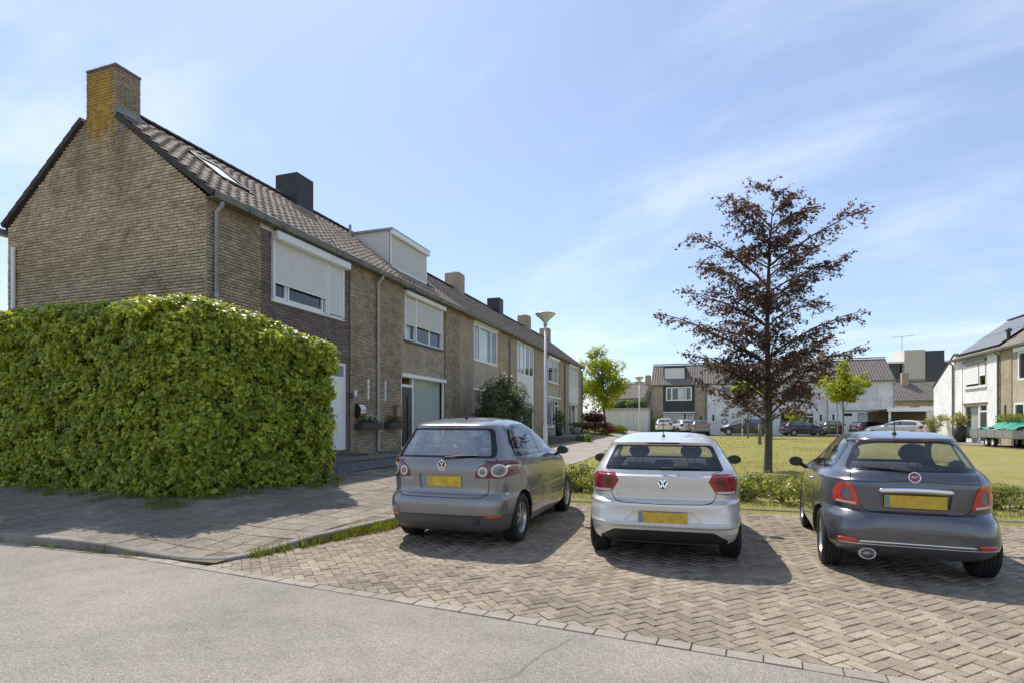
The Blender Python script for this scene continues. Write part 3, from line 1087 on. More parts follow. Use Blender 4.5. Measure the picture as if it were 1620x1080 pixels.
def gutter(root, width, x0=0.0, seams=True):
    m = MB()
    y0, z0 = EAVE.y, EAVE.z
    prof = [(y0 + .06, z0 - .075), (y0 - .08, z0 - .075), (y0 - .10, z0 + .03), (y0 - .12, z0 + .035), (y0 - .12, z0 + .02), (y0 - .092, z0 - .09), (y0 + .06, z0 - .092)]
    v = [(x0, a, b) for a, b in prof] + [(x0 + width, a, b) for a, b in prof]
    n = len(prof)
    m.add(v, [(i, (i + 1) % n, n + (i + 1) % n, n + i) for i in range(n)] + [tuple(range(n)), tuple(range(n, 2 * n))[::-1]], 0)
    if seams:
        u = x0 + 0.9
        while u < x0 + width:
            m.box(u, u + .03, y0 - .124, y0 - .08, z0 - .095, z0 + .038, 0)
            u += 1.0
    m.box(x0, x0 + width, y0 + .061, -0.004, z0 - .075, z0 - .06, 1)
    return m.build('gutter', ['gutter_zinc', 'wood_weathered'], root)


def downpipe(root, u, mat='pipe_grey', r=.042, zb=0.05):
    m = MB()
    y = -0.075
    m.tube([(u, EAVE.y - .03, EAVE.z - .11), (u, EAVE.y - .03, EAVE.z - .17), (u, y, EAVE.z - .30), (u, y, zb)], r, 10)
    for z in (1.9, 3.5):
        m.tube([(u, y, z), (u, y, z + .09)], r + .006, 10)
    for z in (0.9, 2.7, 4.4):
        m.box(u - .06, u + .06, y - .02, -.001, z, z + .03)
    return m.build('downpipe', mat, root)


def chimney(root, u0, u1, w0, w1, z0, z1, mat, cap='concrete_light', lead=True, name='chimney', bricks=None):
    m = MB()
    m.box(u0, u1, w0, w1, z0, z1, 0)
    ch = m.build(name, mat, root)
    if cap:
        m2 = MB(); m2.box(u0 + .01, u1 - .01, w0 + .01, w1 - .01, z1, z1 + .05, 0, .02)
        m2.tube([((u0 + u1) / 2, (w0 + w1) / 2, z1 + .05), ((u0 + u1) / 2, (w0 + w1) / 2, z1 + .16)], .09, 10)
        m2.build('chimney_cap', cap, ch)
    if lead:
        m3 = MB()
        m3.box(u0 - .012, u1 + .012, w0 - .012, w0 + .004, RIDGE_Z - abs(HD / 2 - w0) * math.tan(PITCH) - .05, RIDGE_Z - abs(HD / 2 - w0) * math.tan(PITCH) + .16)
        m3.build('lead_flashing', 'lead', ch)
    return ch


def brick_strip(intervals_fn, z0, z1, to3, L=0.215, H=0.052, jx=0.012, jz=0.0145, seed=1, proud=0.012):
    """yield brick placements (a0,a1,zb,zt) laid course by course"""
    rr = random.Random(seed)
    out = []
    z = z0
    k = 0
    while z + H <= z1 + 1e-6:
        for a, b in intervals_fn(z + H / 2):
            u = a - (L + jx) * ((k * 0.5 + rr.choice((0, .25, 0.08))) % 1.0)
            while u < b:
                s, e = max(u, a), min(u + L, b)
                if rr.random() < .12 and e - s > L * .9:
                    out.append((s, s + L * .48, z, z + H)); s = s + L * .48 + jx
                if e - s > 0.03: out.append((s, e, z, z + H))
                u += L + jx
        z += H + jz
        k += 1
    return out


def bricks_mesh(name, bricks, to3, mat, parent, proud=0.013, seed=5):
    rr = np.random.RandomState(seed)
    n = len(bricks)
    B = np.array(bricks)
    pr = proud * (0.5 + rr.rand(n))
    dz = rr.uniform(-.0025, .0025, (n, 2)); c = .004
    V = np.zeros((n, 8, 3))
    a0, a1, z0, z1 = B.T
    z0 = z0 + dz[:, 0]; z1 = z1 + dz[:, 0] + dz[:, 1] * .5
    tl = rr.uniform(-.003, .003, n)
    for k, (aa, zz, d) in enumerate(((a0, z0, 0 * pr - .002), (a1, z0 + tl, 0 * pr - .002), (a1, z1 + tl, 0 * pr - .002), (a0, z1, 0 * pr - .002),
                                     (a0 + c, z0 + c, pr), (a1 - c, z0 + c + tl, pr), (a1 - c, z1 - c + tl, pr + rr.uniform(-.002, .002, n)), (a0 + c, z1 - c, pr))):
        V[:, k, 0], V[:, k, 1], V[:, k, 2] = aa, zz, d
    P = to3(V.reshape(-1, 3))
    Fq = np.array([(4, 5, 6, 7), (0, 1, 5, 4), (1, 2, 6, 5), (2, 3, 7, 6), (3, 0, 4, 7)])
    FF = (Fq[None] + (np.arange(n) * 8)[:, None, None]).reshape(-1, 4)
    o = link(name, np_mesh(name, P, FF, mat, {'tint': np.repeat(rr.rand(n), 8)}), parent)
    tag(o, kind='stuff')
    return o


def single_bricks(bricks, base, axis_u, normal, mat, parent, seed=2, name='brick', proud=0.013):
    """individual full bricks sharing three meshes; base + axis_u*a + z + normal*d"""
    rr = random.Random(seed)
    L, H = 0.215, 0.052
    mes = []
    for q in range(4):
        c = .004; p = proud * (.6 + .25 * q)
        m = MB()
        t = rr.uniform(-.003, .003)
        v = [(-L / 2, -H / 2, -.002), (L / 2, -H / 2, -.002), (L / 2, H / 2, -.002), (-L / 2, H / 2, -.002),
             (-L / 2 + c, -H / 2 + c, p), (L / 2 - c, -H / 2 + c + t, p), (L / 2 - c, H / 2 - c + t, p), (-L / 2 + c, H / 2 - c, p)]
        v = [tuple(Vector(axis_u) * a + Vector((0, 0, b)) + Vector(normal) * d) for a, b, d in v]
        m.add(v, [(4, 5, 6, 7), (0, 1, 5, 4), (1, 2, 6, 5), (2, 3, 7, 6), (3, 0, 4, 7)])
        mes.append(m.mesh('brick', mat))
    for a0, a1, z0, z1 in bricks:
        p = Vector(base) + Vector(axis_u) * ((a0 + a1) / 2) + Vector((0, 0, (z0 + z1) / 2))
        link(name, rr.choice(mes), parent, p)


def house_shell(root, front_mats, holes, gables=('wall_brick', 'wall_brick'), infill=(1.48, 4.86), rec=0.035, width=HW, thick=True):
    m = MB()
    i0, i1 = infill
    for a, b, c, d in wall_cells(0, width, -0.6, HE, [h for h in holes] + [(i0, i1, -1, 9)]):
        m.quad((a, 0, c), (b, 0, c), (b, 0, d), (a, 0, d), 0)
    for a, b, c, d in wall_cells(i0, i1, -0.6, HE, holes):
        m.quad((a, rec, c), (b, rec, c), (b, rec, d), (a, rec, d), 1)
    m.quad((i0, 0, -.6), (i0, rec, -.6), (i0, rec, HE), (i0, 0, HE), 0)
    m.quad((i1, rec, -.6), (i1, 0, -.6), (i1, 0, HE), (i1, rec, HE), 0)
    for u0, u1, z0, z1 in holes:
        y0 = rec if (u0 >= i0 - .01 and u1 <= i1 + .01) else 0
        mt = 1 if y0 else 0
        dpt = .16
        m.quad((u0, y0, z0), (u0, dpt, z0), (u0, dpt, z1), (u0, y0, z1), mt)
        m.quad((u1, dpt, z0), (u1, y0, z0), (u1, y0, z1), (u1, dpt, z1), mt)
        m.quad((u0, y0, z1), (u0, dpt, z1), (u1, dpt, z1), (u1, y0, z1), mt)
        m.quad((u0, dpt, z0), (u0, y0, z0), (u1, y0, z0), (u1, dpt, z0), mt)
    for x, g in ((0, 2), (width, 3)):
        m.add([(x, 0, -.6), (x, HD, -.6), (x, HD, HE), (x, HD / 2, RIDGE_Z - .03), (x, 0, HE)], [(0, 1, 2, 3, 4)] if x else [(4, 3, 2, 1, 0)], g)
    m.quad((width, HD, -.6), (0, HD, -.6), (0, HD, HE), (width, HD, HE), 0)
    return m.build('wall', [front_mats[0], front_mats[1], gables[0], gables[1]], root)


LEFT_Y, LEFT_Z = 8.64, 0.52
left_roots = []


def left_house(i, label):
    r = empty('row_house', (0, LEFT_Y + i * HW, LEFT_Z), R(90))
    tag(r, label, 'house', 'row houses with tan brick fronts along the garden path')
    left_roots.append(r)
    return r


# ---- house 1: corner house with the big gable
h1 = left_house(0, 'corner row house with tall brick gable and moss covered chimney behind the ivy hedge')
W1 = (1.82, 4.55, 3.80, 5.30)
D1 = (1.6, 4.72, 0.18, 2.60)
w1 = house_shell(h1, ['mortar', 'mortar_light'], [W1, D1], ('mortar', 'mortar'))
frontmap = lambda y0: (lambda P: np.stack([P[:, 0], y0 - P[:, 2], P[:, 1]], -1))


def front_bricks(root, wall, holes, seed, mats=('brick_rough', 'brick_dark')):
    iv = lambda z: [(0.0, 1.47), (4.87, HW)]
    def cut(ints, z):
        out = []
        for a, b in ints:
            segs = [(a, b)]
            for u0, u1, z0, z1 in holes:
                if z0 - .02 < z < z1 + .02:
                    segs = [s for p, q in segs for s in ((p, min(q, u0 - .01)), (max(p, u1 + .01), q)) if s[1] - s[0] > .04]
            out += segs
        return out
    bricks_mesh('pier_bricks', brick_strip(lambda z: cut(iv(z), z), -0.1, HE - .02, None, seed=seed), frontmap(0.0), mats[0], wall, seed=seed)
    bricks_mesh('infill_bricks', brick_strip(lambda z: cut([(1.49, 4.85)], z), -0.1, HE - .05, None, seed=seed + 1), frontmap(0.035), mats[1], wall, seed=seed + 1)


front_bricks(h1, w1, [W1, D1], 11)
# gable bricks: local plane x = 0, outward -x ; a runs along +y (into the house)
def gable_iv(z):
    if z < HE: return [(0.0, HD)]
    t = (z - HE) / (RIDGE_Z - HE - .02)
    return [(HD / 2 * t, HD - HD / 2 * t)] if t < 0.995 else []
gb = brick_strip(gable_iv, 0.0, RIDGE_Z - .05, None, seed=21)
def vis(b):
    ym = (b[0] + b[1]) / 2
    return b[2] > 3.2 and b[1] - b[0] > .2
cand = sorted([b for b in gb if vis(b)], key=lambda b: math.hypot((b[0] + b[1]) / 2 - 0.0, (b[2] - 4.2)))
pick = set(cand[:300])
bricks_mesh('gable_bricks', [b for b in gb if b not in pick], lambda P: np.stack([-P[:, 2], P[:, 0], P[:, 1]], -1), 'brick_tan', w1, seed=23)
single_bricks(sorted(pick), (0, 0, 0), (0, 1, 0), (-1, 0, 0), 'brick_tan', w1)
# roof
r1 = roof_shell(h1, HW, 'verge_dark')
velux = (1.45, 2.30, 1.75, 3.05)
lay_tiles(r1, HW, True, [velux])
ridge(r1, HW - .55, .55)
for side in (0, 1):                                  # verge tiles stepping up both slopes of the gable
    n = 12
    me_mb = MB()
    me_mb.box(-.05, .09, -.01, .345, -.065, .05)
    me = me_mb.mesh('verge_tile', 'verge_dark')
    for k in range(n):
        s = k * (SLOPE_L - .05) / n
        p = EAVE + SLOPE_D * s + SLOPE_N * 0.02
        if p.y + .28 > 2.58: continue                # the stack stands here
        if side == 0:
            link('verge_tile', me, r1, p, (PITCH - .05, 0, 0))
        else:
            link('verge_tile', me, r1, (p.x + .004, HD - p.y - .1, p.z + .07), (PITCH - .05, 0, PI))
# the hatch is bare under the tiles: roof window
m = MB()
def slp(u, s, n): return tuple(EAVE + SLOPE_D * s + SLOPE_N * n + Vector((u, 0, 0)))
def slope_box(m, u0, u1, s0, s1, n0, n1, mat=0):
    v = [slp(u, s, n) for n in (n0, n1) for s in (s0, s1) for u in (u0, u1)]
    m.add(v, [(0, 2, 3, 1), (4, 5, 7, 6), (0, 1, 5, 4), (2, 6, 7, 3), (0, 4, 6, 2), (1, 3, 7, 5)], mat)
u0, u1, s0, s1 = velux
slope_box(m, u0, u0 + .09, s0, s1, .0, .12); slope_box(m, u1 - .09, u1, s0, s1, .0, .12)
slope_box(m, u0, u1, s0, s0 + .09, .0, .119); slope_box(m, u0, u1, s1 - .12, s1, .0, .121)
rw = m.build('roof_window', 'anthracite', r1)
m = MB(); slope_box(m, u0 + .08, u1 - .08, s0 + .08, s1 - .1, .05, .085); m.build('pane', 'shutter_white', rw)
gutter(h1, HW + .06, -.06)
m = MB()                                            # rear gutter end seen past the gable
m.box(-.10, 1.2, HD + .17, HD + .36, EAVE.z - .12, EAVE.z + .02)
m.build('rear_gutter', 'zinc', h1)
downpipe(h1, 0.17, 'zinc', .045)
m = MB(); m.tube([(-.06, 5.88, 2.2), (-.06, 5.88, 5.05)], .045, 10); m.build('vent_pipe', 'white_pvc', h1)
# chimney flush with the gable
c0, c1 = 2.58, 3.49
ch = MB(); ch.box(0.004, .56, c0, c1, HE + 1.5, 8.72)
chim = ch.build('chimney', 'mortar', h1)
cbz = (HE + 1.9, 8.72)
for nm, iv, to3, seed in (('stack_bricks', (c0, c1), lambda P: np.stack([0.004 - P[:, 2], P[:, 0], P[:, 1]], -1), 31),
                          ('stack_bricks', (0.0, .56), lambda P: np.stack([P[:, 0], c0 - P[:, 2], P[:, 1]], -1), 33)):
    bricks_mesh(nm, brick_strip(lambda z, iv=iv: [iv], *cbz, None, seed=seed), to3, 'brick_tan', chim, seed=seed)
m = MB(); m.box(-.008, .575, c0 - .012, c1 + .008, 8.722, 8.77); m.build('chimney_cap', 'mortar', chim)
m = MB()
lz = RIDGE_Z - (HD / 2 - c0) * math.tan(PITCH)
m.box(0.0, .60, c0 - .022, c0 - .010, lz - .05, lz + .20)
m.box(.562, .58, c0 - .02, HD / 2, lz, lz + .22)
m.build('lead_flashing', 'lead', chim)
# moss tufts along the chimney head
mm = []
for k in range(60):
    pass
# window with roller shutters
u0, u1, z0, z1 = W1
wf = frame(h1, u0, u1, z0, z1, y=.03, fw=.06, mull=(3.80,), bars=(), skip=(1,))
m = MB()
for a, b in ((1.90, 2.32), (2.36, 3.70)):
    m.box(a, a + .05, .02, .08, z0 + .06, 4.3); m.box(b - .05, b, .02, .08, z0 + .06, 4.3)
    m.box(a + .05, b - .05, .021, .079, z0 + .06, z0 + .11)
m.build('casement', 'white_pvc', wf)
slats(wf, u0 + .05, 3.77, 4.24, z1 - .02, -.012)
slats(wf, 3.85, u1 - .03, z0 + .1, z1 - .02, -.012)
for a in (u0, 3.75, 3.84, u1 - .05):
    m = MB(); m.box(a, a + .055, -.035, .03, z0 + .03, z1); m.build('guide_rail', 'white_pvc', wf)
m = MB(); m.box(u0 - .02, 3.78, -.20, .03, z1 - .10, z1 + .12, 0, .03); m.build('shutter_box', 'white_pvc', wf)
m = MB(); m.box(3.79, u1 + .12, -.195, .03, z1 - .10, z1 + .115, 0, .03); m.build('shutter_box', 'white_pvc', wf)
m = MB(); m.box(u0 - .03, u1 + .03, -.03, .06, z0 - .035, z0 - .002); m.build('sill', 'white_pvc', wf)
m = MB(); m.box(1.45, 1.84, -.02, .03, HE - .16, HE - .03); m.build('white_plank', 'white_paint', h1)
# front door with fanlight
u0, u1, z0, z1 = D1
df = frame(h1, u0, u1, z0, z1, y=.05, fw=.08, mull=(3.72,), bars=((3.72, u1, 2.18),), name='door_frame')
m = MB(); m.box(3.80, u1 - .08, .06, .10, z0 + .08, 2.14); m.box(3.92, u1 - .20, .052, .06, 0.5, 2.0, 0, .006); d = m.build('door', 'white_pvc', h1)
m = MB(); m.box(4.05, 4.35, .046, .052, .62, .92); m.build('mail_flap', 'steel', d)
m = MB(); m.tube([(3.86, .03, 1.15), (3.86, .03, 1.4)], .012, 6); m.build('door_handle', 'steel', d)
m = MB(); m.box(4.4, 4.9, -.9, .0, -.3, .10); m.build('door_step', 'slab', h1)
m = MB(); m.tube([(4.82, -.10, 1.62), (4.82, -.10, 1.78)], .035, 8); m.tube([(4.82, 0, 1.74), (4.82, -.10, 1.74)], .012, 6); m.build('door_lamp', 'anthracite', h1)
# narrow glass block slits
def glass_slit(root, u, z0, z1, w=.13, n=4):
    m = MB()
    m.box(u, u + w, -.016, .0, z0, z1)
    s = m.build('glass_block_slit', 'concrete_light', root)
    for k in range(n):
        q = MB(); a = z0 + .03 + (z1 - z0 - .04) * k / n
        q.box(u + .02, u + w - .02, -.024, -.016, a, a + (z1 - z0) / n - .03, 0, .006); q.build('glass_block', 'shutter_white', s)
glass_slit(h1, 5.70, 1.62, 2.26)
m = MB(); m.box(5.06, 5.18, -.02, 0, 1.70, 1.88); m.build('number_plate', 'white_paint', h1)
downpipe(h1, 6.22, 'pipe_pvc', .045)
m = MB(); m.tube([(1.40, 0.0, 3.95), (1.40, -.07, 3.97), (1.43, -.09, 4.02)], .014, 6); m.build('flag_holder', 'anthracite', h1)

# ---- house 2
h2 = left_house(1, 'row house with dormer, grey front door and pleated curtains behind large window')
W2 = (1.74, 4.62, 3.74, 5.30)
D2 = (1.50, 4.84, 0.02, 2.56)
w2 = house_shell(h2, ['mortar', 'mortar_light'], [W2, D2])
front_bricks(h2, w2, [W2, D2], 41, ('brick_rough', 'brick_infill'))
r2 = roof_shell(h2, HW, 'verge_dark')
DOR = (2.55, 5.45, 1.15, 4.2)
lay_tiles(r2, HW, True, [DOR])
ridge(r2, HW)
gutter(h2, HW)
u0, u1, z0, z1 = W2
wf = frame(h2, u0, u1, z0, z1, y=.05, fw=.07, mull=(2.52, 3.62))
slats(wf, u0 + .05, 2.49, 4.30, z1 - .03, .01, mat='screen_grey', pitch=.09)
slats(wf, 2.55, u1 - .05, 4.34, z1 - .03, .01, mat='screen_grey', pitch=.09)
m = MB(); m.box(u0 - .05, u1 + .12, -.13, .06, z1 - .05, z1 + .12, 0, .025); m.build('screen_box', 'white_pvc', wf)
for a in (u0, 2.49, u1 - .05):
    m = MB(); m.box(a, a + .05, -.01, .05, z0, z1); m.build('guide_rail', 'white_pvc', wf)
m = MB(); m.box(u0 - .05, u1 + .05, -.05, .06, z0 - .06, z0 - .002); m.build('sill', 'anthracite', wf)
curtain(wf, u0 + .1, 2.5, z0 + .1, z1 - .1, .25, 'curtain_white')
u0, u1, z0, z1 = D2
df = frame(h2, u0, u1, z0, z1, y=.04, fw=.09, mull=(2.36,), bars=((u0, 2.36, 2.20),), name='shopfront_window')
curtain(df, 2.45, u1 - .05, z0 + .12, z1 - .06, .22)
m = MB(); m.box(u0 - .02, u1 + .03, -.07, .04, z1 - .08, z1 + .05, 0, .012); m.build('lintel', 'white_pvc', df)
m = MB(); m.box(u0 + .09, 2.30, .05, .09, z0 + .03, 2.15); d = m.build('door', 'anthracite', h2)
m = MB(); m.box(1.95, 2.01, .02, .05, .35, 1.85); m.build('door_handle', 'plastic_black', d)
glass_slit(h2, 0.42, 1.62, 2.28, .12)
# dormer on the roof slope
dm = MB()
yf = 1.12                               # front of the dormer, depth into the house
zb, zt = EAVE.z + (yf - EAVE.y) * math.tan(PITCH), 7.86
du0, du1 = 2.62, 5.42
yb = HD / 2 + .1
dm.add([(du0, yf, zb - .1), (du0, yf, zt), (du0, yb, zt + .04), (du0, yb, zb + 1.0)], [(0, 1, 2, 3)], 0)
dm.add([(du1, yf, zb - .1), (du1, yb, zb + 1.0), (du1, yb, zt + .04), (du1, yf, zt)], [(0, 1, 2, 3)], 0)
dm.box(du0 - .08, du1 + .08, yf - .14, yb, zt, zt + .075, 1)
dm.quad((du0, yf, zb - .12), (du1, yf, zb - .12), (du1, yf, zb + .03), (du0, yf, zb + .03), 0)
dorm = dm.build('dormer', ['zinc_pale', 'zinc'], r2) if 'zinc_pale' in MAKERS else dm.build('dormer', ['screen_grey', 'zinc'], r2)
m = MB()
m.box(du0, du1, yf - .03, yf + .02, zb, zb + .06); m.box(du0, du0 + .07, yf - .029, yf + .02, zb + .06, zt); m.box(du1 - .07, du1, yf - .029, yf + .02, zb + .06, zt)
m.box(du0 - .05, du1 + .05, yf - .16, yf - .02, zt - .16, zt + .02, 0, .02)
m.build('window_frame', 'white_pvc', dorm)
slats(dorm, du0 + .07, du1 - .07, zb + .07, zt - .14, yf - .012, 'screen', 'screen_grey', .11)
m = MB(); m.tube([(du0 - .25, HD / 2 - .45, RIDGE_Z - .4), (du0 - .25, HD / 2 - .45, RIDGE_Z + .12)], .05, 8); m.build('vent_pipe', 'zinc', r2)

# ---- houses 3 to 6: plain brick courses in the material
def plain_house(i, label, mats=('wall_brick', 'wall_infill'), holes=()):
    h = left_house(i, label)
    w = house_shell(h, mats, holes)
    rf = roof_shell(h, HW, 'verge_dark')
    lay_tiles(rf, HW, False)
    ridge(rf, HW)
    gutter(h, HW)
    return h


W3, G3 = (1.62, 4.55, 3.70, 5.36), (1.52, 4.8, .45, 2.5)
h3 = plain_house(2, 'row house with plain white three pane upper window behind the big shrub', holes=[W3, G3])
u0, u1, z0, z1 = W3
wf = frame(h3, u0, u1, z0, z1, y=.02, fw=.09, mull=(2.25, 3.75)); curtain(wf, 2.3, 3.7, z0 + .1, z1 - .1, .22, 'curtain_white')
m = MB(); m.box(u0 - .12, u1 + .12, -.05, .03, z1 + .003, z1 + .11); m.build('lintel', 'white_paint', wf)
frame(h3, *G3, y=.04, fw=.09, mull=(2.5,))
downpipe(h3, 6.24, 'pipe_grey')
W4 = (1.42, 4.55, 1.98, 5.42)
h4 = plain_house(3, 'row house with tall white front window panel behind the lamp post', holes=[W4, (1.6, 4.6, .1, 1.9)])
u0, u1, z0, z1 = W4
wf = frame(h4, u0, u1, z0, z1, y=.0, fw=.1, mull=(1.95, 2.75, 3.75), bars=((u0, u1, 3.65),)); curtain(wf, 2.0, 3.7, 3.75, z1 - .1, .22, 'curtain_white')
m = MB(); m.box(u0 + .09, u1 - .09, .0, .02, 2.05, 3.6); m.build('white_panel', 'white_paint', wf)
frame(h4, 1.6, 4.6, .1, 1.9, y=.04, mull=(2.5,))
W5, G5 = (1.75, 4.35, 3.65, 5.20), (1.45, 3.55, .65, 2.55)
h5 = plain_house(4, 'row house with pale blinds in its lower window above the paved terrace', holes=[W5, G5, (3.65, 4.6, .05, 2.5)])
u0, u1, z0, z1 = W5
wf = frame(h5, u0, u1, z0, z1, y=.02, fw=.09, mull=(3.1, 3.6))
m = MB(); m.box(u0 - .1, u1 + .12, -.12, .02, z1 - .02, z1 + .18, 0, .03); m.build('shutter_box', 'white_pvc', wf)
m = MB(); m.box(u0 - .08, u1 + .08, -.06, .02, z0 - .07, z0 - .002); m.build('sill', 'white_paint', wf)
u0, u1, z0, z1 = G5
wf = frame(h5, u0, u1, z0, z1, y=.02, fw=.1, mull=(2.9,))
for k in range(14):
    m = MB(); a = z0 + .12 + k * .125; m.box(u0 + .1, 2.86, .09, .12, a, a + .075); m.build('blind_slat', 'curtain_white', wf)
m = MB(); m.box(u0 - .1, 4.7, -.16, .02, z1, z1 + .16, 0, .03); m.build('shutter_box', 'white_pvc', wf)
m = MB(); m.box(u0 - .08, u1 + .05, -.06, .02, z0 - .07, z0 - .002); m.build('sill', 'white_paint', wf)
frame(h5, 3.65, 4.6, .05, 2.5, y=.04, fw=.09, bars=((3.65, 4.6, 2.1),), name='door_frame')
m = MB(); m.box(3.74, 4.5, .07, .1, .08, 2.05); m.build('door', 'anthracite', h5)
downpipe(h5, 6.2, 'pipe_grey', .055)
W6 = (1.55, 4.85, 3.85, 5.3)
h6 = plain_house(5, 'end row house with white panel under its beige upper shutter beside the green tree', holes=[W6, (1.55, 4.85, .05, 2.38)])
u0, u1, z0, z1 = W6
wf = frame(h6, u0, u1, z0, z1, y=.0, fw=.1)
slats(wf, u0 + .1, u1 - .1, z0 + .1, z1 - .1, -.005, mat='render_shutter' if 'render_shutter' in MAKERS else 'screen_grey', pitch=.08)
m = MB(); m.box(u0 - .04, u1 + .04, -.12, .0, z1 - .03, z1 + .17, 0, .03); m.build('shutter_box', 'white_pvc', wf)
m = MB(); m.box(u0, u1, -.03, .03, 2.42, 3.82); m.build('white_panel', 'white_paint', h6)
wf = frame(h6, 1.55, 4.85, .05, 2.38, y=.02, fw=.1, mull=(2.6, 3.9), name='door_frame')
curtain(wf, 1.7, 2.5, .2, 2.2, .2, 'curtain_white')
m = MB(); m.box(4.0, 4.72, .04, .08, .1, 2.2); m.build('door', 'white_pvc', h6)
downpipe(h6, HW - .06, 'pipe_grey', .06)

# chimneys on the party lines
for root, mat, w, nm in ((h1, 'slate_black', (5.83, 6.62), None), (h3, 'wall_brick', (5.85, 6.6), 'c'), (h4, 'slate_black', (5.85, 6.6), None), (h5, 'wall_brick', (5.85, 6.6), 'c'), (h6, 'wall_brick', (5.6, 6.2), 'c')):
    chimney(root, w[0], w[1], HD / 2 - .42, HD / 2 + .42, RIDGE_Z - .9, RIDGE_Z + .88, mat, 'concrete_light' if nm else None)

# ---- letter boxes, planters on the front walls (separate things)
def place_left(o, u, y=0.0, z=0.0):
    o.location = (-y, LEFT_Y + u, LEFT_Z + z); o.rotation_euler = (0, 0, R(90)); return o


lb = empty('letter_box'); place_left(lb, 0)
m = MB()
pr = [(-.02, 1.08), (-.10, 1.10), (-.19, 1.20), (-.20, 1.34), (-.13, 1.46), (-.02, 1.50)]
m.prism(pr, lambda a, b, t: (t, a, b), 5.10, 5.40, 0, smooth=False)
m.build('body', 'steel', lb)
m = MB(); m.prism([(p[0] * 1.03, 1.29 + (p[1] - 1.29) * 1.03) for p in pr], lambda a, b, t: (t, a, b), 5.085, 5.10); m.prism([(p[0] * 1.03, 1.29 + (p[1] - 1.29) * 1.03) for p in pr], lambda a, b, t: (t, a, b), 5.40, 5.415); m.build('side_panel', 'plastic_black', lb)
tag(lb, 'curved steel letter box on the brick pier beside the white door', 'letter box')
lb = empty('letter_box'); place_left(lb, 0)
m = MB(); m.box(7.18, 7.52, -.17, -.003, 1.14, 1.46, 0, .01); m.build('body', 'bronze_metal', lb)
m = MB(); m.box(7.17, 7.53, -.19, -.003, 1.462, 1.49, 0, .008); m.build('lid', 'bronze_metal', lb)
tag(lb, 'square bronze letter box on the brick pier beside the grey door', 'letter box')


def window_box(u0, u1, z, label, flower):
    b = empty('window_box'); place_left(b, 0)
    m = MB(); m.prism([(-.04, z), (-.25, z), (-.29, z + .2), (-.04, z + .2)], lambda a, c, t: (t, a, c), u0, u1); m.build('trough', 'anthracite', b)
    m = MB(); m.box(u0 + .1, u0 + .14, -.05, .0, z, z + .1); m.box(u1 - .14, u1 - .1, -.05, .0, z, z + .1); m.build('bracket', 'anthracite', b)
    tag(b, label, 'planter')
    return b


wb1 = window_box(5.06, 6.12, .72, 'anthracite wall planter with white flowers under the steel letter box', 'w')
wb2 = window_box(6.60, 7.46, .74, 'anthracite wall planter with pink flowers under the bronze letter box', 'p')
# ---------------------------------------------------------------- cars (local: x right, y forward, z up, origin under the rear axle)
def pchip(xk, yk, x):
    xk, yk, x = map(lambda a: np.asarray(a, float), (xk, yk, x))
    h = np.diff(xk); d = np.diff(yk) / h
    m = np.zeros_like(yk)
    for i in range(1, len(xk) - 1):
        if d[i - 1] * d[i] > 0:
            w1, w2 = 2 * h[i] + h[i - 1], h[i] + 2 * h[i - 1]
            m[i] = (w1 + w2) / (w1 / d[i - 1] + w2 / d[i])
    m[0], m[-1] = d[0], d[-1]
    i = np.clip(np.searchsorted(xk, x) - 1, 0, len(h) - 1)
    t = (x - xk[i]) / h[i]
    return ((1 + 2 * t) * (1 - t) ** 2) * yk[i] + t * (1 - t) ** 2 * h[i] * m[i] + t * t * (3 - 2 * t) * yk[i + 1] + t * t * (t - 1) * h[i] * m[i + 1]


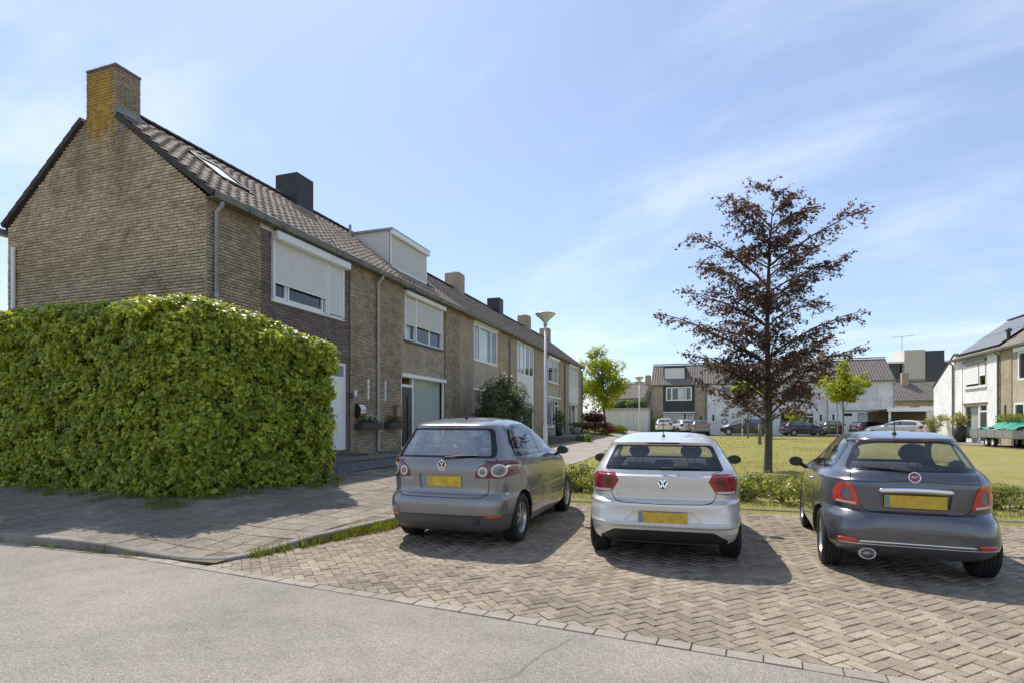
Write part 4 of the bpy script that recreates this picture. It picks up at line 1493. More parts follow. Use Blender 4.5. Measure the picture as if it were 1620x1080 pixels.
class Shell:
    def __init__(s, levels, nl=96, nq=40):
        L = np.array(levels, float)                      # z, yr, yf, w, nr, nf
        t = np.concatenate([[0], np.cumsum(np.sqrt(np.diff(L[:, 0]) ** 2 + (np.diff(L[:, 1]) * .8) ** 2 + np.diff(L[:, 3]) ** 2) + 0.012)])
        tt = np.linspace(0, t[-1], nl)
        tt = np.unique(np.concatenate([tt, t]))
        s.lv = np.stack([pchip(t, L[:, k], tt) for k in range(6)], 1)
        rings = []
        for z, yr, yf, w, nr, nf in s.lv:
            yc = (yr + yf) / 2; a = (yf - yr) / 2
            q = []
            for n, sg in ((nr, -1), (nf, 1)):
                th = np.linspace(0, PI / 2, 900)
                c, sn = np.cos(th) ** (2 / n), np.sin(th) ** (2 / n)
                X, Y = w * sn, sg * a * c
                dl = np.concatenate([[0], np.cumsum(np.hypot(np.diff(X), np.diff(Y) * .55))])
                f = np.linspace(0, dl[-1], nq + 1)
                q.append((np.interp(f, dl, X), yc + np.interp(f, dl, Y)))
            x = np.concatenate([q[0][0], q[1][0][::-1][1:]]); y = np.concatenate([q[0][1], q[1][1][::-1][1:]])
            x = np.concatenate([x, -x[-2:0:-1]]); y = np.concatenate([y, y[-2:0:-1]])
            rings.append(np.stack([x, y, np.full_like(x, z)], 1))
        s.P = np.stack(rings)
        dk = np.gradient(s.P, axis=0)
        da = (np.roll(s.P, -1, 1) - np.roll(s.P, 1, 1))
        nr_ = np.cross(da, dk)
        s.Nn = nr_ / np.maximum(np.linalg.norm(nr_, axis=2, keepdims=True), 1e-9)
        s.Nn[-1] = (0, 0, 1)

    def row(s, z):
        return [float(np.interp(z, s.lv[:, 0], s.lv[:, k])) for k in range(1, 6)]

    def rear(s, x, z, off=0.0):
        yr, yf, w, nr, nf = s.row(z)
        a = (yf - yr) / 2
        r = min(abs(x) / w, .999)
        return Vector((x, (yr + yf) / 2 - a * (1 - r ** nr) ** (1 / nr) - off, z))

    def side(s, y, z, sg=1, off=0.0):
        yr, yf, w, nr, nf = s.row(z)
        a = (yf - yr) / 2; yc = (yr + yf) / 2
        n = nr if y < yc else nf
        r = min(abs(y - yc) / a, .999)
        return Vector((sg * (w * (1 - r ** n) ** (1 / n) + off), y, z))


def inside(p, poly):
    x, y = p
    c = False
    n = len(poly)
    j = n - 1
    for i in range(n):
        xi, yi = poly[i]; xj, yj = poly[j]
        if (yi > y) != (yj > y) and x < (xj - xi) * (y - yi) / (yj - yi) + xi: c = not c
        j = i
    return c


def circle(cx, cy, r, n=18):
    return [(cx + r * math.cos(2 * PI * k / n), cy + r * math.sin(2 * PI * k / n)) for k in range(n)]


def mirror(poly):
    return [(-a, b) for a, b in poly][::-1]


def rounded(poly, r=0.03, n=3):
    out = []
    m = len(poly)
    for i in range(m):
        p, a, b = Vector(poly[i]), Vector(poly[i - 1]), Vector(poly[(i + 1) % m])
        da, db = (a - p), (b - p)
        rr = min(r, da.length * .45, db.length * .45)
        s, e = p + da.normalized() * rr, p + db.normalized() * rr
        for k in range(n + 1):
            t = k / n
            q = s * (1 - t) ** 2 + p * 2 * t * (1 - t) + e * t * t
            out.append((q.x, q.y))
    return out


def strip(pts, w, closed=False):
    """thin quads along a 2d polyline"""
    out = []
    P = [Vector(p) for p in pts]
    if closed: P.append(P[0])
    for a, b in zip(P[:-1], P[1:]):
        d = (b - a).normalized(); n = Vector((-d.y, d.x)) * w / 2
        a2, b2 = a - d * w * .3, b + d * w * .3
        out.append([tuple(a2 - n), tuple(b2 - n), tuple(b2 + n), tuple(a2 + n)])
    return out


def carve(shell, regions):
    """regions: (key, proj, polys). Returns dict key -> (V, faces, normals)"""
    bm = bmesh.new()
    nl = bm.verts.layers.float_vector.new('nrm')
    reg = bm.faces.layers.int.new('reg')
    K, Mn = shell.P.shape[:2]
    vs = []
    for i in range(K):
        rowv = []
        for j in range(Mn):
            v = bm.verts.new(shell.P[i, j]); v[nl] = shell.Nn[i, j]
            rowv.append(v)
        vs.append(rowv)
    for i in range(K - 1):
        for j in range(Mn):
            k = (j + 1) % Mn
            bm.faces.new((vs[i][j], vs[i][k], vs[i + 1][k], vs[i + 1][j]))
    bm.faces.new(vs[-1])
    keys = ['body']
    for key, proj, polys in regions:
        if key not in keys: keys.append(key)
        kid = keys.index(key)
        for poly in polys:
            us = [p[0] for p in poly]; zs = [p[1] for p in poly]
            u0, u1, z0, z1 = min(us), max(us), min(zs), max(zs)
            if proj == 'rear': U = lambda c: c.x; ok = lambda c, n: n.y < -0.12; mk = lambda a, b: (Vector((a[0], 0, a[1])), Vector((-(b[1] - a[1]), 0, b[0] - a[0])))
            elif proj == 'front': U = lambda c: c.x; ok = lambda c, n: n.y > 0.12; mk = lambda a, b: (Vector((a[0], 0, a[1])), Vector((-(b[1] - a[1]), 0, b[0] - a[0])))
            elif proj == 'right': U = lambda c: c.y; ok = lambda c, n: n.x > 0.10; mk = lambda a, b: (Vector((0, a[0], a[1])), Vector((0, -(b[1] - a[1]), b[0] - a[0])))
            else: U = lambda c: c.y; ok = lambda c, n: n.x < -0.10; mk = lambda a, b: (Vector((0, a[0], a[1])), Vector((0, -(b[1] - a[1]), b[0] - a[0])))
            cand = []
            for f in bm.faces:
                zz = [v.co.z for v in f.verts]
                if max(zz) < z0 or min(zz) > z1: continue
                uu = [U(v.co) for v in f.verts]
                if max(uu) < u0 or min(uu) > u1: continue
                n = f.verts[0][nl] + f.verts[len(f.verts) // 2][nl]
                if ok(None, n.normalized() if n.length > 0 else n): cand.append(f)
            for i in range(len(poly)):
                a, b = poly[i], poly[(i + 1) % len(poly)]
                if math.hypot(a[0] - b[0], a[1] - b[1]) < 1e-6: continue
                co, no = mk(a, b)
                sub = [f for f in cand if f.is_valid]
                es = list({e for f in sub for e in f.edges}); vv = list({v for f in sub for v in f.verts})
                r = bmesh.ops.bisect_plane(bm, geom=vv + es + sub, plane_co=co, plane_no=no.normalized(), dist=2e-5)
                cand = list({g for g in r['geom'] if isinstance(g, bmesh.types.BMFace) and g.is_valid} | {f for f in sub if f.is_valid})
            for f in cand:
                c = f.calc_center_median()
                if inside((U(c), c.z), poly): f[reg] = kid
    out = {}
    bm.verts.index_update()
    for kid, key in enumerate(keys):
        fs = [f for f in bm.faces if f[reg] == kid]
        mp, V, Nl, F = {}, [], [], []
        for f in fs:
            ids = []
            for v in f.verts:
                if v.index not in mp:
                    mp[v.index] = len(V); V.append(v.co.copy()); Nl.append(Vector(v[nl]).normalized())
                ids.append(mp[v.index])
            F.append(ids)
        if F: out[key] = (V, F, Nl)
    bm.free()
    return out


def islands(data):
    V, F, Nl = data
    par = list(range(len(V)))
    def find(a):
        while par[a] != a:
            par[a] = par[par[a]]; a = par[a]
        return a
    for f in F:
        for b in f[1:]: par[find(b)] = find(f[0])
    gr_ = {}
    for f in F: gr_.setdefault(find(f[0]), []).append(f)
    out = []
    for fs in gr_.values():
        used = sorted({i for f in fs for i in f}); mp = {i: k for k, i in enumerate(used)}
        out.append(([V[i] for i in used], [[mp[i] for i in f] for f in fs], [Nl[i] for i in used]))
    return out


def shell_part(name, data, mat, parent, off=0.0, skirt=0.0, pick=None):
    """mesh of one carved region pushed out by off, with a rim of depth skirt (along the normal, signed)"""
    V, F, Nl = data
    if pick:
        F = [f for f in F if pick(sum((V[i] for i in f), Vector()) / len(f))]
        if not F: return None
        used = sorted({i for f in F for i in f}); mp = {i: k for k, i in enumerate(used)}
        V = [V[i] for i in used]; Nl = [Nl[i] for i in used]; F = [[mp[i] for i in f] for f in F]
    P = [v + n * off for v, n in zip(V, Nl)]
    faces = [list(f) for f in F]
    nb = len(faces)
    if skirt:
        cnt = {}
        for f in F:
            for a, b in zip(f, f[1:] + f[:1]):
                cnt[(a, b)] = cnt.get((a, b), 0) + 1
        low = {}
        for (a, b) in list(cnt):
            if (b, a) in cnt: continue
            for q in (a, b):
                if q not in low:
                    low[q] = len(P); P.append(P[q] + Nl[q] * skirt)
            faces.append([b, a, low[a], low[b]])
    me = bpy.data.meshes.new(name)
    me.from_pydata([tuple(p) for p in P], [], faces)
    me.materials.append(M(mat))
    me.polygons.foreach_set('use_smooth', [True] * len(faces))
    me.update()
    ln = []
    for pi, poly in enumerate(me.polygons):
        if pi < nb:
            for vi in poly.vertices: ln.append(Nl[vi])
        else:
            for vi in poly.vertices: ln.append(poly.normal.copy())
    me.normals_split_custom_set([tuple(n) for n in ln])
    return link(name, me, parent)


def make_wheel(parent, name, x, y, r, w, sg, spokes=6, rim_r=None, style='six', hub='alloy'):
    e = empty(name, (x, y, r), 0, parent)
    rr = rim_r or r * .66
    h = w / 2
    prof = [(rr * .98, -h * .80), (rr * 1.06, -h * .98), (r * .90, -h * 1.0), (r * .975, -h * .86)]
    for k in range(5):
        c = -h * .66 + k * h * .33
        prof += [(r, c - h * .12), (r, c + h * .10), (r - .008, c + h * .12), (r - .008, c + h * .19)]
    prof += [(r * .975, h * .86), (r * .90, h * 1.0), (rr * 1.06, h * .98), (rr * .98, h * .80)]
    m = MB(); m.lathe(prof, 40, axis='x'); m.build('tyre', 'rubber', e)
    m = MB()
    o = h * .62 * sg
    m.lathe([(rr * .99, -h * .8 * sg), (rr * .93, -h * .6 * sg), (rr * .90, o * .8), (rr * .99, h * .84 * sg)], 40, axis='x', mat=0)
    m.lathe([(rr * .93, o * .1), (.02, o * .1)], 30, axis='x', mat=1)
    for k in range(spokes):
        a0 = 2 * PI * k / spokes + PI / 2
        def pt(rad, da, t): return (t, rad * math.cos(a0 + da), rad * math.sin(a0 + da))
        wi, wo_ = (.30, .20) if style == 'six' else (.20, .13)
        ti, to_ = o * 1.15, o * 1.02
        if style == 'multi': wi, wo_ = .17, .10
        v = [pt(rr * .12, -wi * 2, ti), pt(rr * .12, wi * 2, ti), pt(rr * .93, wo_, to_), pt(rr * .93, -wo_, to_),
             pt(rr * .12, -wi * 2, ti - .03 * sg), pt(rr * .12, wi * 2, ti - .03 * sg), pt(rr * .93, wo_, to_ - .04 * sg), pt(rr * .93, -wo_, to_ - .04 * sg)]
        m.add(v, [(0, 1, 2, 3), (1, 5, 6, 2), (0, 3, 7, 4), (3, 2, 6, 7)], 0)
    m.lathe([(.0, o * 1.22), (rr * .15, o * 1.2), (rr * .18, o * .9)], 18, axis='x', mat=0)
    m.build('rim', [hub, 'brake_dark'], e)
    return e


def vw_emblem(parent, loc, r, nrm_tilt=0.0, name='emblem'):
    """ring with V over W, chrome on dark disc, facing -y"""
    e = MB()
    n = 32
    e.lathe([(r, .0), (r, -.007), (r * .93, -.010), (r * .86, -.007), (r * .86, .0)], n, axis='y', mat=0)
    e.lathe([(r * .87, -.002), (.001, -.003)], n, axis='y', mat=1)
    def bar(p, q, w=.12):
        p, q = Vector(p) * r, Vector(q) * r
        d = (q - p).normalized(); t = Vector((-d.y, d.x)) * w * r
        pts = [p - t, q - t, q + t, p + t]
        e.prism([tuple(a) for a in pts], lambda a, b, t_: (a, t_, b), -.009, -.002, 0)
    bar((-.40, .78), (0.0, .12)); bar((.40, .78), (0.0, .12))
    bar((-.80, .32), (-.38, -.66)); bar((.80, .32), (.38, -.66)); bar((-.38, -.66), (0, .02)); bar((.38, -.66), (0, .02))
    o = e.build(name, ['chrome', 'trim_gloss'], parent, loc, (nrm_tilt, 0, 0))
    return o


def lettering(parent, txt, loc, size, rot=(R(90), 0, 0), mat='chrome', name='lettering', sx=1.0, ext=.003):
    c = bpy.data.curves.new(name, 'FONT')
    c.body = txt; c.size = size; c.extrude = ext; c.align_x = 'CENTER'; c.align_y = 'CENTER'
    c.materials.append(M(mat))
    tmp = bpy.data.objects.new(name, c)
    COL.objects.link(tmp)
    dg = bpy.context.evaluated_depsgraph_get()
    me = bpy.data.meshes.new_from_object(tmp.evaluated_get(dg))
    bpy.data.objects.remove(tmp)
    o = link(name, me, parent, loc, rot)
    o.scale = (sx, 1, 1)
    return o


def seat(parent, x, y, z0, top, hr, mat='interior', w=.24):
    m = MB()
    m.box(x - w, x + w, y - .06, y + .06, z0, top, 0, .045)
    m.box(x - w, x + w, y + .06, y + .5, z0 - .05, z0 + .12, 0, .04)
    s = m.build('seat', mat, parent)
    m = MB()
    m.lathe([(.001, hr[1])] + [(hr[0] * math.sin(PI * k / 8), hr[1] * math.cos(PI * k / 8)) for k in range(1, 8)] + [(.001, -hr[1])], 14)
    for v in range(len(m.v)):
        a = m.v[v]; m.v[v] = (x + a[0], y + a[1] * .42, top + .05 + hr[1] + a[2])
    m.tube([(x - .05, y, top - .02), (x - .05, y, top + .09)], .007, 6); m.tube([(x + .05, y, top - .02), (x + .05, y, top + .09)], .007, 6)
    m.build('headrest', mat, s)
    return s


def build_car(sp):
    root = empty(sp['name'], sp['loc'], R(sp.get('yaw', 0)))
    tag(root, sp['label'], 'car', sp.get('group'))
    sh = Shell(sp['levels'], sp.get('nl', 96), sp.get('nq', 40))
    r, wb = sp['r'], sp['wb']
    ar = r + sp.get('arch', .04)
    regs = []
    P = sp['paint']
    # windows
    if sp.get('rear_frit'): regs.append(('frit', 'rear', [rounded(sp['rear_frit'], .05)]))
    regs.append(('rear_glass', 'rear', [rounded(sp['rear_glass'], .05)]))
    regs.append(('windscreen', 'front', [rounded(sp['windscreen'], .06)]))
    for sd in ('right', 'left'):
        if 'side_surround' in sp: regs.append(('surround', sd, [rounded(sp['side_surround'], .05)]))
        for poly in sp['side_glass']:
            regs.append(('side_glass', sd, [rounded(poly, .035, 2)]))
    for key, proj, polys in sp.get('regions', []):
        regs.append((key, proj, polys))
    for sd in ('right', 'left'):
        regs.append(('void', sd, [circle(0, r - .005, ar, 30), circle(wb, r - .005, ar, 30)]))
    ck = sp.get('cache')
    if ck is not None and 'D' in ck: D = ck['D']
    else:
        D = carve(sh, regs)
        if ck is not None: ck['D'] = D
    body = shell_part('body', D['body'], P, root)
    if 'frit' in D: shell_part('window_surround', D['frit'], 'trim_gloss', body)
    shell_part('rear_window', D['rear_glass'], sp.get('glass', 'car_glass'), root, .0)
    if 'windscreen' in D: shell_part('windscreen', D['windscreen'], 'car_glass', root)
    if 'surround' in D: shell_part('window_trim', D['surround'], 'trim_gloss', body)
    for sg, sd in ((1, 'right'), (-1, 'left')):
        for i, poly in enumerate(sp['side_glass']):
            ys_ = [p[0] for p in poly]
            shell_part('side_window', D['side_glass'], sp.get('side_glass_mat', 'car_glass'), root, pick=lambda c: c.x * sg > 0 and min(ys_) - .01 < c.y < max(ys_) + .01 and inside((c.y, c.z), poly))
    for key, (nm, mat, off, sk, par) in sp.get('region_parts', {}).items():
        if key in D:
            for piece in islands(D[key]):
                shell_part(nm.rstrip('*'), piece, mat, root if par is None else body, off, sk)
    # wheel arches: liner from the rim of the cut
    V, F, Nl = D['body']
    wm = {(s_, cy): MB() for s_ in (1, -1) for cy in (0, wb)}
    edges = {}
    for f in F:
        for a, b in zip(f, f[1:] + f[:1]): edges[(a, b)] = 1
    for (a, b) in edges:
        if (b, a) in edges: continue
        pa, pb = V[a], V[b]
        for cy in (0, wb):
            if abs(math.hypot(pa.y - cy, pa.z - r + .005) - ar) < .012 and abs(math.hypot(pb.y - cy, pb.z - r + .005) - ar) < .012 and abs(pa.x) > .4:
                s_ = 1 if pa.x > 0 else -1
                wm[(s_, cy)].quad(pa, pb, pb - Vector((s_ * .30, 0, 0)), pa - Vector((s_ * .30, 0, 0)))
    for q in wm.values():
        if q.f: q.build('wheel_arch_liner', 'plastic_black', body)
    lv0 = sp['levels'][0]
    m = MB()
    m.box(-lv0[3] + .12, lv0[3] - .12, lv0[1] + .12, lv0[2] - .25, lv0[0] - .01, lv0[0] + .02)
    m.box(-lv0[3] + .22, lv0[3] - .22, lv0[1] + .12, lv0[2] - .25, lv0[0] + .02, .62)
    V0 = sh.P[0]
    m.add([tuple(v) for v in V0], [tuple(range(len(V0)))[::-1]])
    m.build('underbody', 'plastic_black', root)
    for sg in (1, -1):
        tr = sp['track'] / 2
        for y in (0, wb):
            w_ = make_wheel(root, 'wheel', sg * tr, y, r, sp.get('tw', .19), sg, sp.get('spokes', 6), style=sp.get('rim', 'six'))
    # interior
    belt = sp['belt']
    m = MB(); m.box(-.55, .55, .05, wb - .5, .5, .56); m.box(-.62, .62, wb - .62, wb - .35, belt - .25, belt - .02, 0, .05); m.build('interior_floor', 'interior', root)
    if sp.get('seats', True):
        hm = sp.get('seat_mat', 'interior')
        for x in (-.34, .34): seat(root, x, wb * .47, .55, belt - .02, sp.get('headrest', (.13, .10)), hm)
        m = MB(); m.box(-.56, .56, .14, .26, .55, belt - .10, 0, .05); m.build('rear_bench', hm, root)
        for x in sp.get('rear_heads', ()):
            m = MB(); m.box(x - .11, x + .11, .17, .25, belt - .09, belt + .075, 0, .035); m.build('rear_headrest', hm, root)
    # mirrors
    if sp.get('mirrors', True):
        for sg in (1, -1):
            my = sp['mirror'][0]; mz = sp['mirror'][1]
            b = sh.side(my, mz - .03, sg)
            m = MB()
            n = 12
            ring = []
            ex = sp['mirror'][2]
            for t, k in ((-.055, .96), (0, 1.0), (.05, .8), (.085, .35)):
                ring.append([(b.x + sg * (.04 + ex * .5) + ex * .5 * k * math.cos(2 * PI * q / n), my + t, mz + .03 + .062 * k * math.sin(2 * PI * q / n)) for q in range(n)])
            v = [p for q in ring for p in q]
            m.add(v, [(i * n + q, (i + 1) * n + q, (i + 1) * n + (q + 1) % n, i * n + (q + 1) % n) for i in range(3) for q in range(n)] + [tuple(range(3 * n, 4 * n))[::-1]], 0, True)
            m.tube([(b.x - sg * .03, my + .03, mz - .06), (b.x + sg * .07, my + .02, mz + .0)], .025, 8, 1)
            mr = m.build('mirror', [sp.get('mirror_paint', P), 'plastic_black'], root)
            m = MB()
            m.add([(b.x + sg * (.04 + ex * .5) + ex * .46 * math.cos(2 * PI * q / n), my - .057, mz + .03 + .056 * math.sin(2 * PI * q / n)) for q in range(n)], [tuple(range(n))])
            m.build('mirror_glass', 'dark_window', mr)
    root.scale = sp.get('scale', (1, 1, 1))
    return root, sh, body


def plate(root, sh, z0, z1, hw, off=.012, tilt=None):
    y = sh.rear(0, (z0 + z1) / 2).y - off
    ya, yb = sh.rear(0, z1).y, sh.rear(0, z0).y
    m = MB()
    m.box(-hw, hw, -.004, .004, z0 - (z0 + z1) / 2, z1 - (z0 + z1) / 2, 0, .003)
    t = math.atan2(ya - yb, z1 - z0) if tilt is None else tilt
    p = m.build('number_plate', 'plate_yellow', root, (0, y, (z0 + z1) / 2), (-t, 0, 0))
    m = MB(); m.box(-hw + .004, -hw + .045, -.0055, -.004, (z0 - z1) / 2 + .004, (z1 - z0) / 2 - .004); m.build('plate_band', 'plate_blue', p)
    return p


def surf_strip(root, sh, name, mat, x0, x1, zf, h, off, depth=.015, n=24, parent=None):
    """raised strip following the rear surface"""
    m = MB()
    rows = []
    for i in range(n + 1):
        x = x0 + (x1 - x0) * i / n
        z = zf(x) if callable(zf) else zf
        hh = h * (1 if 0 < i < n else .55)
        q = []
        for dz, o in ((-hh / 2, 0), (-hh / 2, off * .8), (-hh * .2, off), (hh * .2, off), (hh / 2, off * .8), (hh / 2, 0)):
            q.append(sh.rear(x, z + dz, o if o else -.004))
        rows.append(q)
    v = [p for q in rows for p in q]
    k = 6
    m.add(v, [(i * k + j, (i + 1) * k + j, (i + 1) * k + j + 1, i * k + j + 1) for i in range(n) for j in range(k - 1)] + [tuple(range(k)), tuple(range(n * k, n * k + k))[::-1]], 0, True)
    return m.build(name, mat, parent or root)


def wiper(root, sh, x0, z0, x1, z1, name='wiper'):
    m = MB()
    a, b = sh.rear(x0, z0, .022), sh.rear(x1, z1, .014)
    m.tube([a, a * .5 + b * .5 + Vector((0, -.012, .006)), b], [.013, .011, .006], 6)
    m.tube([sh.rear(x0, z0, -.01), a], .02, 10)
    c, d = sh.rear(x0 + (x1 - x0) * .35, z0 + (z1 - z0) * .35 - .002, .010), sh.rear(x1 + (x1 - x0) * .12, z1 + (z1 - z0) * .1, .010)
    m.tube([c, d], .007, 5)
    return m.build(name, 'plastic_black', root)


def antenna(root, loc, h, lean=.3):
    m = MB()
    x, y, z = loc
    m.lathe([(.024, -.012), (.022, .008), (.012, .03), (.001, .036)], 10, (x, y, z))
    m.tube([(x, y - .005, z + .02), (x, y - .005 - lean * h, z + h)], [.0055, .003], 6)
    return m.build('antenna', 'plastic_black', root)


def door_handle(root, sh, y, z, sg, mat, L=.16):
    m = MB()
    a, b, c = sh.side(y - L / 2, z, sg, .0), sh.side(y, z + .004, sg, .03), sh.side(y + L / 2, z, sg, .0)
    m.tube([a, sh.side(y - L * .35, z, sg, .028), b, sh.side(y + L * .35, z, sg, .026), c], [.008, .013, .014, .012, .007], 8)
    return m.build('door_handle', mat, root)


GAP = .007
# ---- grey hatchback with round lamps
golf_light = rounded([(.425, .82), (.46, .925), (.53, .985), (.62, 1.01), (.835, 1.02), (.84, .84), (.70, .815)], .03)
golf = dict(
    name='parked_car', label='grey hatchback with round red and white tail lamps parked beside the kerb', loc=(6.66, 6.45, 0), yaw=.4, paint='paint_grey',
    levels=[(.18, -.52, 3.10, .77, 6.5, 3.2), (.22, -.60, 3.20, .82, 6.5, 3.2), (.30, -.665, 3.30, .845, 6.5, 3.3), (.395, -.70, 3.33, .852, 6.5, 3.3), (.405, -.715, 3.34, .856, 6.5, 3.3), (.50, -.725, 3.34, .858, 6.4, 3.3), (.58, -.715, 3.32, .858, 6.2, 3.3),
            (.62, -.69, 3.30, .854, 5.6, 3.3), (.645, -.655, 3.28, .855, 5.7, 3.3), (.75, -.645, 3.18, .857, 5.8, 3.3), (.88, -.645, 2.95, .852, 5.8, 3.4), (.98, -.635, 2.55, .84, 5.8, 3.6), (1.04, -.61, 2.20, .815, 5.8, 4), (1.08, -.585, 2.05, .79, 5.8, 4.2),
            (1.22, -.49, 1.70, .72, 5.8, 4.4), (1.36, -.395, 1.32, .645, 5.8, 4.4), (1.395, -.385, 1.20, .622, 5.6, 4.4), (1.42, -.375, 1.10, .603, 5.4, 4.4), (1.445, -.30, .98, .575, 5.0, 4.4), (1.475, -.10, .84, .52, 4.5, 4.2), (1.50, .10, .70, .42, 4, 4), (1.516, .25, .60, .28, 3.6, 3.6), (1.521, .33, .52, .06, 3, 3)],
    scale=(.945, 1, 1), r=.30, wb=2.50, track=1.45, tw=.205, arch=.045, spokes=6, belt=1.05,
    rear_frit=[(-.66, 1.045), (.66, 1.045), (.655, 1.12), (.555, 1.385), (-.555, 1.385), (-.655, 1.12)],
    rear_glass=[(-.60, 1.07), (.60, 1.07), (.595, 1.12), (.515, 1.362), (-.515, 1.362), (-.595, 1.12)],
    windscreen=[(-.70, 1.05), (.70, 1.05), (.54, 1.42), (-.54, 1.42)],
    side_surround=[(-.16, 1.045), (-.20, 1.20), (-.08, 1.375), (.18, 1.432), (.85, 1.437), (1.25, 1.36), (1.62, 1.19), (1.93, 1.035)],
    side_glass=[[(-.12, 1.065), (-.155, 1.20), (-.05, 1.355), (.02, 1.385), (.05, 1.065)], [(.085, 1.065), (.055, 1.392), (.2, 1.415), (.76, 1.42), (.79, 1.065)], [(.87, 1.065), (.85, 1.42), (1.22, 1.345), (1.58, 1.18), (1.86, 1.055)]],
    glass='car_glass_bright', side_glass_mat='car_glass', rear_heads=(-.36, 0, .36), mirror=(1.62, 1.02, .19), mirror_paint='paint_grey', rim='six',
    regions=[('lower', 'rear', [[(-.9, .17), (.9, .17), (.9, .40), (-.9, .40)]]),
             ('brake', 'rear', [[(-.20, 1.395), (.20, 1.395), (.19, 1.415), (-.19, 1.415)]]),
             ('plate_recess', 'rear', [rounded([(-.30, .695), (.30, .695), (.315, .865), (-.315, .865)], .03)]),
             ('gap', 'rear', strip([(.60, .80), (.595, .66), (.54, .605), (.3, .598), (-.3, .598), (-.54, .605), (-.595, .66), (-.60, .80)], GAP) + strip([(.665, 1.04), (.675, 1.005)], GAP) + strip([(-.665, 1.04), (-.675, 1.005)], GAP)),
             ('lamp', 'rear', [golf_light, mirror(golf_light)]),
             ('lamp', 'right', [[(-.60, .825), (-.47, .83), (-.475, .93), (-.51, 1.0), (-.60, 1.02)]]), ('lamp', 'left', [[(-.60, .825), (-.47, .83), (-.475, .93), (-.51, 1.0), (-.60, 1.02)]]),
             ('ring', 'rear', [circle(.527, .892, .056), circle(.693, .905, .074), circle(-.527, .892, .056), circle(-.693, .905, .074)]),
             ('bulb', 'rear', [circle(.693, .905, .055), circle(-.693, .905, .055), circle(.527, .892, .034), circle(-.527, .892, .034)]),
             ('gap', 'right', strip([(.83, .30), (.83, 1.04)], GAP) + strip([(-.02, 1.04), (.02, .85), (.27, .62), (.36, .46), (.38, .30)], GAP) + strip([(1.93, 1.03), (2.02, .80), (1.98, .30)], GAP)),
             ('gap', 'left', strip([(.83, .30), (.83, 1.04)], GAP)),
             ('moulding', 'right', [[(.42, .515), (1.95, .50), (1.95, .53), (.42, .545)]])],
    region_parts=dict(lower=('bumper_skirt', 'plastic_grey', 0, 0, 1), brake=('brake_light', 'lens_red', .003, -.01, None), plate_recess=('plate_recess', 'paint_grey', -.022, .022, 1), gap=('panel_gap', 'groove', -.010, .010, 1),
                      lamp=('tail_light*', 'lens_dark_red', .006, -.02, None), ring=('lamp_lens*', 'lens_clear', .012, -.012, None), bulb=('lamp_bulb*', 'lens_grey', .016, -.010, None), moulding=('side_moulding', 'paint_grey', .010, -.012, 1)))
plain('plastic_grey', (0.085, 0.083, 0.082), 0.5, var=0.1)
root, sh, body = build_car(golf)
plate(root, sh, .715, .835, .255, off=-.012)
vw_emblem(root, tuple(sh.rear(0, .955, .004)), .064, R(6))
lettering(root, 'GOLF', tuple(sh.rear(-.455, .80, .003)), .042, (R(90), 0, R(-3)), sx=1.25)
wiper(root, sh, .03, 1.045, .40, 1.075)
antenna(root, (-.02, .12, 1.503), .16, .5)
for sg in (1, -1):
    surf_strip(root, sh, 'reflector', 'lens_orange', sg * .575, sg * .745, .385, .03, .006)
    for y in (.68, 1.75): door_handle(root, sh, y - .05, .93, sg, 'paint_grey')
m = MB(); m.lathe([(.035, -.02), (.035, .01), (.028, .012)], 14, sh.rear(.47, .33), 'y'); m.build('tow_eye_cover', 'plastic_black', root)

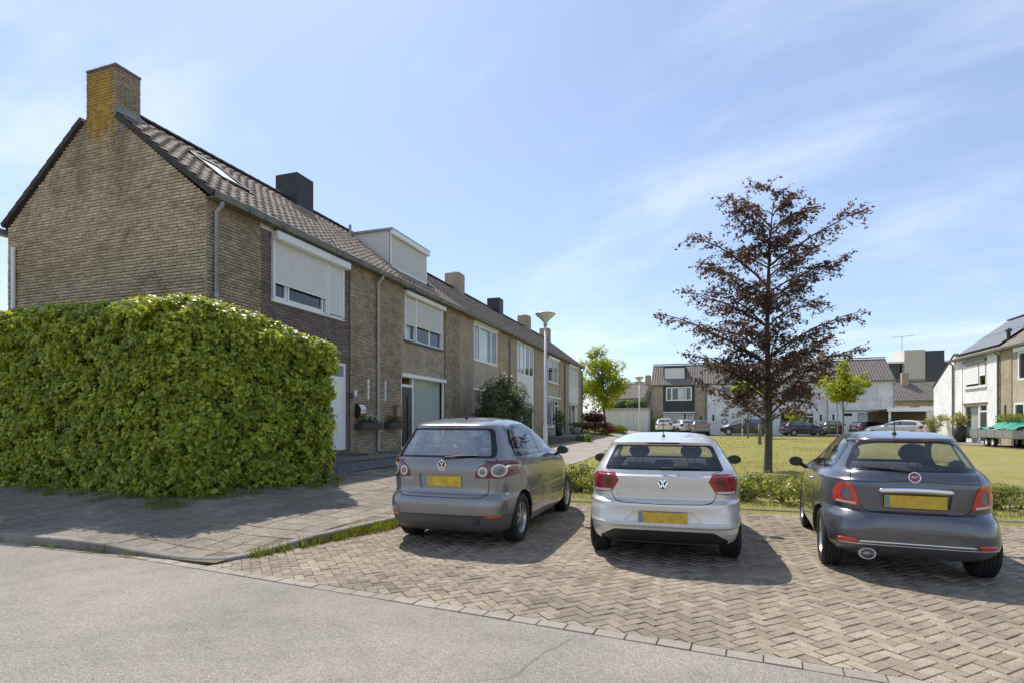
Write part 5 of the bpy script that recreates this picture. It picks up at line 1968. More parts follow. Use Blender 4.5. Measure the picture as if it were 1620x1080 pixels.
# ---- silver white hatchback
polo_light = rounded([(.455, .862), (.50, .935), (.66, .935), (.73, .90), (.735, .725), (.54, .735)], .018, 2)
polo = dict(
    name='parked_car', label='silver white hatchback with dark red angular tail lamps in the middle bay', loc=(9.11, 6.42, 0), yaw=2.6, paint='paint_silver',
    levels=[(.20, -.48, 3.00, .75, 6.5, 3.2), (.24, -.58, 3.10, .79, 6.5, 3.2), (.34, -.655, 3.20, .815, 6.5, 3.2), (.395, -.675, 3.22, .822, 6.4, 3.2), (.41, -.70, 3.23, .826, 6.4, 3.2), (.435, -.706, 3.23, .828, 6.4, 3.2), (.455, -.690, 3.23, .828, 6.4, 3.2), (.55, -.682, 3.22, .828, 6.2, 3.2),
            (.61, -.690, 3.2, .828, 5.6, 3.2), (.640, -.685, 3.18, .828, 5.6, 3.2), (.655, -.645, 3.16, .828, 5.6, 3.2), (.68, -.605, 3.12, .827, 5.6, 3.2), (.75, -.610, 3.02, .824, 5.6, 3.3), (.87, -.628, 2.7, .812, 5.6, 3.5), (.905, -.630, 2.50, .80, 5.6, 3.6), (.92, -.608, 2.40, .792, 5.6, 3.8), (.965, -.585, 2.15, .765, 5.6, 4),
            (1.08, -.485, 1.80, .69, 5.4, 4.2), (1.20, -.375, 1.45, .615, 5.2, 4.3), (1.225, -.385, 1.36, .597, 5.2, 4.3), (1.245, -.395, 1.28, .58, 5.0, 4.3), (1.26, -.33, 1.2, .563, 4.8, 4.3), (1.285, -.12, 1.05, .525, 4.4, 4.2), (1.315, .2, .85, .44, 4, 4), (1.334, .42, .72, .29, 3.6, 3.6), (1.339, .5, .66, .06, 3, 3)],
    scale=(.97, 1, 1), r=.295, wb=2.48, track=1.42, tw=.195, arch=.04, spokes=10, rim='multi', belt=.95,
    rear_frit=[(-.605, .965), (.605, .965), (.60, 1.0), (.515, 1.215), (-.515, 1.215), (-.60, 1.0)],
    rear_glass=[(-.55, .985), (.55, .985), (.545, 1.01), (.475, 1.20), (-.475, 1.20), (-.545, 1.01)],
    windscreen=[(-.68, .95), (.68, .95), (.51, 1.25), (-.51, 1.25)],
    side_surround=[(-.10, .95), (-.28, 1.03), (-.12, 1.15), (.15, 1.235), (.8, 1.255), (1.2, 1.20), (1.85, .945)],
    side_glass=[[(-.06, .965), (-.2, 1.03), (-.08, 1.135), (.15, 1.22), (.72, 1.24), (.76, .965)], [(.83, .965), (.81, 1.24), (1.16, 1.19), (1.76, .96)]],
    glass='car_glass', rear_heads=(0.0,), mirror=(1.68, .92, .19), mirror_paint='plastic_black', headrest=(.14, .10),
    regions=[('diffuser', 'rear', [rounded([(-.66, .27), (-.50, .365), (.50, .365), (.66, .27), (.60, .17), (-.60, .17)], .03)]),
             ('recess', 'rear', [rounded([(-.40, .462), (-.285, .565), (.285, .565), (.40, .462), (.36, .445), (-.36, .445)], .02)]),
             ('gap', 'rear', strip([(.53, .735), (.525, .70), (.485, .655), (.40, .640), (.0, .632), (-.40, .640), (-.485, .655), (-.525, .70), (-.53, .735)], GAP)
              + strip([(.53, .735), (.456, .862), (.50, .94), (.575, .962)], .005) + strip([(-.53, .735), (-.456, .862), (-.50, .94), (-.575, .962)], .005)),
             ('lamp', 'rear', [polo_light, mirror(polo_light)]),
             ('lamp', 'right', [[(-.53, .725), (-.37, .74), (-.36, .88), (-.42, .93), (-.53, .93)]]), ('lamp', 'left', [[(-.53, .725), (-.37, .74), (-.36, .88), (-.42, .93), (-.53, .93)]]),
             ('lampdark', 'rear', [rounded([(.505, .86), (.535, .905), (.615, .905), (.615, .79), (.55, .79)], .01), mirror(rounded([(.505, .86), (.535, .905), (.615, .905), (.615, .79), (.55, .79)], .01))]),
             ('lampclear', 'rear', [[(.545, .742), (.72, .735), (.72, .760), (.535, .766)], mirror([(.545, .742), (.72, .735), (.72, .760), (.535, .766)])]),
             ('gap', 'right', strip([(.78, .30), (.78, .94)], GAP)), ('gap', 'left', strip([(.78, .30), (.78, .94)], GAP))],
    region_parts=dict(diffuser=('diffuser', 'plastic_black', -.012, .012, 1), recess=('plate_recess', 'paint_silver', -.03, .03, 1), gap=('panel_gap', 'groove', -.010, .010, 1), lamp=('tail_light*', 'lens_red', .005, -.02, None),
                      lampdark=('lamp_core*', 'lens_dark_red', .007, -.01, None), lampclear=('reversing_lens*', 'lens_clear', .008, -.01, None)))
root, sh, body = build_car(polo)
plate(root, sh, .428, .55, .245, off=.004, tilt=0.0)
vw_emblem(root, tuple(sh.rear(0, .828, .004)), .056, R(-5))
lettering(root, 'POLO', tuple(sh.rear(-.43, .715, .003)), .030, (R(90), 0, R(-2)), sx=1.3)
wiper(root, sh, -.01, .985, .33, .99)
surf_strip(root, sh, 'brake_light', 'lens_dark_red', -.17, .17, 1.236, .018, .004)
antenna(root, (0.0, .0, 1.288), .20, .15)
for sg in (1, -1):
    for y in (.62, 1.62): door_handle(root, sh, y - .05, .84, sg, 'paint_silver')

# ---- small slate grey three door car
f_light = rounded([(.505, .885), (.60, .88), (.64, .80), (.635, .685), (.435, .672), (.465, .80)], .03)
f_in = rounded([(.525, .838), (.57, .834), (.583, .735), (.495, .730)], .015)
fiat = dict(
    name='parked_car', label='small rounded slate grey car with red framed tail lamps and chrome boot handle', loc=(11.38, 6.42, 0), yaw=-4.5, paint='paint_slate',
    levels=[(.20, -.38, 2.62, .69, 6, 3.0), (.25, -.47, 2.72, .735, 6, 3.0), (.32, -.535, 2.8, .765, 6, 3.0), (.38, -.560, 2.82, .772, 5.8, 3.0), (.46, -.570, 2.83, .775, 5.4, 3.0), (.56, -.560, 2.82, .772, 4.9, 3.0), (.615, -.535, 2.80, .768, 4.3, 3.0), (.64, -.50, 2.78, .768, 4.3, 3.0), (.72, -.505, 2.72, .766, 4.3, 3.1),
            (.86, -.512, 2.52, .752, 4.3, 3.2), (.91, -.505, 2.35, .742, 4.3, 3.4), (.925, -.495, 2.28, .728, 4.2, 3.4), (.98, -.47, 2.0, .685, 4.0, 3.8), (1.02, -.44, 1.85, .640, 3.8, 4), (1.14, -.35, 1.5, .565, 3.7, 4), (1.26, -.255, 1.18, .495, 3.6, 4), (1.285, -.265, 1.10, .48, 3.6, 4), (1.30, -.255, 1.05, .465, 3.6, 4), (1.318, -.16, .97, .44, 3.6, 4),
            (1.34, .02, .85, .40, 3.8, 3.8), (1.36, .22, .68, .27, 3.5, 3.5), (1.367, .32, .58, .06, 3, 3)],
    scale=(.965, 1, 1), r=.288, wb=2.22, track=1.285, tw=.185, arch=.04, spokes=14, rim='multi', belt=.97,
    rear_frit=[(-.535, 1.0), (.535, 1.0), (.52, 1.06), (.43, 1.25), (.28, 1.272), (-.28, 1.272), (-.43, 1.25), (-.52, 1.06)],
    rear_glass=[(-.495, 1.015), (.495, 1.015), (.48, 1.07), (.40, 1.237), (.26, 1.256), (-.26, 1.256), (-.40, 1.237), (-.48, 1.07)],
    windscreen=[(-.58, .98), (.58, .98), (.44, 1.29), (-.44, 1.29)],
    side_surround=[(-.06, 1.0), (-.075, 1.14), (-.01, 1.27), (.2, 1.312), (.75, 1.30), (1.1, 1.19), (1.62, .93), (1.2, .94)],
    side_glass=[[(-.03, 1.015), (-.045, 1.14), (.015, 1.25), (.18, 1.29), (.30, 1.295), (.36, .995)], [(.42, .99), (.37, 1.297), (.73, 1.285), (1.07, 1.175), (1.52, .95), (1.2, .955)]],
    glass='car_glass', rear_heads=(), mirror=(1.44, .93, .17), mirror_paint='paint_slate', headrest=(.15, .11), seat_mat='interior',
    regions=[('plate_recess', 'rear', [rounded([(-.27, .665), (.27, .665), (.29, .825), (-.29, .825)], .03)]),
             ('gap', 'rear', strip([(.50, 1.0), (.515, .90)], GAP) + strip([(-.50, 1.0), (-.515, .90)], GAP) + strip([(.43, .68), (.415, .645), (.37, .628), (.0, .620), (-.37, .628), (-.415, .645), (-.43, .68)], GAP) + strip([(.50, .90), (.0, .917), (-.50, .90)], .004)),
             ('lamp', 'rear', [f_light, mirror(f_light)]), ('core', 'rear', [f_in, mirror(f_in)]),
             ('rev', 'rear', [[(.465, .683), (.615, .695), (.612, .712), (.468, .705)], mirror([(.465, .683), (.615, .695), (.612, .712), (.468, .705)])]),
             ('gap', 'left', strip([(.40, .32), (.33, .60), (.36, .97)], GAP) + strip([(1.62, .93), (1.66, .70), (1.6, .32)], GAP)), ('gap', 'right', strip([(.40, .32), (.33, .60), (.36, .97)], GAP))],
    region_parts=dict(plate_recess=('plate_recess', 'paint_slate', -.03, .03, 1), gap=('panel_gap', 'groove', -.010, .010, 1), lamp=('tail_light*', 'lens_bright_red', .010, -.02, None), core=('lamp_core*', 'lens_grey', .006, .006, None), rev=('reversing_lens*', 'lens_clear', .013, -.01, None)))
root, sh, body = build_car(fiat)
plate(root, sh, .672, .790, .245, off=.002)
surf_strip(root, sh, 'boot_handle', 'chrome', -.29, .29, lambda x: .836 - .12 * x * x, .045, .028)
m = MB()
m.lathe([(.052, .0), (.052, -.008), (.047, -.012), (.040, -.008), (.040, 0)], 28, axis='y', mat=0); m.lathe([(.041, -.004), (.0005, -.006)], 28, axis='y', mat=1)
em = m.build('emblem', ['chrome', 'emblem_red'], root, tuple(sh.rear(0, .952, .002)), (R(-14), 0, 0))
lettering(em, 'FIAT', (0, -.0075, 0), .030, (R(90), 0, 0), sx=.85, ext=.001)
wiper(root, sh, -.02, 1.005, -.36, 1.03)
surf_strip(root, sh, 'brake_light', 'lens_dark_red', -.12, .12, 1.287, .016, .004)
antenna(root, (-.06, .0, 1.333), .22, .05)
surf_strip(root, sh, 'chrome_strip', 'chrome', -.46, .46, .352, .022, .012)
for sg in (1, -1):
    surf_strip(root, sh, 'reflector', 'lens_bright_red', sg * .475, sg * .63, .356, .038, .010)
    door_handle(root, sh, .55, .84, sg, 'chrome')
surf_strip(root, sh, 'bumper_edge', 'chrome', -.64, .64, .325, .010, .006)
m = MB(); m.lathe([(.050, .16), (.058, .0), (.056, -.045), (.046, -.05), (.043, -.04), (.040, .02), (.001, .03)], 20, (-.38, sh.rear(-.38, .30).y + .06, .232), 'y')
for i, v in enumerate(m.v): m.v[i] = (-.38 + (v[0] + .38) * 1.35, v[1], v[2])
m.build('exhaust_tip', 'steel', root)
# ---------------------------------------------------------------- houses across the green
FAR_Y, FAR_Z = 64.7, 0.17


def far_house(x, w, label, mats, holes, gables=('wall_brick', 'wall_brick'), loc=None, rz=0.0, infill=(1.3, 4.7), roofmat='far_tiles', group='houses across the green'):
    r = empty('row_house', loc or (x, FAR_Y, FAR_Z), rz)
    tag(r, label, 'house', group)
    house_shell(r, mats, holes, gables, infill, width=w)
    rf = roof_shell(r, w, roofmat, ov=.02)
    ridge(rf, w)
    gutter(r, w, seams=False)
    return r, rf


# brick house with dormer
W, G, D = (1.62, 4.4, 3.75, 5.30), (1.35, 3.55, .25, 2.3), (3.75, 4.65, .05, 2.3)
fa, rf = far_house(4.2, 6.0, 'brick house with dark cladding band and small roof dormer beside the garages', ('wall_brick', 'wall_dark'), [W, G, D], infill=(1.3, 4.72))
wf = frame(fa, *W, y=.0, fw=.14, mull=(2.25, 3.75)); curtain(wf, 2.9, 3.6, W[2] + .15, W[3] - .15, .2, 'curtain_white', wl=.3)
wf = frame(fa, *G, y=.02, fw=.12); slats(wf, G[0] + .1, G[1] - .1, G[2] + .1, G[3] - .1, .03, 'blind', 'screen_grey', .1)
m = MB(); m.box(1.3, 4.75, -.35, .03, 2.36, 2.5); m.build('canopy', 'white_paint', fa)
df = frame(fa, *D, y=.02, fw=.1, name='door_frame')
for k in range(4):
    m = MB(); m.box(3.88 + k * .18, 3.98 + k * .18, .03, .06, .5, 2.1); m.build('door_slat', 'white_pvc', df)
yf = .75; zb = EAVE.z + (yf - EAVE.y) * math.tan(PITCH); zt = 7.55
m = MB(); m.box(1.35, 3.7, yf, HD / 2, zb - .3, zt, 0); m.box(1.27, 3.78, yf - .12, HD / 2, zt, zt + .1, 1); dorm = m.build('dormer', ['anthracite', 'plastic_black'], rf)
m = MB(); m.box(1.45, 3.6, yf - .02, yf - .002, zb + .02, zt - .06); m.build('screen', 'shutter_white', dorm)
m = MB(); m.tube([(5.4, 1.5, 6.6), (5.4, 1.5, 7.15)], .07, 8); m.build('vent_pipe', 'anthracite', rf)
m = MB(); m.box(5.25, 5.45, -.02, 0, 1.6, 2.05); m.build('slit_window', 'dark_window', fa)
downpipe(fa, .08, 'pipe_grey', .06); downpipe(fa, 5.9, 'pipe_grey', .06)

# white painted row
def white_house(i, label, parts):
    holes = [p[1] for p in parts]
    r, rf = far_house(10.2 + i * 5.9, 5.9, label, ('wall_white', 'wall_white'), holes, ('wall_white', 'wall_white'))
    for kind, h, opt in parts:
        if kind == 'win':
            wf = frame(r, *h, y=.03, fw=.11, mull=opt.get('mull', ()), mat=opt.get('mat', 'white_pvc'))
            if opt.get('curt'): curtain(wf, h[0] + .15, h[1] - .15, h[2] + .12, h[3] - .12, .2, opt['curt'], wl=.3)
            if opt.get('shut'): slats(wf, h[0] + .1, h[1] - .1, h[2] + opt['shut'], h[3] - .08, .01, mat='shutter_white', pitch=.1)
            m = MB(); m.box(h[0] - .08, h[1] + .08, -.06, .02, h[2] - .08, h[2] - .004); m.build('sill', 'white_paint', wf)
        elif kind == 'door':
            df = frame(r, *h, y=.03, fw=.1, bars=((h[0], h[1], h[3] - .42),), name='door_frame')
            m = MB(); m.box(h[0] + .1, h[1] - .1, .05, .09, h[2] + .05, h[3] - .46); d = m.build('door', opt['mat'], r)
            if opt.get('glass'):
                m = MB(); m.box((h[0] + h[1]) / 2 - .12, (h[0] + h[1]) / 2 + .12, .04, .05, .9, 1.7); m.build('door_light', 'shutter_white', d)
            if opt.get('wreath'):
                m = MB()
                c = ((h[0] + h[1]) / 2, .02, 1.45)
                m.tube([(c[0] + .27 * math.cos(a), c[1], c[2] + .27 * math.sin(a)) for a in np.linspace(0, 2 * PI, 20)], .05, 6)
                w = m.build('door_wreath', 'bark_pale', None); w.parent = d
        elif kind == 'slit':
            m = MB(); m.box(h[0], h[1], .05, .06, h[2], h[3]); m.build('slit_window', 'dark_window', r)
    downpipe(r, 5.84, 'pipe_pvc', .05)
    return r, rf


white_house(0, 'white painted row house with a wreath on its white door behind the dark SUV',
            [('door', (1.30, 2.30, .05, 2.35), dict(mat='white_pvc', wreath=1)), ('win', (2.45, 4.7, .55, 2.45), dict(mull=(3.6,), curt='curtain_white')), ('win', (1.55, 4.5, 3.7, 5.3), dict(mull=(2.6, 3.6))), ('slit', (.55, .75, 1.5, 2.2), {})])
wb_, wbr = white_house(1, 'white painted row house with a charcoal door behind the clipped ball tree',
            [('win', (1.35, 3.05, .45, 2.35), dict(mat='screen_grey')), ('door', (3.45, 4.65, .05, 2.35), dict(mat='anthracite', glass=1)), ('win', (1.55, 4.5, 3.7, 5.3), dict(mull=(3.1,))), ('slit', (5.15, 5.35, 1.5, 2.15), {})])
wc_, wcr = white_house(2, 'end of the white painted row with a wide pale window behind the bright young tree',
            [('door', (1.35, 2.3, .05, 2.35), dict(mat='white_pvc')), ('win', (2.55, 4.7, .5, 2.4), dict(curt='curtain')), ('win', (1.7, 4.6, 3.7, 5.2), dict(shut=.1)), ('slit', (.4, .6, 1.5, 2.15), {})])
m = MB(); m.box(1.3, 4.7, -.03, -.002, 2.45, 2.53); m.build('name_strip', 'anthracite', wc_)
for root_, u in ((fa, 5.75), (wb_, 5.6), (wbr.parent, .2)):
    pass
chimney(wb_, 5.5, 6.2, HD / 2 - .4, HD / 2 + .4, RIDGE_Z - .9, RIDGE_Z + .85, 'wall_brick')
chimney(fa, 5.7, 6.3, HD / 2 - .4, HD / 2 + .4, RIDGE_Z - .9, RIDGE_Z + .7, 'wall_brick')

# right hand row, facing the green
RX, RY, RZ = 26.1, 46.1, 0.17
grp = 'row houses on the far side of the street with the trailer'
W, G, D = (1.75, 4.55, 3.55, 5.10), (1.55, 3.55, .15, 2.45), (3.6, 4.65, .05, 2.45)
ra, rra = far_house(0, 6.2, 'white painted corner house with solar panels and beige roller shutter', ('wall_white', 'wall_white'), [W, G, D], ('wall_white', 'wall_white'), (RX, RY, RZ), R(-90), group=grp)
wf = frame(ra, *W, y=.02, fw=.1, mull=(3.65,), mat='screen_grey')
slats(wf, W[0] + .08, 3.6, W[2] + .25, W[3] - .08, .0, 'shutter', 'curtain_white', .09); slats(wf, 3.72, W[1] - .08, W[2] + .7, W[3] - .08, .0, 'shutter', 'curtain_white', .09)
m = MB(); m.box(W[0] - .1, W[1] + .1, -.14, .02, W[3], W[3] + .2); m.build('shutter_box', 'pipe_grey', wf)
m = MB(); m.box(W[0] - .1, W[1] + .1, -.06, .02, W[2] - .08, W[2] - .004); m.build('sill', 'white_paint', wf)
wf = frame(ra, *G, y=.05, fw=.12, mat='screen_grey'); curtain(wf, G[0] + .2, G[1] - .3, .3, 2.3, .3, 'curtain_white', wl=.3)
df = frame(ra, *D, y=.05, fw=.1, bars=((D[0], D[1], 2.0),), name='door_frame')
m = MB(); m.box(D[0] + .1, D[1] - .1, .06, .1, .1, 1.95); m.build('door', 'anthracite', ra)
m = MB(); m.box(1.4, 4.8, -.05, .04, 2.47, 2.56); m.build('lintel', 'bronze_metal', ra)
for k in range(3):
    m = MB(); m.box(.5 + k * .02, 1.45 - k * .02, -.9 + k * .28, -.02, -.1 + k * .17, .07 + k * .17); m.build('brick_step', 'terracotta', ra)
for r_ in range(2):
    for c_ in range(5):
        m = MB(); u0 = .35 + c_ * 1.12
        slope_box(m, u0, u0 + 1.09, .45 + r_ * 1.72, 2.12 + r_ * 1.72, .09, .13, 0)
        m.build('solar_panel', 'solar', rra)
m = MB(); slope_box(m, .33, 5.95, .40, .44, .02, .14); m.build('solar_rail', 'solar_frame', rra)
m = MB(); m.lathe([(.09, 0), (.09, .5), (.16, .52), (.16, .62), (.1, .7), (.001, .7)], 12, slp(6.0, .9, 0)); m.build('vent_cowl', 'anthracite', rra)
downpipe(ra, .06, 'pipe_grey', .06); downpipe(ra, 6.2, 'pipe_grey', .06)
W, G = (1.9, 4.7, 3.6, 5.2), (1.5, 4.7, .2, 2.4)
rb, rrb = far_house(0, 6.2, 'tan brick row house next to the white corner house, behind the trailer', ('wall_brick', 'wall_infill'), [W, G], loc=(RX, RY - 6.21, RZ), rz=R(-90), group=grp)
frame(rb, *W, y=.02, fw=.12, mull=(3.2,)); frame(rb, *G, y=.03, fw=.12, mull=(2.5, 3.6))
m = MB(); m.box(W[0] - .15, W[1] + .15, -.14, .02, W[3], W[3] + .22); m.build('shutter_box', 'white_pvc', rb)
m = MB(); m.box(.55, .75, -.02, 0, 1.5, 2.3); m.build('slit_window', 'dark_window', rb)
rc, rrc = far_house(0, 6.2, 'tan brick row house at the near end of the right hand row', ('wall_brick', 'wall_infill'), [W, G], loc=(RX, RY - 12.42, RZ), rz=R(-90), group=grp)
frame(rc, *W, y=.02, fw=.12, mull=(3.2,)); frame(rc, *G, y=.03, fw=.12, mull=(2.5, 3.6))

# white gabled house and carport between the rows
sd = empty('gabled_house', (27.0, 44.6, .17)); tag(sd, 'white gabled house side rising behind the flat carport roof', 'house')
m = MB()
gp = [(1.6, -.3), (1.6, 5.0), (3.9, 6.15), (7.65, 4.05), (7.65, -.3)]
m.prism(gp, lambda a, b, t: (t, a, b), 0, 8); m.build('wall', 'wall_white', sd)
m = MB()
for a, b in (((1.5, 5.0), (3.9, 6.2)), ((7.8, 4.02), (3.9, 6.2))):
    m.add([(-.04, a[0], a[1]), (-.04, b[0], b[1]), (8.1, b[0], b[1]), (8.1, a[0], a[1]), (-.04, a[0], a[1] + .1), (-.04, b[0], b[1] + .1), (8.1, b[0], b[1] + .1), (8.1, a[0], a[1] + .1)], [(0, 1, 2, 3), (7, 6, 5, 4), (0, 4, 5, 1), (1, 5, 6, 2), (2, 6, 7, 3), (3, 7, 4, 0)])
m.build('roof', 'verge_dark', sd)
cp = empty('carport', (24.0, 52.7, .17)); tag(cp, 'flat roofed carport with white fascia beside the white corner house', 'carport')
m = MB(); m.box(0, 4.6, 0, 6, 2.25, 2.42); m.build('roof', 'verge_dark', cp)
m = MB(); m.box(-.05, 4.65, -.06, -.002, 2.2, 2.52); m.build('fascia', 'white_paint', cp)
for x in (.1, 2.7):
    m = MB(); m.box(x, x + .14, .05, .19, -.2, 2.25); m.build('post', 'white_paint', cp)
m = MB(); m.box(0, 4.6, 5.8, 5.9, -.2, 2.25); m.build('back_wall', 'wood_weathered', cp)
# house and flats further back
W, G = (1.2, 3.0, 3.2, 4.9), (4.0, 5.6, 3.2, 4.9)
bk, rfb = far_house(0, 6.6, 'brown brick house with tiled roof seen over the carport', ('wall_dark', 'wall_brick'), [W, G], loc=(29.6, 76, -1.5), group='houses behind the far row', infill=(.3, 6.3))
frame(bk, *W, y=.02, fw=.14); w_ = frame(bk, *G, y=.02, fw=.14); slats(w_, G[0] + .1, G[1] - .1, G[2] + .1, G[3] - .1, .01, mat='curtain_white', pitch=.1)
chimney(bk, 2.9, 3.6, HD / 2 - .9, HD / 2 - .2, RIDGE_Z - 1.5, RIDGE_Z + .9, 'wall_brick')
fl = empty('apartment_block', (31, 97, 0)); tag(fl, 'flat roofed apartment block with dark glazed top floor on the skyline', 'building')
m = MB(); m.box(0, 22, 0, 10, 0, 7.9); m.build('wall', 'wall_brick', fl)
m = MB(); m.box(.3, 21.5, .6, 9.5, 7.9, 10.3); m.build('top_floor', 'dark_window', fl)
m = MB(); m.box(-.3, 22.3, -.2, 10.2, 10.3, 10.55); m.build('roof', 'white_paint', fl)
m = MB(); m.box(7.2, 9.8, -.4, 5, 7.0, 12.2); m.build('stair_tower', 'render_beige', fl)
m = MB(); m.box(9.81, 12.2, -.3, 5, 7.0, 12.0); m.build('tower_window', 'dark_window', fl)
for k in range(8):
    m = MB(); m.box(.5 + k * 2.6, .62 + k * 2.6, .5, .6, 7.9, 10.3); m.build('mullion', 'anthracite', fl)
m = MB(); m.tube([(7.6, 2, 12.2), (7.6, 2, 14.6)], .04, 6); m.tube([(6.2, 2, 14.4), (9.2, 2, 14.6)], .03, 6)
for k in range(5): m.tube([(6.5 + k * .6, 1.6, 14.43 + k * .04), (6.5 + k * .6, 2.4, 14.43 + k * .04)], .02, 5)
m.build('aerial', 'zinc', fl)
# houses behind the garages
b1, rf1 = far_house(0, 6.2, 'tiled house with tall chimney behind the garages', ('wall_brick', 'wall_brick'), [], loc=(-4.6, 86, -.4), rz=R(-12), group='houses behind the far row')
chimney(b1, 5.6, 6.3, HD / 2 - .4, HD / 2 + .4, RIDGE_Z - .9, RIDGE_Z + 1.1, 'wall_brick')
b2, rf2 = far_house(0, 6.2, 'lower tiled house with flue pots behind the round street lamp', ('wall_brick', 'wall_brick'), [], loc=(1.3, 84.5, -2.0), rz=R(-12), group='houses behind the far row')
chimney(b2, 3.2, 3.9, HD / 2 - .4, HD / 2 + .4, RIDGE_Z - .9, RIDGE_Z + .5, 'wall_brick')
# garages
gr = empty('garage_block', (-.6, 60.6, .55)); tag(gr, 'low white garage block with flat roof at the end of the path', 'garage')
m = MB(); m.box(0, 4.75, .05, 6, -.5, 2.28); m.build('wall', 'white_paint', gr)
m = MB(); m.box(-.1, 4.85, -.12, 6.1, 2.284, 2.5); m.build('roof_edge', 'concrete_light', gr)
for a, b in ((.25, 1.95), (2.35, 3.25), (3.35, 4.6)):
    m = MB(); m.box(a, b, -.02, .04, -.3, 2.1); d = m.build('garage_door', 'garage_door', gr)
    n = int((b - a) / .3)
    for k in range(1, n):
        q = MB(); x = a + (b - a) * k / n; q.box(x - .012, x + .012, -.026, -.0205, -.25, 2.05); q.build('door_rib', 'concrete_light', d)
fb = empty('wooden_fence', (-7.6, 57, .5)); tag(fb, 'weathered board fence behind the green tree and red maple', 'fence')
for k in range(28):
    m = MB(); m.box(k * .27, k * .27 + .25, 0, .03, -.3, 1.9 + .02 * (k % 3)); m.build('board', 'wood_weathered', fb)

# ---------------------------------------------------------------- parked cars across the green
FARC = {}


def far_car(label, paint, loc, yaw, scale=(1, 1, 1), tail='lens_red'):
    pts = polo['levels']
    sp = dict(name='parked_car', label=label, loc=(loc[0], loc[1], gzf(loc[0], loc[1]) + .04), yaw=yaw, paint=paint, levels=pts, r=.295, wb=2.48, track=1.40, tw=.2, arch=.03, spokes=8, rim='six', belt=.95, nl=44, nq=18, group='cars parked across the green',
              cache=FARC, rear_frit=None, rear_glass=polo['rear_glass'], windscreen=polo['windscreen'], side_surround=polo['side_surround'], side_glass=polo['side_glass'], glass='car_glass_dark', side_glass_mat='car_glass_dark', rear_heads=(), mirror=(1.6, .94, .18), mirror_paint=paint,
              regions=[('lamp', 'rear', [polo_light, mirror(polo_light)]), ('head', 'front', [[(.42, .66), (.72, .70), (.72, .80), (.5, .78)], mirror([(.42, .66), (.72, .70), (.72, .80), (.5, .78)])]), ('diffuser', 'rear', [[(-.9, .17), (.9, .17), (.9, .33), (-.9, .33)]])],
              region_parts=dict(lamp=('tail_light*', tail, .006, -.02, None), head=('headlight*', 'lens_clear', .004, -.02, None), diffuser=('bumper_skirt', 'plastic_black', 0, 0, 1)))
    root, sh, body = build_car(sp)
    plate(root, sh, .70, .82, .245)
    root.scale = scale
    return root


far_car('white hatchback parked nearest the garages with its tail to the green', 'paint_white', (6.0, 58.6), 0, (1.08, 1.05, 1.16))
far_car('white car parked between the white and the grey hatchback', 'paint_white', (8.1, 60.2), 25, (1.08, 1.05, 1.12))
far_car('grey hatchback with bright red tail lamps parked outside the brick house', 'paint_mid', (9.5, 57.6), 4, (1.1, 1.05, 1.12), 'lens_bright_red')
far_car('dark grey SUV parked side on before the wreath door', 'paint_dark', (15.0, 58.9), 86, (1.1, 1.13, 1.24))
far_car('navy blue saloon parked before the charcoal door', 'paint_navy', (17.6, 58.8), -70, (1.1, 1.1, 1.08))
far_car('dark estate car parked beside the bicycles', 'paint_dark', (21.2, 58.6), -12, (1.1, 1.05, 1.12))
far_car('navy hatchback parked under the wide pale window', 'paint_navy', (23.0, 56.6), -68, (1.08, 1.05, 1.08), 'lens_bright_red')
far_car('pale silver car parked in front of the carport', 'paint_silver', (25.6, 51.6), 58, (1.1, 1.1, 1.12))

# ---------------------------------------------------------------- street lamps
def street_lamp(loc, h, label):
    r = empty('street_lamp', loc); tag(r, label, 'street lamp', 'street lamps along the path')
    m = MB(); m.lathe([(.075, -.1), (.075, 1.1), (.055, 1.16), (.042, h - .45), (.0, h - .45)], 18); m.build('pole', 'lamp_pole', r)
    m = MB(); m.lathe([(.05, h - .47), (.065, h - .46), (.07, h - .36), (.05, h - .34)], 16); m.build('collar', 'pole_dark' if 'pole_dark' in MAKERS else 'lamp_alu', r)
    m = MB(); m.lathe([(.06, h - .36), (.10, h - .31), (.20, h - .21), (.31, h - .12), (.335, h - .085)], 28); m.build('lamp_bowl', 'lamp_lens', r)
    m = MB(); m.lathe([(.335, h - .085), (.36, h - .06), (.335, h - .045), (.22, h - .012), (.08, h), (.04, h + .03), (.001, h + .04)], 28); m.build('lamp_hood', 'lamp_alu', r)
    return r


street_lamp((4.45, 18.4, .25), 4.98, 'tall pale street lamp with bowl head standing at the path beside the big shrub')
street_lamp((5.0, 44, .3), 4.75, 'street lamp with bowl head standing before the white garages')
# thin pole by the white row
m = MB(); m.tube([(13.3, 57.2, .1), (13.3, 57.2, 5.0)], .05, 8); m.box(13.22, 13.38, 57.1, 57.3, 5.0, 5.12)
tag(m.build('lamp_pole', 'lamp_pole'), 'thin grey pole standing behind the copper beech', 'pole')
rs = empty('road_sign', (20.9, 55.2, .15)); tag(rs, 'small street sign on a thin post beside the bright young tree', 'sign')
m = MB(); m.tube([(0, 0, 0), (0, 0, 4.3)], .035, 8); m.build('post', 'zinc', rs)
m = MB(); m.box(-.2, .2, -.05, -.02, 3.7, 4.05); m.build('sign_panel', 'plate_blue', rs)

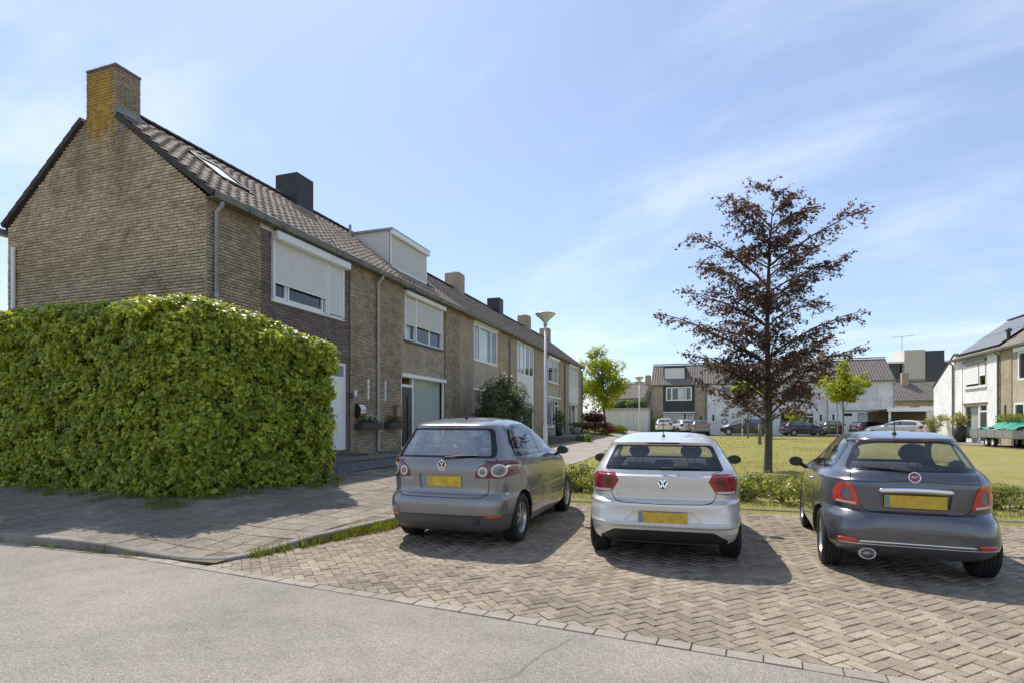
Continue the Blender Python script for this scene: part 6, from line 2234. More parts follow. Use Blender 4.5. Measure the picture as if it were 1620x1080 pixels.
# ---------------------------------------------------------------- trailer with green sheet
tr = empty('flatbed_trailer', (25.05, 38.3, .14), R(-90)); tag(tr, 'galvanised flatbed trailer with green tarpaulin and branches on the street', 'trailer')
for nm, b in (('side_board', (-.4, 4.2, -.98, -.94, .55, .93)), ('side_board', (-.4, 4.2, .94, .98, .55, .93)), ('tail_board', (-.44, -.4, -.98, .98, .55, .93)), ('head_board', (4.2, 4.24, -.98, .98, .55, .93)), ('load_floor', (-.4, 4.2, -.94, .94, .5, .55))):
    m = MB(); m.box(*b); m.build(nm, 'galvanised', tr)
for k in range(6):
    m = MB(); m.box(-.3 + k * .88, -.25 + k * .88, -1.0, -.981, .5, .95); m.build('board_post', 'galvanised', tr)
m = MB(); m.tube([(4.2, 0, .5), (5.6, 0, .48)], .05, 6); m.build('drawbar', 'galvanised', tr)
for y in (1.25, 1.95):
    for sx in (-1, 1):
        e = empty('wheel', (y, sx * .78, .28), R(90), tr)
        m = MB(); m.lathe([(.15, -.09), (.27, -.09), (.28, -.06), (.28, .06), (.27, .09), (.15, .09)], 24, axis='x'); m.build('tyre', 'rubber', e)
        m = MB(); m.lathe([(.155, -.07), (.14, -.05), (.05, -.06), (.001, -.06)], 20, axis='x'); m.lathe([(.155, .07), (.14, .05), (.05, .06), (.001, .06)], 20, axis='x'); m.build('rim', 'white_paint', e)
m = MB()
nu, nv = 22, 10
rg2 = random.Random(5)
v = []
for i in range(nu + 1):
    for j in range(nv + 1):
        x = -.3 + 4.4 * i / nu; y = -1.0 + 2.0 * j / nv
        hgt = .5 * math.exp(-((x - 2.6) / 1.5) ** 2) * (1 - (y / 1.05) ** 2) + .06 * math.sin(x * 5 + y * 3) + rg2.uniform(-.02, .02)
        v.append((x, y, .97 + max(hgt, -.02)))
m.add(v, [(i * (nv + 1) + j, (i + 1) * (nv + 1) + j, (i + 1) * (nv + 1) + j + 1, i * (nv + 1) + j + 1) for i in range(nu) for j in range(nv)], 0, True)
m.build('tarpaulin', 'tarp_green', tr)
tr.scale = (1, .86, 1)

# ---------------------------------------------------------------- bicycles
def bicycle(loc, rz, label, col):
    b = empty('bicycle', loc, rz); tag(b, label, 'bicycle', 'bicycles by the white row')
    for x in (0, 1.08):
        m = MB(); m.tube([(x + .33 * math.cos(a), 0, .34 + .33 * math.sin(a)) for a in np.linspace(0, 2 * PI, 22)], .022, 6, caps=False)
        for k in range(8): m.tube([(x, 0, .34), (x + .32 * math.cos(k * PI / 4), 0, .34 + .32 * math.sin(k * PI / 4))], .004, 4)
        m.build('wheel', 'rubber', b)
    m = MB()
    for p, q in (((0, .34), (.42, .32)), ((.42, .32), (.28, .85)), ((0, .34), (.30, .78)), ((.42, .32), (.90, .80)), ((.30, .75), (.88, .88)), ((1.08, .34), (.86, 1.02))):
        m.tube([(p[0], 0, p[1]), (q[0], 0, q[1])], .02, 6)
    m.build('frame', col, b)
    m = MB(); m.tube([(.86, -.28, 1.06), (.90, -.1, 1.1), (.90, .1, 1.1), (.86, .28, 1.06)], .016, 6); m.build('handlebar', 'steel', b)
    m = MB(); m.box(.14, .40, -.07, .07, .92, .98, 0, .02); m.tube([(.28, 0, .85), (.27, 0, .92)], .015, 6); m.build('saddle', 'plastic_black', b)
    return b


bicycle((18.9, 56.9, .17), R(20), 'bicycle leaning beside the dark estate car', 'bike_metal')
bicycle((19.6, 57.0, .17), R(-30), 'pale bicycle parked next to the navy saloon', 'galvanised')

# wooden tree stake on the lawn
st = empty('tree_stake', (12.85, 36.0, gzf(12.85, 36))); tag(st, 'short wooden stake with a sprouting stem on the lawn', 'stake')
m = MB(); m.lathe([(.11, -.1), (.10, .7), (.085, 1.22), (.0, 1.24)], 8); m.build('post', 'wood_weathered', st)
# ---------------------------------------------------------------- plants
def vnoise(x, y, seed=0):
    rs = np.random.RandomState(seed)
    T = rs.rand(64, 64)
    xi, yi = np.floor(x).astype(int), np.floor(y).astype(int)
    fx, fy = x - xi, y - yi
    fx, fy = fx * fx * (3 - 2 * fx), fy * fy * (3 - 2 * fy)
    g = lambda a, b: T[a % 64, b % 64]
    return (g(xi, yi) * (1 - fx) + g(xi + 1, yi) * fx) * (1 - fy) + (g(xi, yi + 1) * (1 - fx) + g(xi + 1, yi + 1) * fx) * fy


def norm(a):
    return a / np.maximum(np.linalg.norm(a, axis=-1, keepdims=True), 1e-9)


LEAF_D = (np.array([(0, 0, 0), (.30, .45, .07), (0, 1, -.03), (-.30, .45, .07)], float), np.array([(0, 1, 2), (0, 2, 3)]))
LEAF_IVY = (np.array([(0, .02, .02), (.34, -.12, 0), (.56, .20, -.03), (.30, .40, .01), (0, 1.0, -.10), (-.30, .40, .01), (-.56, .20, -.03), (-.34, -.12, 0), (0, .34, .05)], float),
            np.array([(8, 0, 1), (8, 1, 2), (8, 2, 3), (8, 3, 4), (8, 4, 5), (8, 5, 6), (8, 6, 7), (8, 7, 0)]))
LEAF_LONG = (np.array([(0, 0, 0), (.13, .5, .04), (0, 1, -.06), (-.13, .5, .04)], float), np.array([(0, 1, 2), (0, 2, 3)]))
BLADE = (np.array([(-.06, 0, 0), (.06, 0, 0), (.0, 1, .25)], float), np.array([(0, 1, 2)]))


def frames(Nv, tip):
    z = norm(Nv)
    y = tip - z * np.sum(tip * z, -1, keepdims=True)
    y = norm(y)
    x = np.cross(y, z)
    return x, y, z


def leaves(name, T, Pt, Nv, tip, size, mat, parent, seed=0):
    rs = np.random.RandomState(seed)
    V, Fc = T
    x, y, z = frames(Nv, tip)
    n = len(Pt)
    S = np.asarray(size).reshape(-1, 1, 1) * np.ones((n, 1, 1))
    A = (V[None, :, 0:1] * x[:, None] + V[None, :, 1:2] * y[:, None] + V[None, :, 2:3] * z[:, None]) * S + Pt[:, None]
    FF = (Fc[None] + (np.arange(n) * len(V))[:, None, None]).reshape(-1, 3)
    o = link(name, np_mesh(name, A.reshape(-1, 3), FF, mat, {'tint': np.repeat(rs.rand(n), len(V))}), parent)
    tag(o, kind='stuff')
    return o


# ---- ivy hedge: a thick L wrapped round the corner garden
HB = [(-8.0, 6.75), (-3, 6.50), (1.45, 6.28), (1.85, 6.36), (2.12, 6.56), (2.30, 6.90), (2.68, 7.80), (2.98, 8.50), (3.0, 8.68), (2.88, 8.84), (2.6, 8.95), (1.9, 9.1)]
HBp = np.array(HB); seg = np.concatenate([[0], np.cumsum(np.linalg.norm(np.diff(HBp, axis=0), axis=1))])
HLEN = seg[-1]


def hedge_pt(s):
    x = np.interp(s, seg, HBp[:, 0]); y = np.interp(s, seg, HBp[:, 1])
    x2 = np.interp(np.minimum(s + .05, HLEN), seg, HBp[:, 0]) - np.interp(np.maximum(s - .05, 0), seg, HBp[:, 0])
    y2 = np.interp(np.minimum(s + .05, HLEN), seg, HBp[:, 1]) - np.interp(np.maximum(s - .05, 0), seg, HBp[:, 1])
    l = np.hypot(x2, y2)
    return x, y, y2 / l, -x2 / l


def hedge_top(s):
    x, y, nx, ny = hedge_pt(s)
    h = 3.45 - .46 * smooth01(6.7, 8.7, y) + .08 * smooth01(1.0, -2.5, x)
    return h + .06 * (vnoise(s * 1.1, s * 0 + .3, 4) - .5) + .05 * (vnoise(s * 4, s * 0, 5) - .5)


def hedge_surface(s, z):
    """bulging outline; rounded shoulder at the top"""
    x, y, nx, ny = hedge_pt(s)
    H = hedge_top(s)
    b = .07 * (vnoise(s * .9, z * .9, 1) - .5) + .09 * (vnoise(s * 2.6, z * 2.6, 2) - .5) + .05 * (z / 3.5)
    b -= .12 * smooth01(.45, .05, z)
    t = np.clip((z - (H - .28)) / .28, 0, 1)
    b -= .30 * (1 - np.sqrt(np.maximum(1 - t * t, 0)))
    return x + nx * b, y + ny * b, nx, ny, t


hedge = empty('ivy_hedge', (0, 0, 0.0))
tag(hedge, 'tall clipped ivy hedge wrapping the corner garden beside the pavement', 'hedge')
# dark inner body
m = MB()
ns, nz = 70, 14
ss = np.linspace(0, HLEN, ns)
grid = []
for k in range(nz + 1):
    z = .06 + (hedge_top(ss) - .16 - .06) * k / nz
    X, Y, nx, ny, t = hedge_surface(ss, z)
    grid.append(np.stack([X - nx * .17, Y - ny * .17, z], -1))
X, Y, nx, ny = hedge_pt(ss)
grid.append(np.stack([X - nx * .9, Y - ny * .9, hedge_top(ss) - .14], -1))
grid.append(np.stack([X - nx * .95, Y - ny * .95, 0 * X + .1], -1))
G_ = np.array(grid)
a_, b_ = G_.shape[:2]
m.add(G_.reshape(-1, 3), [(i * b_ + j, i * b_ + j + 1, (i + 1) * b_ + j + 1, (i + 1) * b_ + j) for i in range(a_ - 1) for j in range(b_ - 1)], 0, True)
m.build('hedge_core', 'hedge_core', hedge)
rs = np.random.RandomState(12)
s0_ = 2.6
nW = 66000
s = rs.uniform(s0_, HLEN, nW); zt = hedge_top(s); z = .20 + (zt - .20) * rs.rand(nW) ** .95
X, Y, nx, ny, t = hedge_surface(s, z)
dep = -.02 - .17 * rs.rand(nW) ** 1.3 + .08 * rs.rand(nW) ** 3
dep -= .13 * (vnoise(s * 6.5, z * 6.5, 8) > .60)
P_ = np.stack([X + nx * dep, Y + ny * dep, z - .3 * np.maximum(-dep, 0) * t], -1)
up = .35 + 1.4 * t
Nv = np.stack([nx, ny, up], -1) + rs.normal(0, .58, (nW, 3))
tip = np.stack([nx * .35, ny * .35, -1 + 0 * nx], -1) + rs.normal(0, .55, (nW, 3))
sz = rs.uniform(.048, .088, nW)
nT = 15000
sT = rs.uniform(s0_, HLEN, nT); dT = .30 + .75 * rs.rand(nT)
xT, yT, nxT, nyT = hedge_pt(sT)
PT = np.stack([xT - nxT * dT, yT - nyT * dT, hedge_top(sT) + .05 * (vnoise(xT * 3, yT * 3, 6) - .5) - .02 + .07 * rs.rand(nT) ** 3], -1)
NT = np.stack([nxT * .2, nyT * .2, 1 + 0 * nxT], -1) + rs.normal(0, .45, (nT, 3))
tT = np.stack([nxT, nyT, .1 + 0 * nxT], -1) + rs.normal(0, .7, (nT, 3))
P_ = np.concatenate([P_, PT]); Nv = np.concatenate([Nv, NT]); tip = np.concatenate([tip, tT]); sz = np.concatenate([sz, rs.uniform(.042, .075, nT)]); dep = np.concatenate([dep, np.full(nT, -.3)])
dist = np.linalg.norm(P_ - np.array([CAM_X, 0, CAM_Z]), axis=1) / sz
dist[dep < -.03] = 1e9
order = np.argsort(dist)
one, rest = order[:300], order[300:]
leaves('ivy_foliage', LEAF_IVY, P_[rest], Nv[rest], tip[rest], sz[rest], 'ivy_leaf', hedge)
ivy_me = bpy.data.meshes.new('ivy_leaf'); ivy_me.from_pydata([tuple(v) for v in LEAF_IVY[0]], [], [tuple(f) for f in LEAF_IVY[1]]); ivy_me.materials.append(M('ivy_leaf'))
fx, fy, fz = frames(Nv[one], tip[one])
for k, i in enumerate(one):
    o = link('ivy_leaf', ivy_me, hedge)
    mt = Matrix(((fx[k][0], fy[k][0], fz[k][0]), (fx[k][1], fy[k][1], fz[k][1]), (fx[k][2], fy[k][2], fz[k][2]))).to_4x4()
    o.matrix_local = Matrix.Translation(P_[i]) @ mt @ Matrix.Scale(float(sz[i]), 4)


def clumps(C, Rad, n, seed, squash=1.0, shell_=.35):
    """leaf positions and outward normals round a set of clump centres"""
    rs = np.random.RandomState(seed)
    C = np.asarray(C, float); Rad = np.asarray(Rad, float)
    w = Rad ** 2; w /= w.sum()
    k = rs.choice(len(C), n, p=w)
    d = norm(rs.normal(0, 1, (n, 3)))
    r = Rad[k] * (1 - shell_ * rs.rand(n) ** 1.2) * rs.uniform(.75, 1.1, n)
    off = d * r[:, None]; off[:, 2] *= squash
    return C[k] + off, d


def bush(name, label, cat, loc, C, Rad, n, T, size, mat, group=None, squash=.9, stems=5, bark='bark', seed=1, droop=.2, foot=0.0, extra=None):
    r = empty(name, loc); tag(r, label, cat, group)
    P, d = clumps(C, Rad, n, seed, squash)
    rs = np.random.RandomState(seed + 9)
    Nn = d + np.array([0, 0, .6]) + rs.normal(0, .5, d.shape)
    tip = d * .8 + np.array([0, 0, -droop]) + rs.normal(0, .6, d.shape)
    P[:, 2] = np.maximum(P[:, 2], .02)
    leaves('foliage', T, P, Nn, tip, rs.uniform(size[0], size[1], n), mat, r, seed)
    rr = random.Random(seed)
    m = MB()
    for k in range(stems):
        c = C[rr.randrange(len(C))]
        b = Vector((rr.uniform(-.12, .12) + foot * c[0] * .3, rr.uniform(-.12, .12) + foot * c[1] * .3, -.08))
        q = Vector(c)
        m.tube([b, b.lerp(q, .5) + Vector((rr.uniform(-.06, .06), rr.uniform(-.06, .06), .05)), q], [.028, .02, .008], 5)
    m.build('stems', bark, r)
    return r


def ellipsoid_clumps(n, rx, ry, rz, cz, rad, seed, flat=0.0):
    rr = np.random.RandomState(seed)
    d = norm(rr.normal(0, 1, (n, 3)))
    q = d * (rr.rand(n, 1) ** .45)
    C = q * np.array([rx, ry, rz]) + np.array([0, 0, cz])
    return C, rr.uniform(rad[0], rad[1], n)


# ---- copper beech on the lawn
def tree_frame(name, label, loc, group=None):
    r = empty(name, loc); tag(r, label, 'tree', group); return r


RV = np.array([math.cos(_A), math.sin(_A), 0.0]); FV = np.array([-math.sin(_A), math.cos(_A), 0.0])
bx_, by_ = 11.23, 16.4
bz = gzf(bx_, by_)
beech = tree_frame('copper_beech', 'young copper beech with dark purple leaves standing on the lawn', (bx_, by_, bz))
rr = random.Random(44)
TH = 7.62
trunk = [(0, 0, -.1, .145), (0.0, 0, .05, .115), (0.015, 0, .6, .098), (.03, 0, 1.6, .09), (0.0, .02, 2.6, .072), (-.02, .02, 3.7, .055), (.01, 0, 5.0, .050), (.04, 0, 6.1, .028), (.12, 0, 7.0, .014), (.26, .0, TH, .005)]
def on_trunk(z):
    zz = [t[2] for t in trunk]
    return np.array([np.interp(z, zz, [t[0] for t in trunk]), np.interp(z, zz, [t[1] for t in trunk]), z])
m = MB(); m.tube([tuple(on_trunk(t[2]) if 0 else (RV * t[0] + np.array([0, 0, t[2]]))) for t in trunk], [t[3] for t in trunk], 12)
m.build('trunk', 'bark', beech)
sil = [(-1.95, 2.45), (-2.15, 3.35), (-2.6, 4.65), (-1.7, 5.0), (-2.25, 6.45), (-1.9, 5.6), (-1.25, 7.55), (-.8, 6.9), (-1.4, 3.0), (-.9, 2.2), (1.55, 1.95), (1.95, 2.75), (2.35, 3.45), (2.3, 4.45), (1.65, 4.9), (1.5, 5.8), (2.05, 7.05), (1.55, 6.5), (1.25, 7.55), (.7, 2.3), (1.1, 3.9), (.75, 7.2), (-.5, 7.75), (-1.6, 2.75), (-1.5, 4.1), (.25, 8.0), (1.2, 2.9), (-1.0, 6.2), (-.55, 5.2), (.9, 5.3), (-2.0, 3.9), (1.75, 5.95), (.55, 7.75), (-.25, 8.1), (-1.7, 6.0), (1.0, 6.9), (-.9, 7.3), (.35, 7.5), (-2.1, 5.2), (1.9, 3.9)]
brs = []
for dx, tz in sil:
    d = RV * dx + FV * rr.uniform(-.9, .9) * abs(dx) * .55
    brs.append((d, tz * .955 if tz > 3 else tz))
for k in range(34):
    a = rr.uniform(0, 2 * PI); tz = rr.uniform(1.9, 6.9)
    L = rr.uniform(.7, 1.45) * (1.0 if tz < 5.2 else .7)
    brs.append((FV * math.sin(a) * L * 1.3 + RV * math.cos(a) * L * .8, tz))
m = MB(); Pl, Dl = [], []
for d, tz in brs:
    L = np.linalg.norm(d)
    bzz = max(1.35, tz - L * rr.uniform(.38, .62)) if tz < 7.4 else tz - L * .8
    b0 = RV * np.interp(bzz, [t[2] for t in trunk], [t[0] for t in trunk]) + np.array([0, 0, bzz])
    tipp = np.array([d[0], d[1], tz])
    mid = b0 * .5 + tipp * .5 + np.array([0, 0, .14 * L + rr.uniform(-.08, .05)])
    pts = []
    for k in range(7):
        t = k / 6
        pts.append((1 - t) ** 2 * b0 + 2 * t * (1 - t) * mid + t * t * tipp + np.array([rr.uniform(-.03, .03), rr.uniform(-.03, .03), rr.uniform(-.03, .03)]))
    r0 = .012 + .011 * L
    m.tube([tuple(p) for p in pts], [r0 * (1 - .8 * k / 6) for k in range(7)], 5)
    dirn = d / max(L, 1e-6); perp = np.array([-dirn[1], dirn[0], 0])
    nt = int(9 + L * 9)
    for k in range(nt):
        t = .22 + .78 * (k + rr.random()) / nt
        i = min(int(t * 6), 5); f = t * 6 - i
        p = pts[i] * (1 - f) + pts[i + 1] * f
        sd_ = 1 if k % 2 else -1
        tl = rr.uniform(.35, .78) * (1.15 - .5 * t)
        e = p + (dirn * rr.uniform(.2, .9) + perp * sd_ * rr.uniform(.3, .9)) * tl + np.array([0, 0, rr.uniform(-.34, .26)]) * tl * 2
        m.tube([tuple(p), tuple(p * .45 + e * .55 + np.array([0, 0, .02])), tuple(e)], [.006, .004, .002], 3, caps=False)
        nl_ = int(7 + tl * 22)
        for q in range(nl_):
            u = rr.uniform(.15, 1.08)
            Pl.append(p + (e - p) * u + np.array([rr.gauss(0, .035), rr.gauss(0, .035), rr.gauss(0, .03)])); Dl.append(e - p)
    for q in range(14):
        Pl.append(pts[-1] + np.array([rr.gauss(0, .06), rr.gauss(0, .06), rr.gauss(0, .04)])); Dl.append(pts[-1] - pts[-2])
m.build('branches', 'bark', beech)
Pl, Dl = np.array(Pl), norm(np.array(Dl))
rs = np.random.RandomState(6)
n = len(Pl)
leaves('crown', LEAF_D, Pl, np.array([0, 0, 1.0]) + rs.normal(0, .55, (n, 3)), Dl + rs.normal(0, .7, (n, 3)) + np.array([0, 0, -.25]), rs.uniform(.065, .115, n), 'copper_leaf', beech, 3)


def leafy_tree(name, label, loc, h, trunk_r, C, Rad, n, T, size, mat, bark='bark', seed=3, group=None, lean=(0, 0), squash=.85, cat='tree'):
    r = empty(name, loc); tag(r, label, cat, group)
    rr = random.Random(seed)
    top = Vector((lean[0], lean[1], h))
    m = MB(); m.tube([(0, 0, -.15), (0, 0, .05), top * .35, top * .7, top], [trunk_r * 1.35, trunk_r, trunk_r * .85, trunk_r * .6, trunk_r * .25], 10); m.build('trunk', bark, r)
    m = MB()
    for c in C:
        if rr.random() < .7:
            z = rr.uniform(.35, .9)
            b = top * z
            q = Vector(c)
            m.tube([b, b.lerp(q, .55) + Vector((0, 0, .12)), q], [trunk_r * .35, trunk_r * .2, .008], 5)
    m.build('branches', bark, r)
    P, d = clumps(C, Rad, n, seed, squash, .55)
    rs = np.random.RandomState(seed + 1)
    leaves('crown', T, P, d * .6 + np.array([0, 0, .8]) + rs.normal(0, .5, d.shape), d + np.array([0, 0, -.2]) + rs.normal(0, .6, d.shape), rs.uniform(size[0], size[1], n), mat, r, seed)
    return r


C, Rd = ellipsoid_clumps(80, 2.35, 2.0, 2.75, 5.0, (.35, .75), 5)
C[:, 0] -= .55; C[:, 2] += .15 * C[:, 0]
leafy_tree('broadleaf_tree', 'full green tree with sunlit yellow top at the end of the brick row', (1.3, 50.5, .45), 5.5, .13, C, Rd, 9000, LEAF_D, (.15, .28), 'bright_leaf', 'bark_pale', 8, lean=(-.3, 0))
C, Rd = ellipsoid_clumps(46, 1.9, 1.6, 1.5, 4.1, (.22, .45), 15)
C[:, 2] += .35 * np.hypot(C[:, 0], C[:, 1]) * 0 + .0
up_ = np.array([(1.75 * q * math.cos(a), 1.6 * q * math.sin(a), 2.55 + 2.1 * q + .9 * ((k * 7) % 5) / 4 * q) for k, a in enumerate(np.linspace(0, 2 * PI, 11)) for q in (.4, .7, 1.0)] + [(0, 0, 4.6), (.05, 0, 5.3), (-.05, 0, 6.0), (0.1, 0, 6.5), (0, .1, 3.5), (.3, .1, 4.0), (-.3, .1, 4.2), (.5, 0, 4.6), (-.5, .1, 4.8), (0, .3, 4.9), (.3, -.2, 5.2), (-.3, 0, 3.6)])
leafy_tree('young_tree', 'young bright yellow green tree before the white row', (21.3, 55, .17), 6.2, .075, up_, np.concatenate([np.full(33, .40), np.full(12, .5)]), 5400, LEAF_D, (.14, .26), 'bright_leaf', 'bark_pale', 21)
C, Rd = ellipsoid_clumps(26, 1.5, 1.3, .75, 4.1, (.3, .5), 31)
leafy_tree('young_tree', 'small bright green tree seen through the copper beech crown', (13.3, 50.5, .17), 4.3, .07, C, Rd, 2200, LEAF_D, (.14, .26), 'bright_leaf', 'bark_pale', 33)
ring_ = [(1.0 * math.cos(a) * q, .9 * math.sin(a) * q, 1.35 + .25 * math.cos(q * 2.2) - .35 * q * q) for a in np.linspace(0, 2 * PI, 10) for q in (.5, 1.0, 1.3)]
leafy_tree('japanese_maple', 'low dark red Japanese maple in the garden of the end house', (1.75, 42.6, .42), 1.3, .05, np.array(ring_ + [(0, 0, 1.9), (-.4, .1, 1.85), (.3, .1, 1.7), (-.7, 0, 1.6)]), np.concatenate([np.full(30, .42), np.full(4, .45)]), 4200, LEAF_LONG, (.12, .22), 'maple_red', 'bark', 41, squash=.6)
C, Rd = ellipsoid_clumps(60, .92, .92, .92, 1.95, (.18, .3), 51)
leafy_tree('ball_tree', 'clipped round ball tree before the charcoal door', (18.6, 61.8, .17), 1.6, .06, C, Rd, 3200, LEAF_D, (.07, .12), 'bright_leaf', 'bark', 52, squash=1.0)
for k, (x, y, h, w, sd_, lb_) in enumerate([(2.3, 92, 7.5, 3.6, 61, 'dark green tree rising behind the tiled houses'), (6.2, 74, 6.0, 2.0, 63, 'tree top showing behind the brick house roof')]):
    C, Rd = ellipsoid_clumps(40, w, w, 2.6, h - 1.5, (.6, 1.1), sd_)
    leafy_tree('broadleaf_tree', lb_, (x, y, .3), h - 2, .18, C, Rd, 3600, LEAF_D, (.25, .42), 'mid_leaf', 'bark', sd_, group='trees behind the far houses')
C, Rd = ellipsoid_clumps(46, 3.2, .9, .85, 2.7, (.45, .75), 71)
bush('hedge_bank', 'bank of green hedging growing over the garage roof edge', 'hedge', (1.2, 68.0, .6), C, Rd, 4200, LEAF_D, (.18, .3), 'mid_leaf', seed=72, stems=8)

# ---- shrubs
C1, R1_ = ellipsoid_clumps(34, .80, .75, 1.15, 1.45, (.22, .42), 81); C1[:, 1] -= .75
C2, R2_ = ellipsoid_clumps(44, .9, .95, 1.35, 1.75, (.24, .46), 82); C2[:, 1] += .75
bush('garden_shrub', 'large glossy evergreen shrub with two rounded heads before the brick row', 'shrub', (1.62, 21.7, .42), np.concatenate([C1, C2]), np.concatenate([R1_, R2_]), 11000, LEAF_LONG, (.11, .2), 'shrub_leaf', seed=83, stems=10, droop=.5, foot=.8)
C, Rd = ellipsoid_clumps(16, .42, .42, .28, .30, (.10, .2), 91)
bush('purple_shrub', 'small purple leaved shrub in the gravel at the end of the hedge', 'shrub', (1.85, 9.75, .36), C, Rd, 900, LEAF_D, (.04, .075), 'purple_leaf', seed=92)
C, Rd = ellipsoid_clumps(14, .35, .35, .35, .42, (.1, .2), 93)
bush('purple_shrub', 'dark red shrub growing beside the grey front door', 'shrub', (.55, 17.0, .46), C, Rd, 700, LEAF_D, (.05, .08), 'purple_leaf', seed=94)
C, Rd = ellipsoid_clumps(12, .3, .3, .45, .55, (.12, .22), 95)
bush('leafy_shrub', 'small yellow green shrub at the brick pier left of the big shrub', 'shrub', (.5, 19.9, .48), C, Rd, 600, LEAF_D, (.06, .1), 'bright_leaf', seed=96)
rq = random.Random(8)
lowx = []
x = 6.1
while x < 15.5:
    lowx.append((x, rq.uniform(10.35, 10.75), rq.uniform(.85, 1.1)))
    x += rq.uniform(.52, .70)
x = 6.3
while x < 14.5:
    lowx.append((x, rq.uniform(11.05, 11.4), rq.uniform(.9, 1.15)))
    x += rq.uniform(.7, .95)
for k, (x, y, s_) in enumerate(lowx):
    if 8.5 < x < 9.6 and y > 10.9: continue
    C, Rd = ellipsoid_clumps(14, .42 * s_, .36 * s_, .20 * s_, .24 * s_, (.08, .18), 100 + k)
    bush('low_shrub', 'low spreading shrub in the planting strip behind the parking bay', 'shrub', (x, y, .08), C, Rd, 620, LEAF_D, (.045, .085), 'low_shrub_leaf', 'low shrubs in the planting strip', seed=200 + k, stems=3)
C, Rd = ellipsoid_clumps(30, 1.7, 3.0, .28, .25, (.2, .4), 151)
bush('flower_border', 'overgrown green border beside the far end of the path', 'plants', (2.0, 49.0, .5), C, Rd, 3000, LEAF_LONG, (.15, .3), 'bright_leaf', seed=152)
C, Rd = ellipsoid_clumps(18, .45, 1.6, .22, .2, (.15, .3), 153)
bush('flower_border', 'low green border under the red maple', 'plants', (2.3, 43.5, .4), C, Rd, 1400, LEAF_LONG, (.12, .22), 'bright_leaf', seed=154)
C, Rd = ellipsoid_clumps(14, .6, .8, .2, .2, (.15, .3), 155)
bush('low_shrub', 'clump of low greenery behind the lamp post at the terrace edge', 'shrub', (3.1, 32.3, .3), C, Rd, 900, LEAF_D, (.09, .15), 'mid_leaf', seed=156)
C, Rd = ellipsoid_clumps(14, .62, .62, .55, 1.0, (.2, .35), 157)
bush('rounded_bush', 'rounded bush under the wide window behind the thin pole', 'shrub', (14.1, 63.4, .17), C, Rd, 900, LEAF_D, (.09, .15), 'mid_leaf', seed=158)
C, Rd = ellipsoid_clumps(12, .5, .5, .9, 1.5, (.2, .35), 159)
bush('climbing_shrub', 'pale climbing shrub on the brick pier of the dormer house', 'shrub', (5.0, 64.3, .17), C, Rd, 600, LEAF_D, (.1, .16), 'bright_leaf', seed=160)
C, Rd = ellipsoid_clumps(14, .75, .6, .6, 1.25, (.25, .4), 161)
bush('rounded_bush', 'pale green bush beside the carport', 'shrub', (26.3, 49.6, .17), C, Rd, 1200, LEAF_LONG, (.12, .2), 'low_shrub_leaf', seed=162)


def potted(loc, r, h, label, potmat, leafmat_, n, lh, seed, size=(.08, .14), top=1.0):
    p = empty('plant_pot', loc); tag(p, label, 'plant pot')
    m = MB(); m.lathe([(.001, 0), (r * .72, 0), (r, h), (r * .92, h), (r * .9, h - .06), (.001, h - .06)], 18); m.build('pot', potmat, p)
    C, Rd = ellipsoid_clumps(12, r * 1.2 * top, r * 1.2 * top, lh * .5, h + lh * .5, (lh * .2, lh * .35), seed)
    P, d = clumps(C, Rd, n, seed)
    rs = np.random.RandomState(seed)
    leaves('foliage', LEAF_D, P, d + np.array([0, 0, .5]) + rs.normal(0, .4, d.shape), d + rs.normal(0, .5, d.shape), rs.uniform(size[0], size[1], n), leafmat_, p, seed)
    return p


potted((.95, 34.4, .62), .26, .62, 'tall black pot with a wispy plant on the terrace', 'pot_black', 'mid_leaf', 350, .8, 301)
potted((.75, 35.4, .62), .22, .6, 'second black pot with a leafy olive plant on the terrace', 'pot_black', 'shrub_leaf', 350, 1.0, 303)
potted((1.0, 39.2, .60), .42, .55, 'wide grey tub standing by the downpipe of the end house', 'pipe_grey', 'mid_leaf', 300, .35, 305)
potted((25.5, 43.5, .17), .42, 1.05, 'tall black planter with orange flowers before the white corner house', 'pot_black', 'dry_grass', 700, .9, 307, (.1, .18))
C, Rd = ellipsoid_clumps(14, .6, 1.3, .3, 0, (.15, .3), 171)
bush('cut_branches', 'heap of cut brown and green branches lying on the trailer', 'branches', (25.05, 35.6, 1.30), C + np.array([0, 0, .3]), Rd, 1300, LEAF_LONG, (.12, .2), 'low_shrub_leaf', seed=172)

# flowers in the wall planters
for wb, (u0, u1, z), fm, sd_ in ((wb1, (5.10, 6.08, .92), 'flower_white', 401), (wb2, (6.64, 7.42, .94), 'flower_pink', 402)):
    rs = np.random.RandomState(sd_)
    n = 420
    P = np.stack([rs.uniform(u0, u1, n), rs.uniform(-.27, -.05, n), z + rs.rand(n) ** 1.3 * .20], -1)
    leaves('foliage', LEAF_D, P, np.array([0, -.4, 1]) + rs.normal(0, .5, (n, 3)), rs.normal(0, 1, (n, 3)), rs.uniform(.04, .075, n), 'mid_leaf', wb, sd_)
    n = 90
    P = np.stack([rs.uniform(u0, u1 if fm == 'flower_white' else (u0 + u1) / 2, n), rs.uniform(-.30, -.06, n), z + .08 + rs.rand(n) * .16], -1)
    leaves('blossom', LEAF_D, P, np.array([0, -.6, .8]) + rs.normal(0, .4, (n, 3)), rs.normal(0, 1, (n, 3)), rs.uniform(.03, .06, n), fm, wb, sd_ + 5)

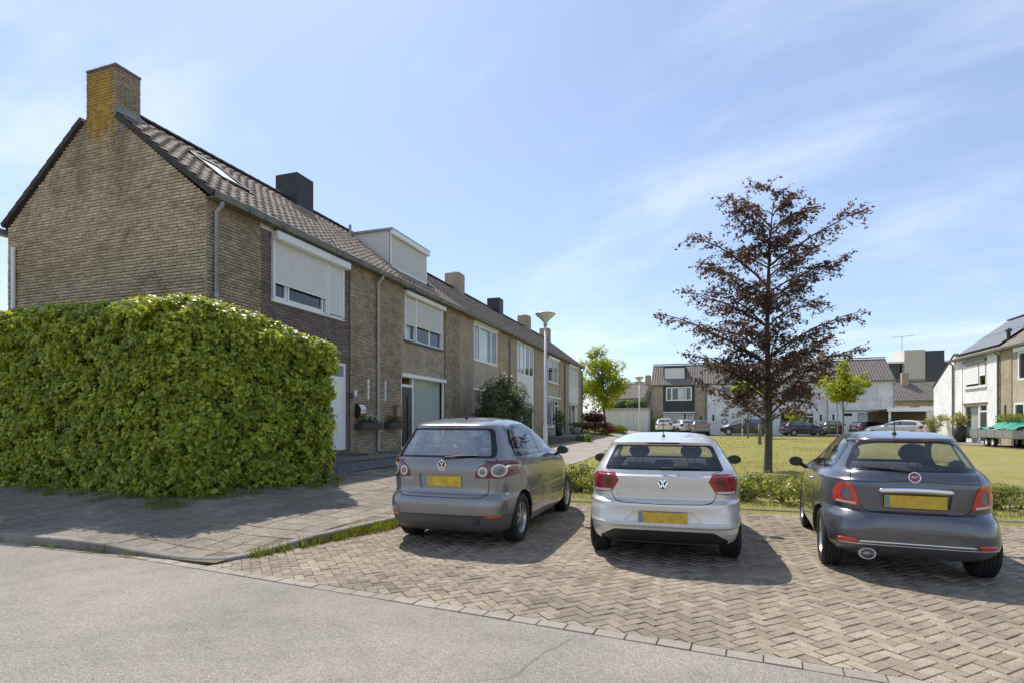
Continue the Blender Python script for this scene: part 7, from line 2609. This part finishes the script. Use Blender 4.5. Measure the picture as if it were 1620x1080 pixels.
# ---- grass: weeds along kerb and hedge, blades on the lawn
def blades(name, P, h, mat, seed, width=1.0, kind='stuff', label=None, cat=None):
    rs = np.random.RandomState(seed)
    n = len(P)
    V = BLADE[0] * np.array([width, 1, 1])
    Nn = rs.normal(0, 1, (n, 3)); Nn[:, 2] *= .25
    tip = np.array([0, 0, 1.0]) + rs.normal(0, .38, (n, 3))
    o = leaves(name, (V, BLADE[1]), P, Nn, tip, h, mat, None, seed)
    tag(o, label, cat, None, 'stuff')
    return o


def tufts(cs, per, spread, rs):
    out = []
    for (x, y, z, k) in cs:
        n = int(per * k)
        q = rs.normal(0, spread * math.sqrt(k), (n, 2))
        out.append(np.stack([x + q[:, 0], y + q[:, 1], np.full(n, z)], -1))
    return np.concatenate(out)


rs = np.random.RandomState(77)
cs = []
for t in np.linspace(0, 1, 46):                       # along the bay kerb
    y = 4.75 + t * 3.6; x = bay_left(y) + .03
    k = max(0, rs.normal(.35, .5)) + (1.3 if 5.5 < y < 6.9 else 0) * rs.rand()
    if k > .15: cs.append((x, y, .0, k))
cs += [(5.12, 5.35, .0, 1.2), (5.30, 6.1, .0, 1.8), (5.38, 6.45, 0, 2.6), (5.4, 6.7, 0, 2.6), (5.42, 6.9, 0, 2.2)]
Pk = tufts(cs, 90, .045, rs)
blades('kerb_weeds', Pk, rs.uniform(.05, .15, len(Pk)), 'grass_blade', 78, .8, label='tufts of green weeds growing along the parking bay kerb', cat='weeds')
cs = []
for t in np.linspace(s0_, HLEN - .4, 90):             # foot of the hedge
    x, y, nx, ny = hedge_pt(np.array([t]))
    k = max(0, rs.normal(.4, .6))
    if k > .1: cs.append((float(x[0] + nx[0] * rs.uniform(.0, .28)), float(y[0] + ny[0] * rs.uniform(.0, .28)), .10, k))
cs += [(2.05, 6.05, .10, 3.0), (2.2, 6.1, .1, 2.5), (1.8, 6.1, .1, 2.5)]
Pk = tufts(cs, 80, .07, rs)
Pk[:, 2] = [walk_z(a, b) for a, b in Pk[:, :2]]
blades('hedge_foot_grass', Pk, rs.uniform(.03, .10, len(Pk)), 'grass_blade', 79, .8, label='patchy grass growing along the foot of the ivy hedge', cat='grass')
cs = [(rs.uniform(-4, 4.2), 4.33 + rs.uniform(-.02, .03), 0, max(.1, rs.normal(.3, .3))) for _ in range(30)] + [(2.45, 4.33, 0, 1.5), (3.05, 4.33, 0, 1.2), (3.6, 4.34, 0, 1.5)]
Pk = tufts(cs, 60, .05, rs); Pk[:, 1] = 4.34 + (Pk[:, 1] - 4.34) * .35
blades('gutter_grass', Pk, rs.uniform(.02, .07, len(Pk)), 'grass_blade', 80, .8, label='thin line of grass growing in the road gutter', cat='grass')
n = 4200
Pk = np.stack([rs.uniform(5.6, 15.5, n), 9.86 + np.abs(rs.normal(0, .22, n)), np.full(n, .05)], -1)
blades('verge_grass', Pk, rs.uniform(.05, .16, n), 'grass_blade', 81, .8, label='ragged grass fringe behind the low kerb of the bay', cat='grass')
n = 70000
yy_ = 11.3 + 46 * rs.rand(n) ** 1.9; xx_ = path_l(20) + 2.7 + rs.rand(n) * (4.0 + .34 * yy_)
hh = rs.uniform(.025, .07, n) * (.6 + .9 * vnoise(xx_ * .9, yy_ * .9, 9)) * (1 + yy_ * .012)
Pk = np.stack([xx_, yy_, gz(xx_, yy_) - .004], -1)
o = blades('lawn_grass', Pk, hh, 'dry_grass', 82, 1.0, label='short dry lawn grass of the green', cat='grass')
n = 160
Pk = np.stack([rs.uniform(-3.5, 4.8, n), rs.uniform(4.5, 6.9, n), np.zeros(n)], -1); Pk[:, 2] = [walk_z(a, b) + .008 for a, b in Pk[:, :2]]
o = leaves('fallen_leaves', LEAF_D, Pk, np.array([0, 0, 1.0]) + rs.normal(0, .12, (n, 3)), rs.normal(0, 1, (n, 3)), rs.uniform(.02, .05, n), 'dry_grass', None, 5)
tag(o, 'scattered dry leaves lying on the shaded pavement', 'leaves', None, 'stuff')
# moss along the head of the corner chimney
n = 260
Pk = np.stack([rs.uniform(-.02, .5, n), rs.uniform(c0 - .02, c1 + .02, n), 8.76 + 0 * rs.rand(n)], -1)
Pk[: n // 2, 0] = rs.uniform(-.03, .08, n // 2)
mo = leaves('moss', (BLADE[0] * np.array([2.5, 1, 1]), BLADE[1]), Pk, rs.normal(0, 1, (n, 3)), np.array([0, 0, 1.0]) + rs.normal(0, .7, (n, 3)), rs.uniform(.02, .06, n), 'moss_mat' if 'moss_mat' in MAKERS else 'dry_grass', chim, 7)
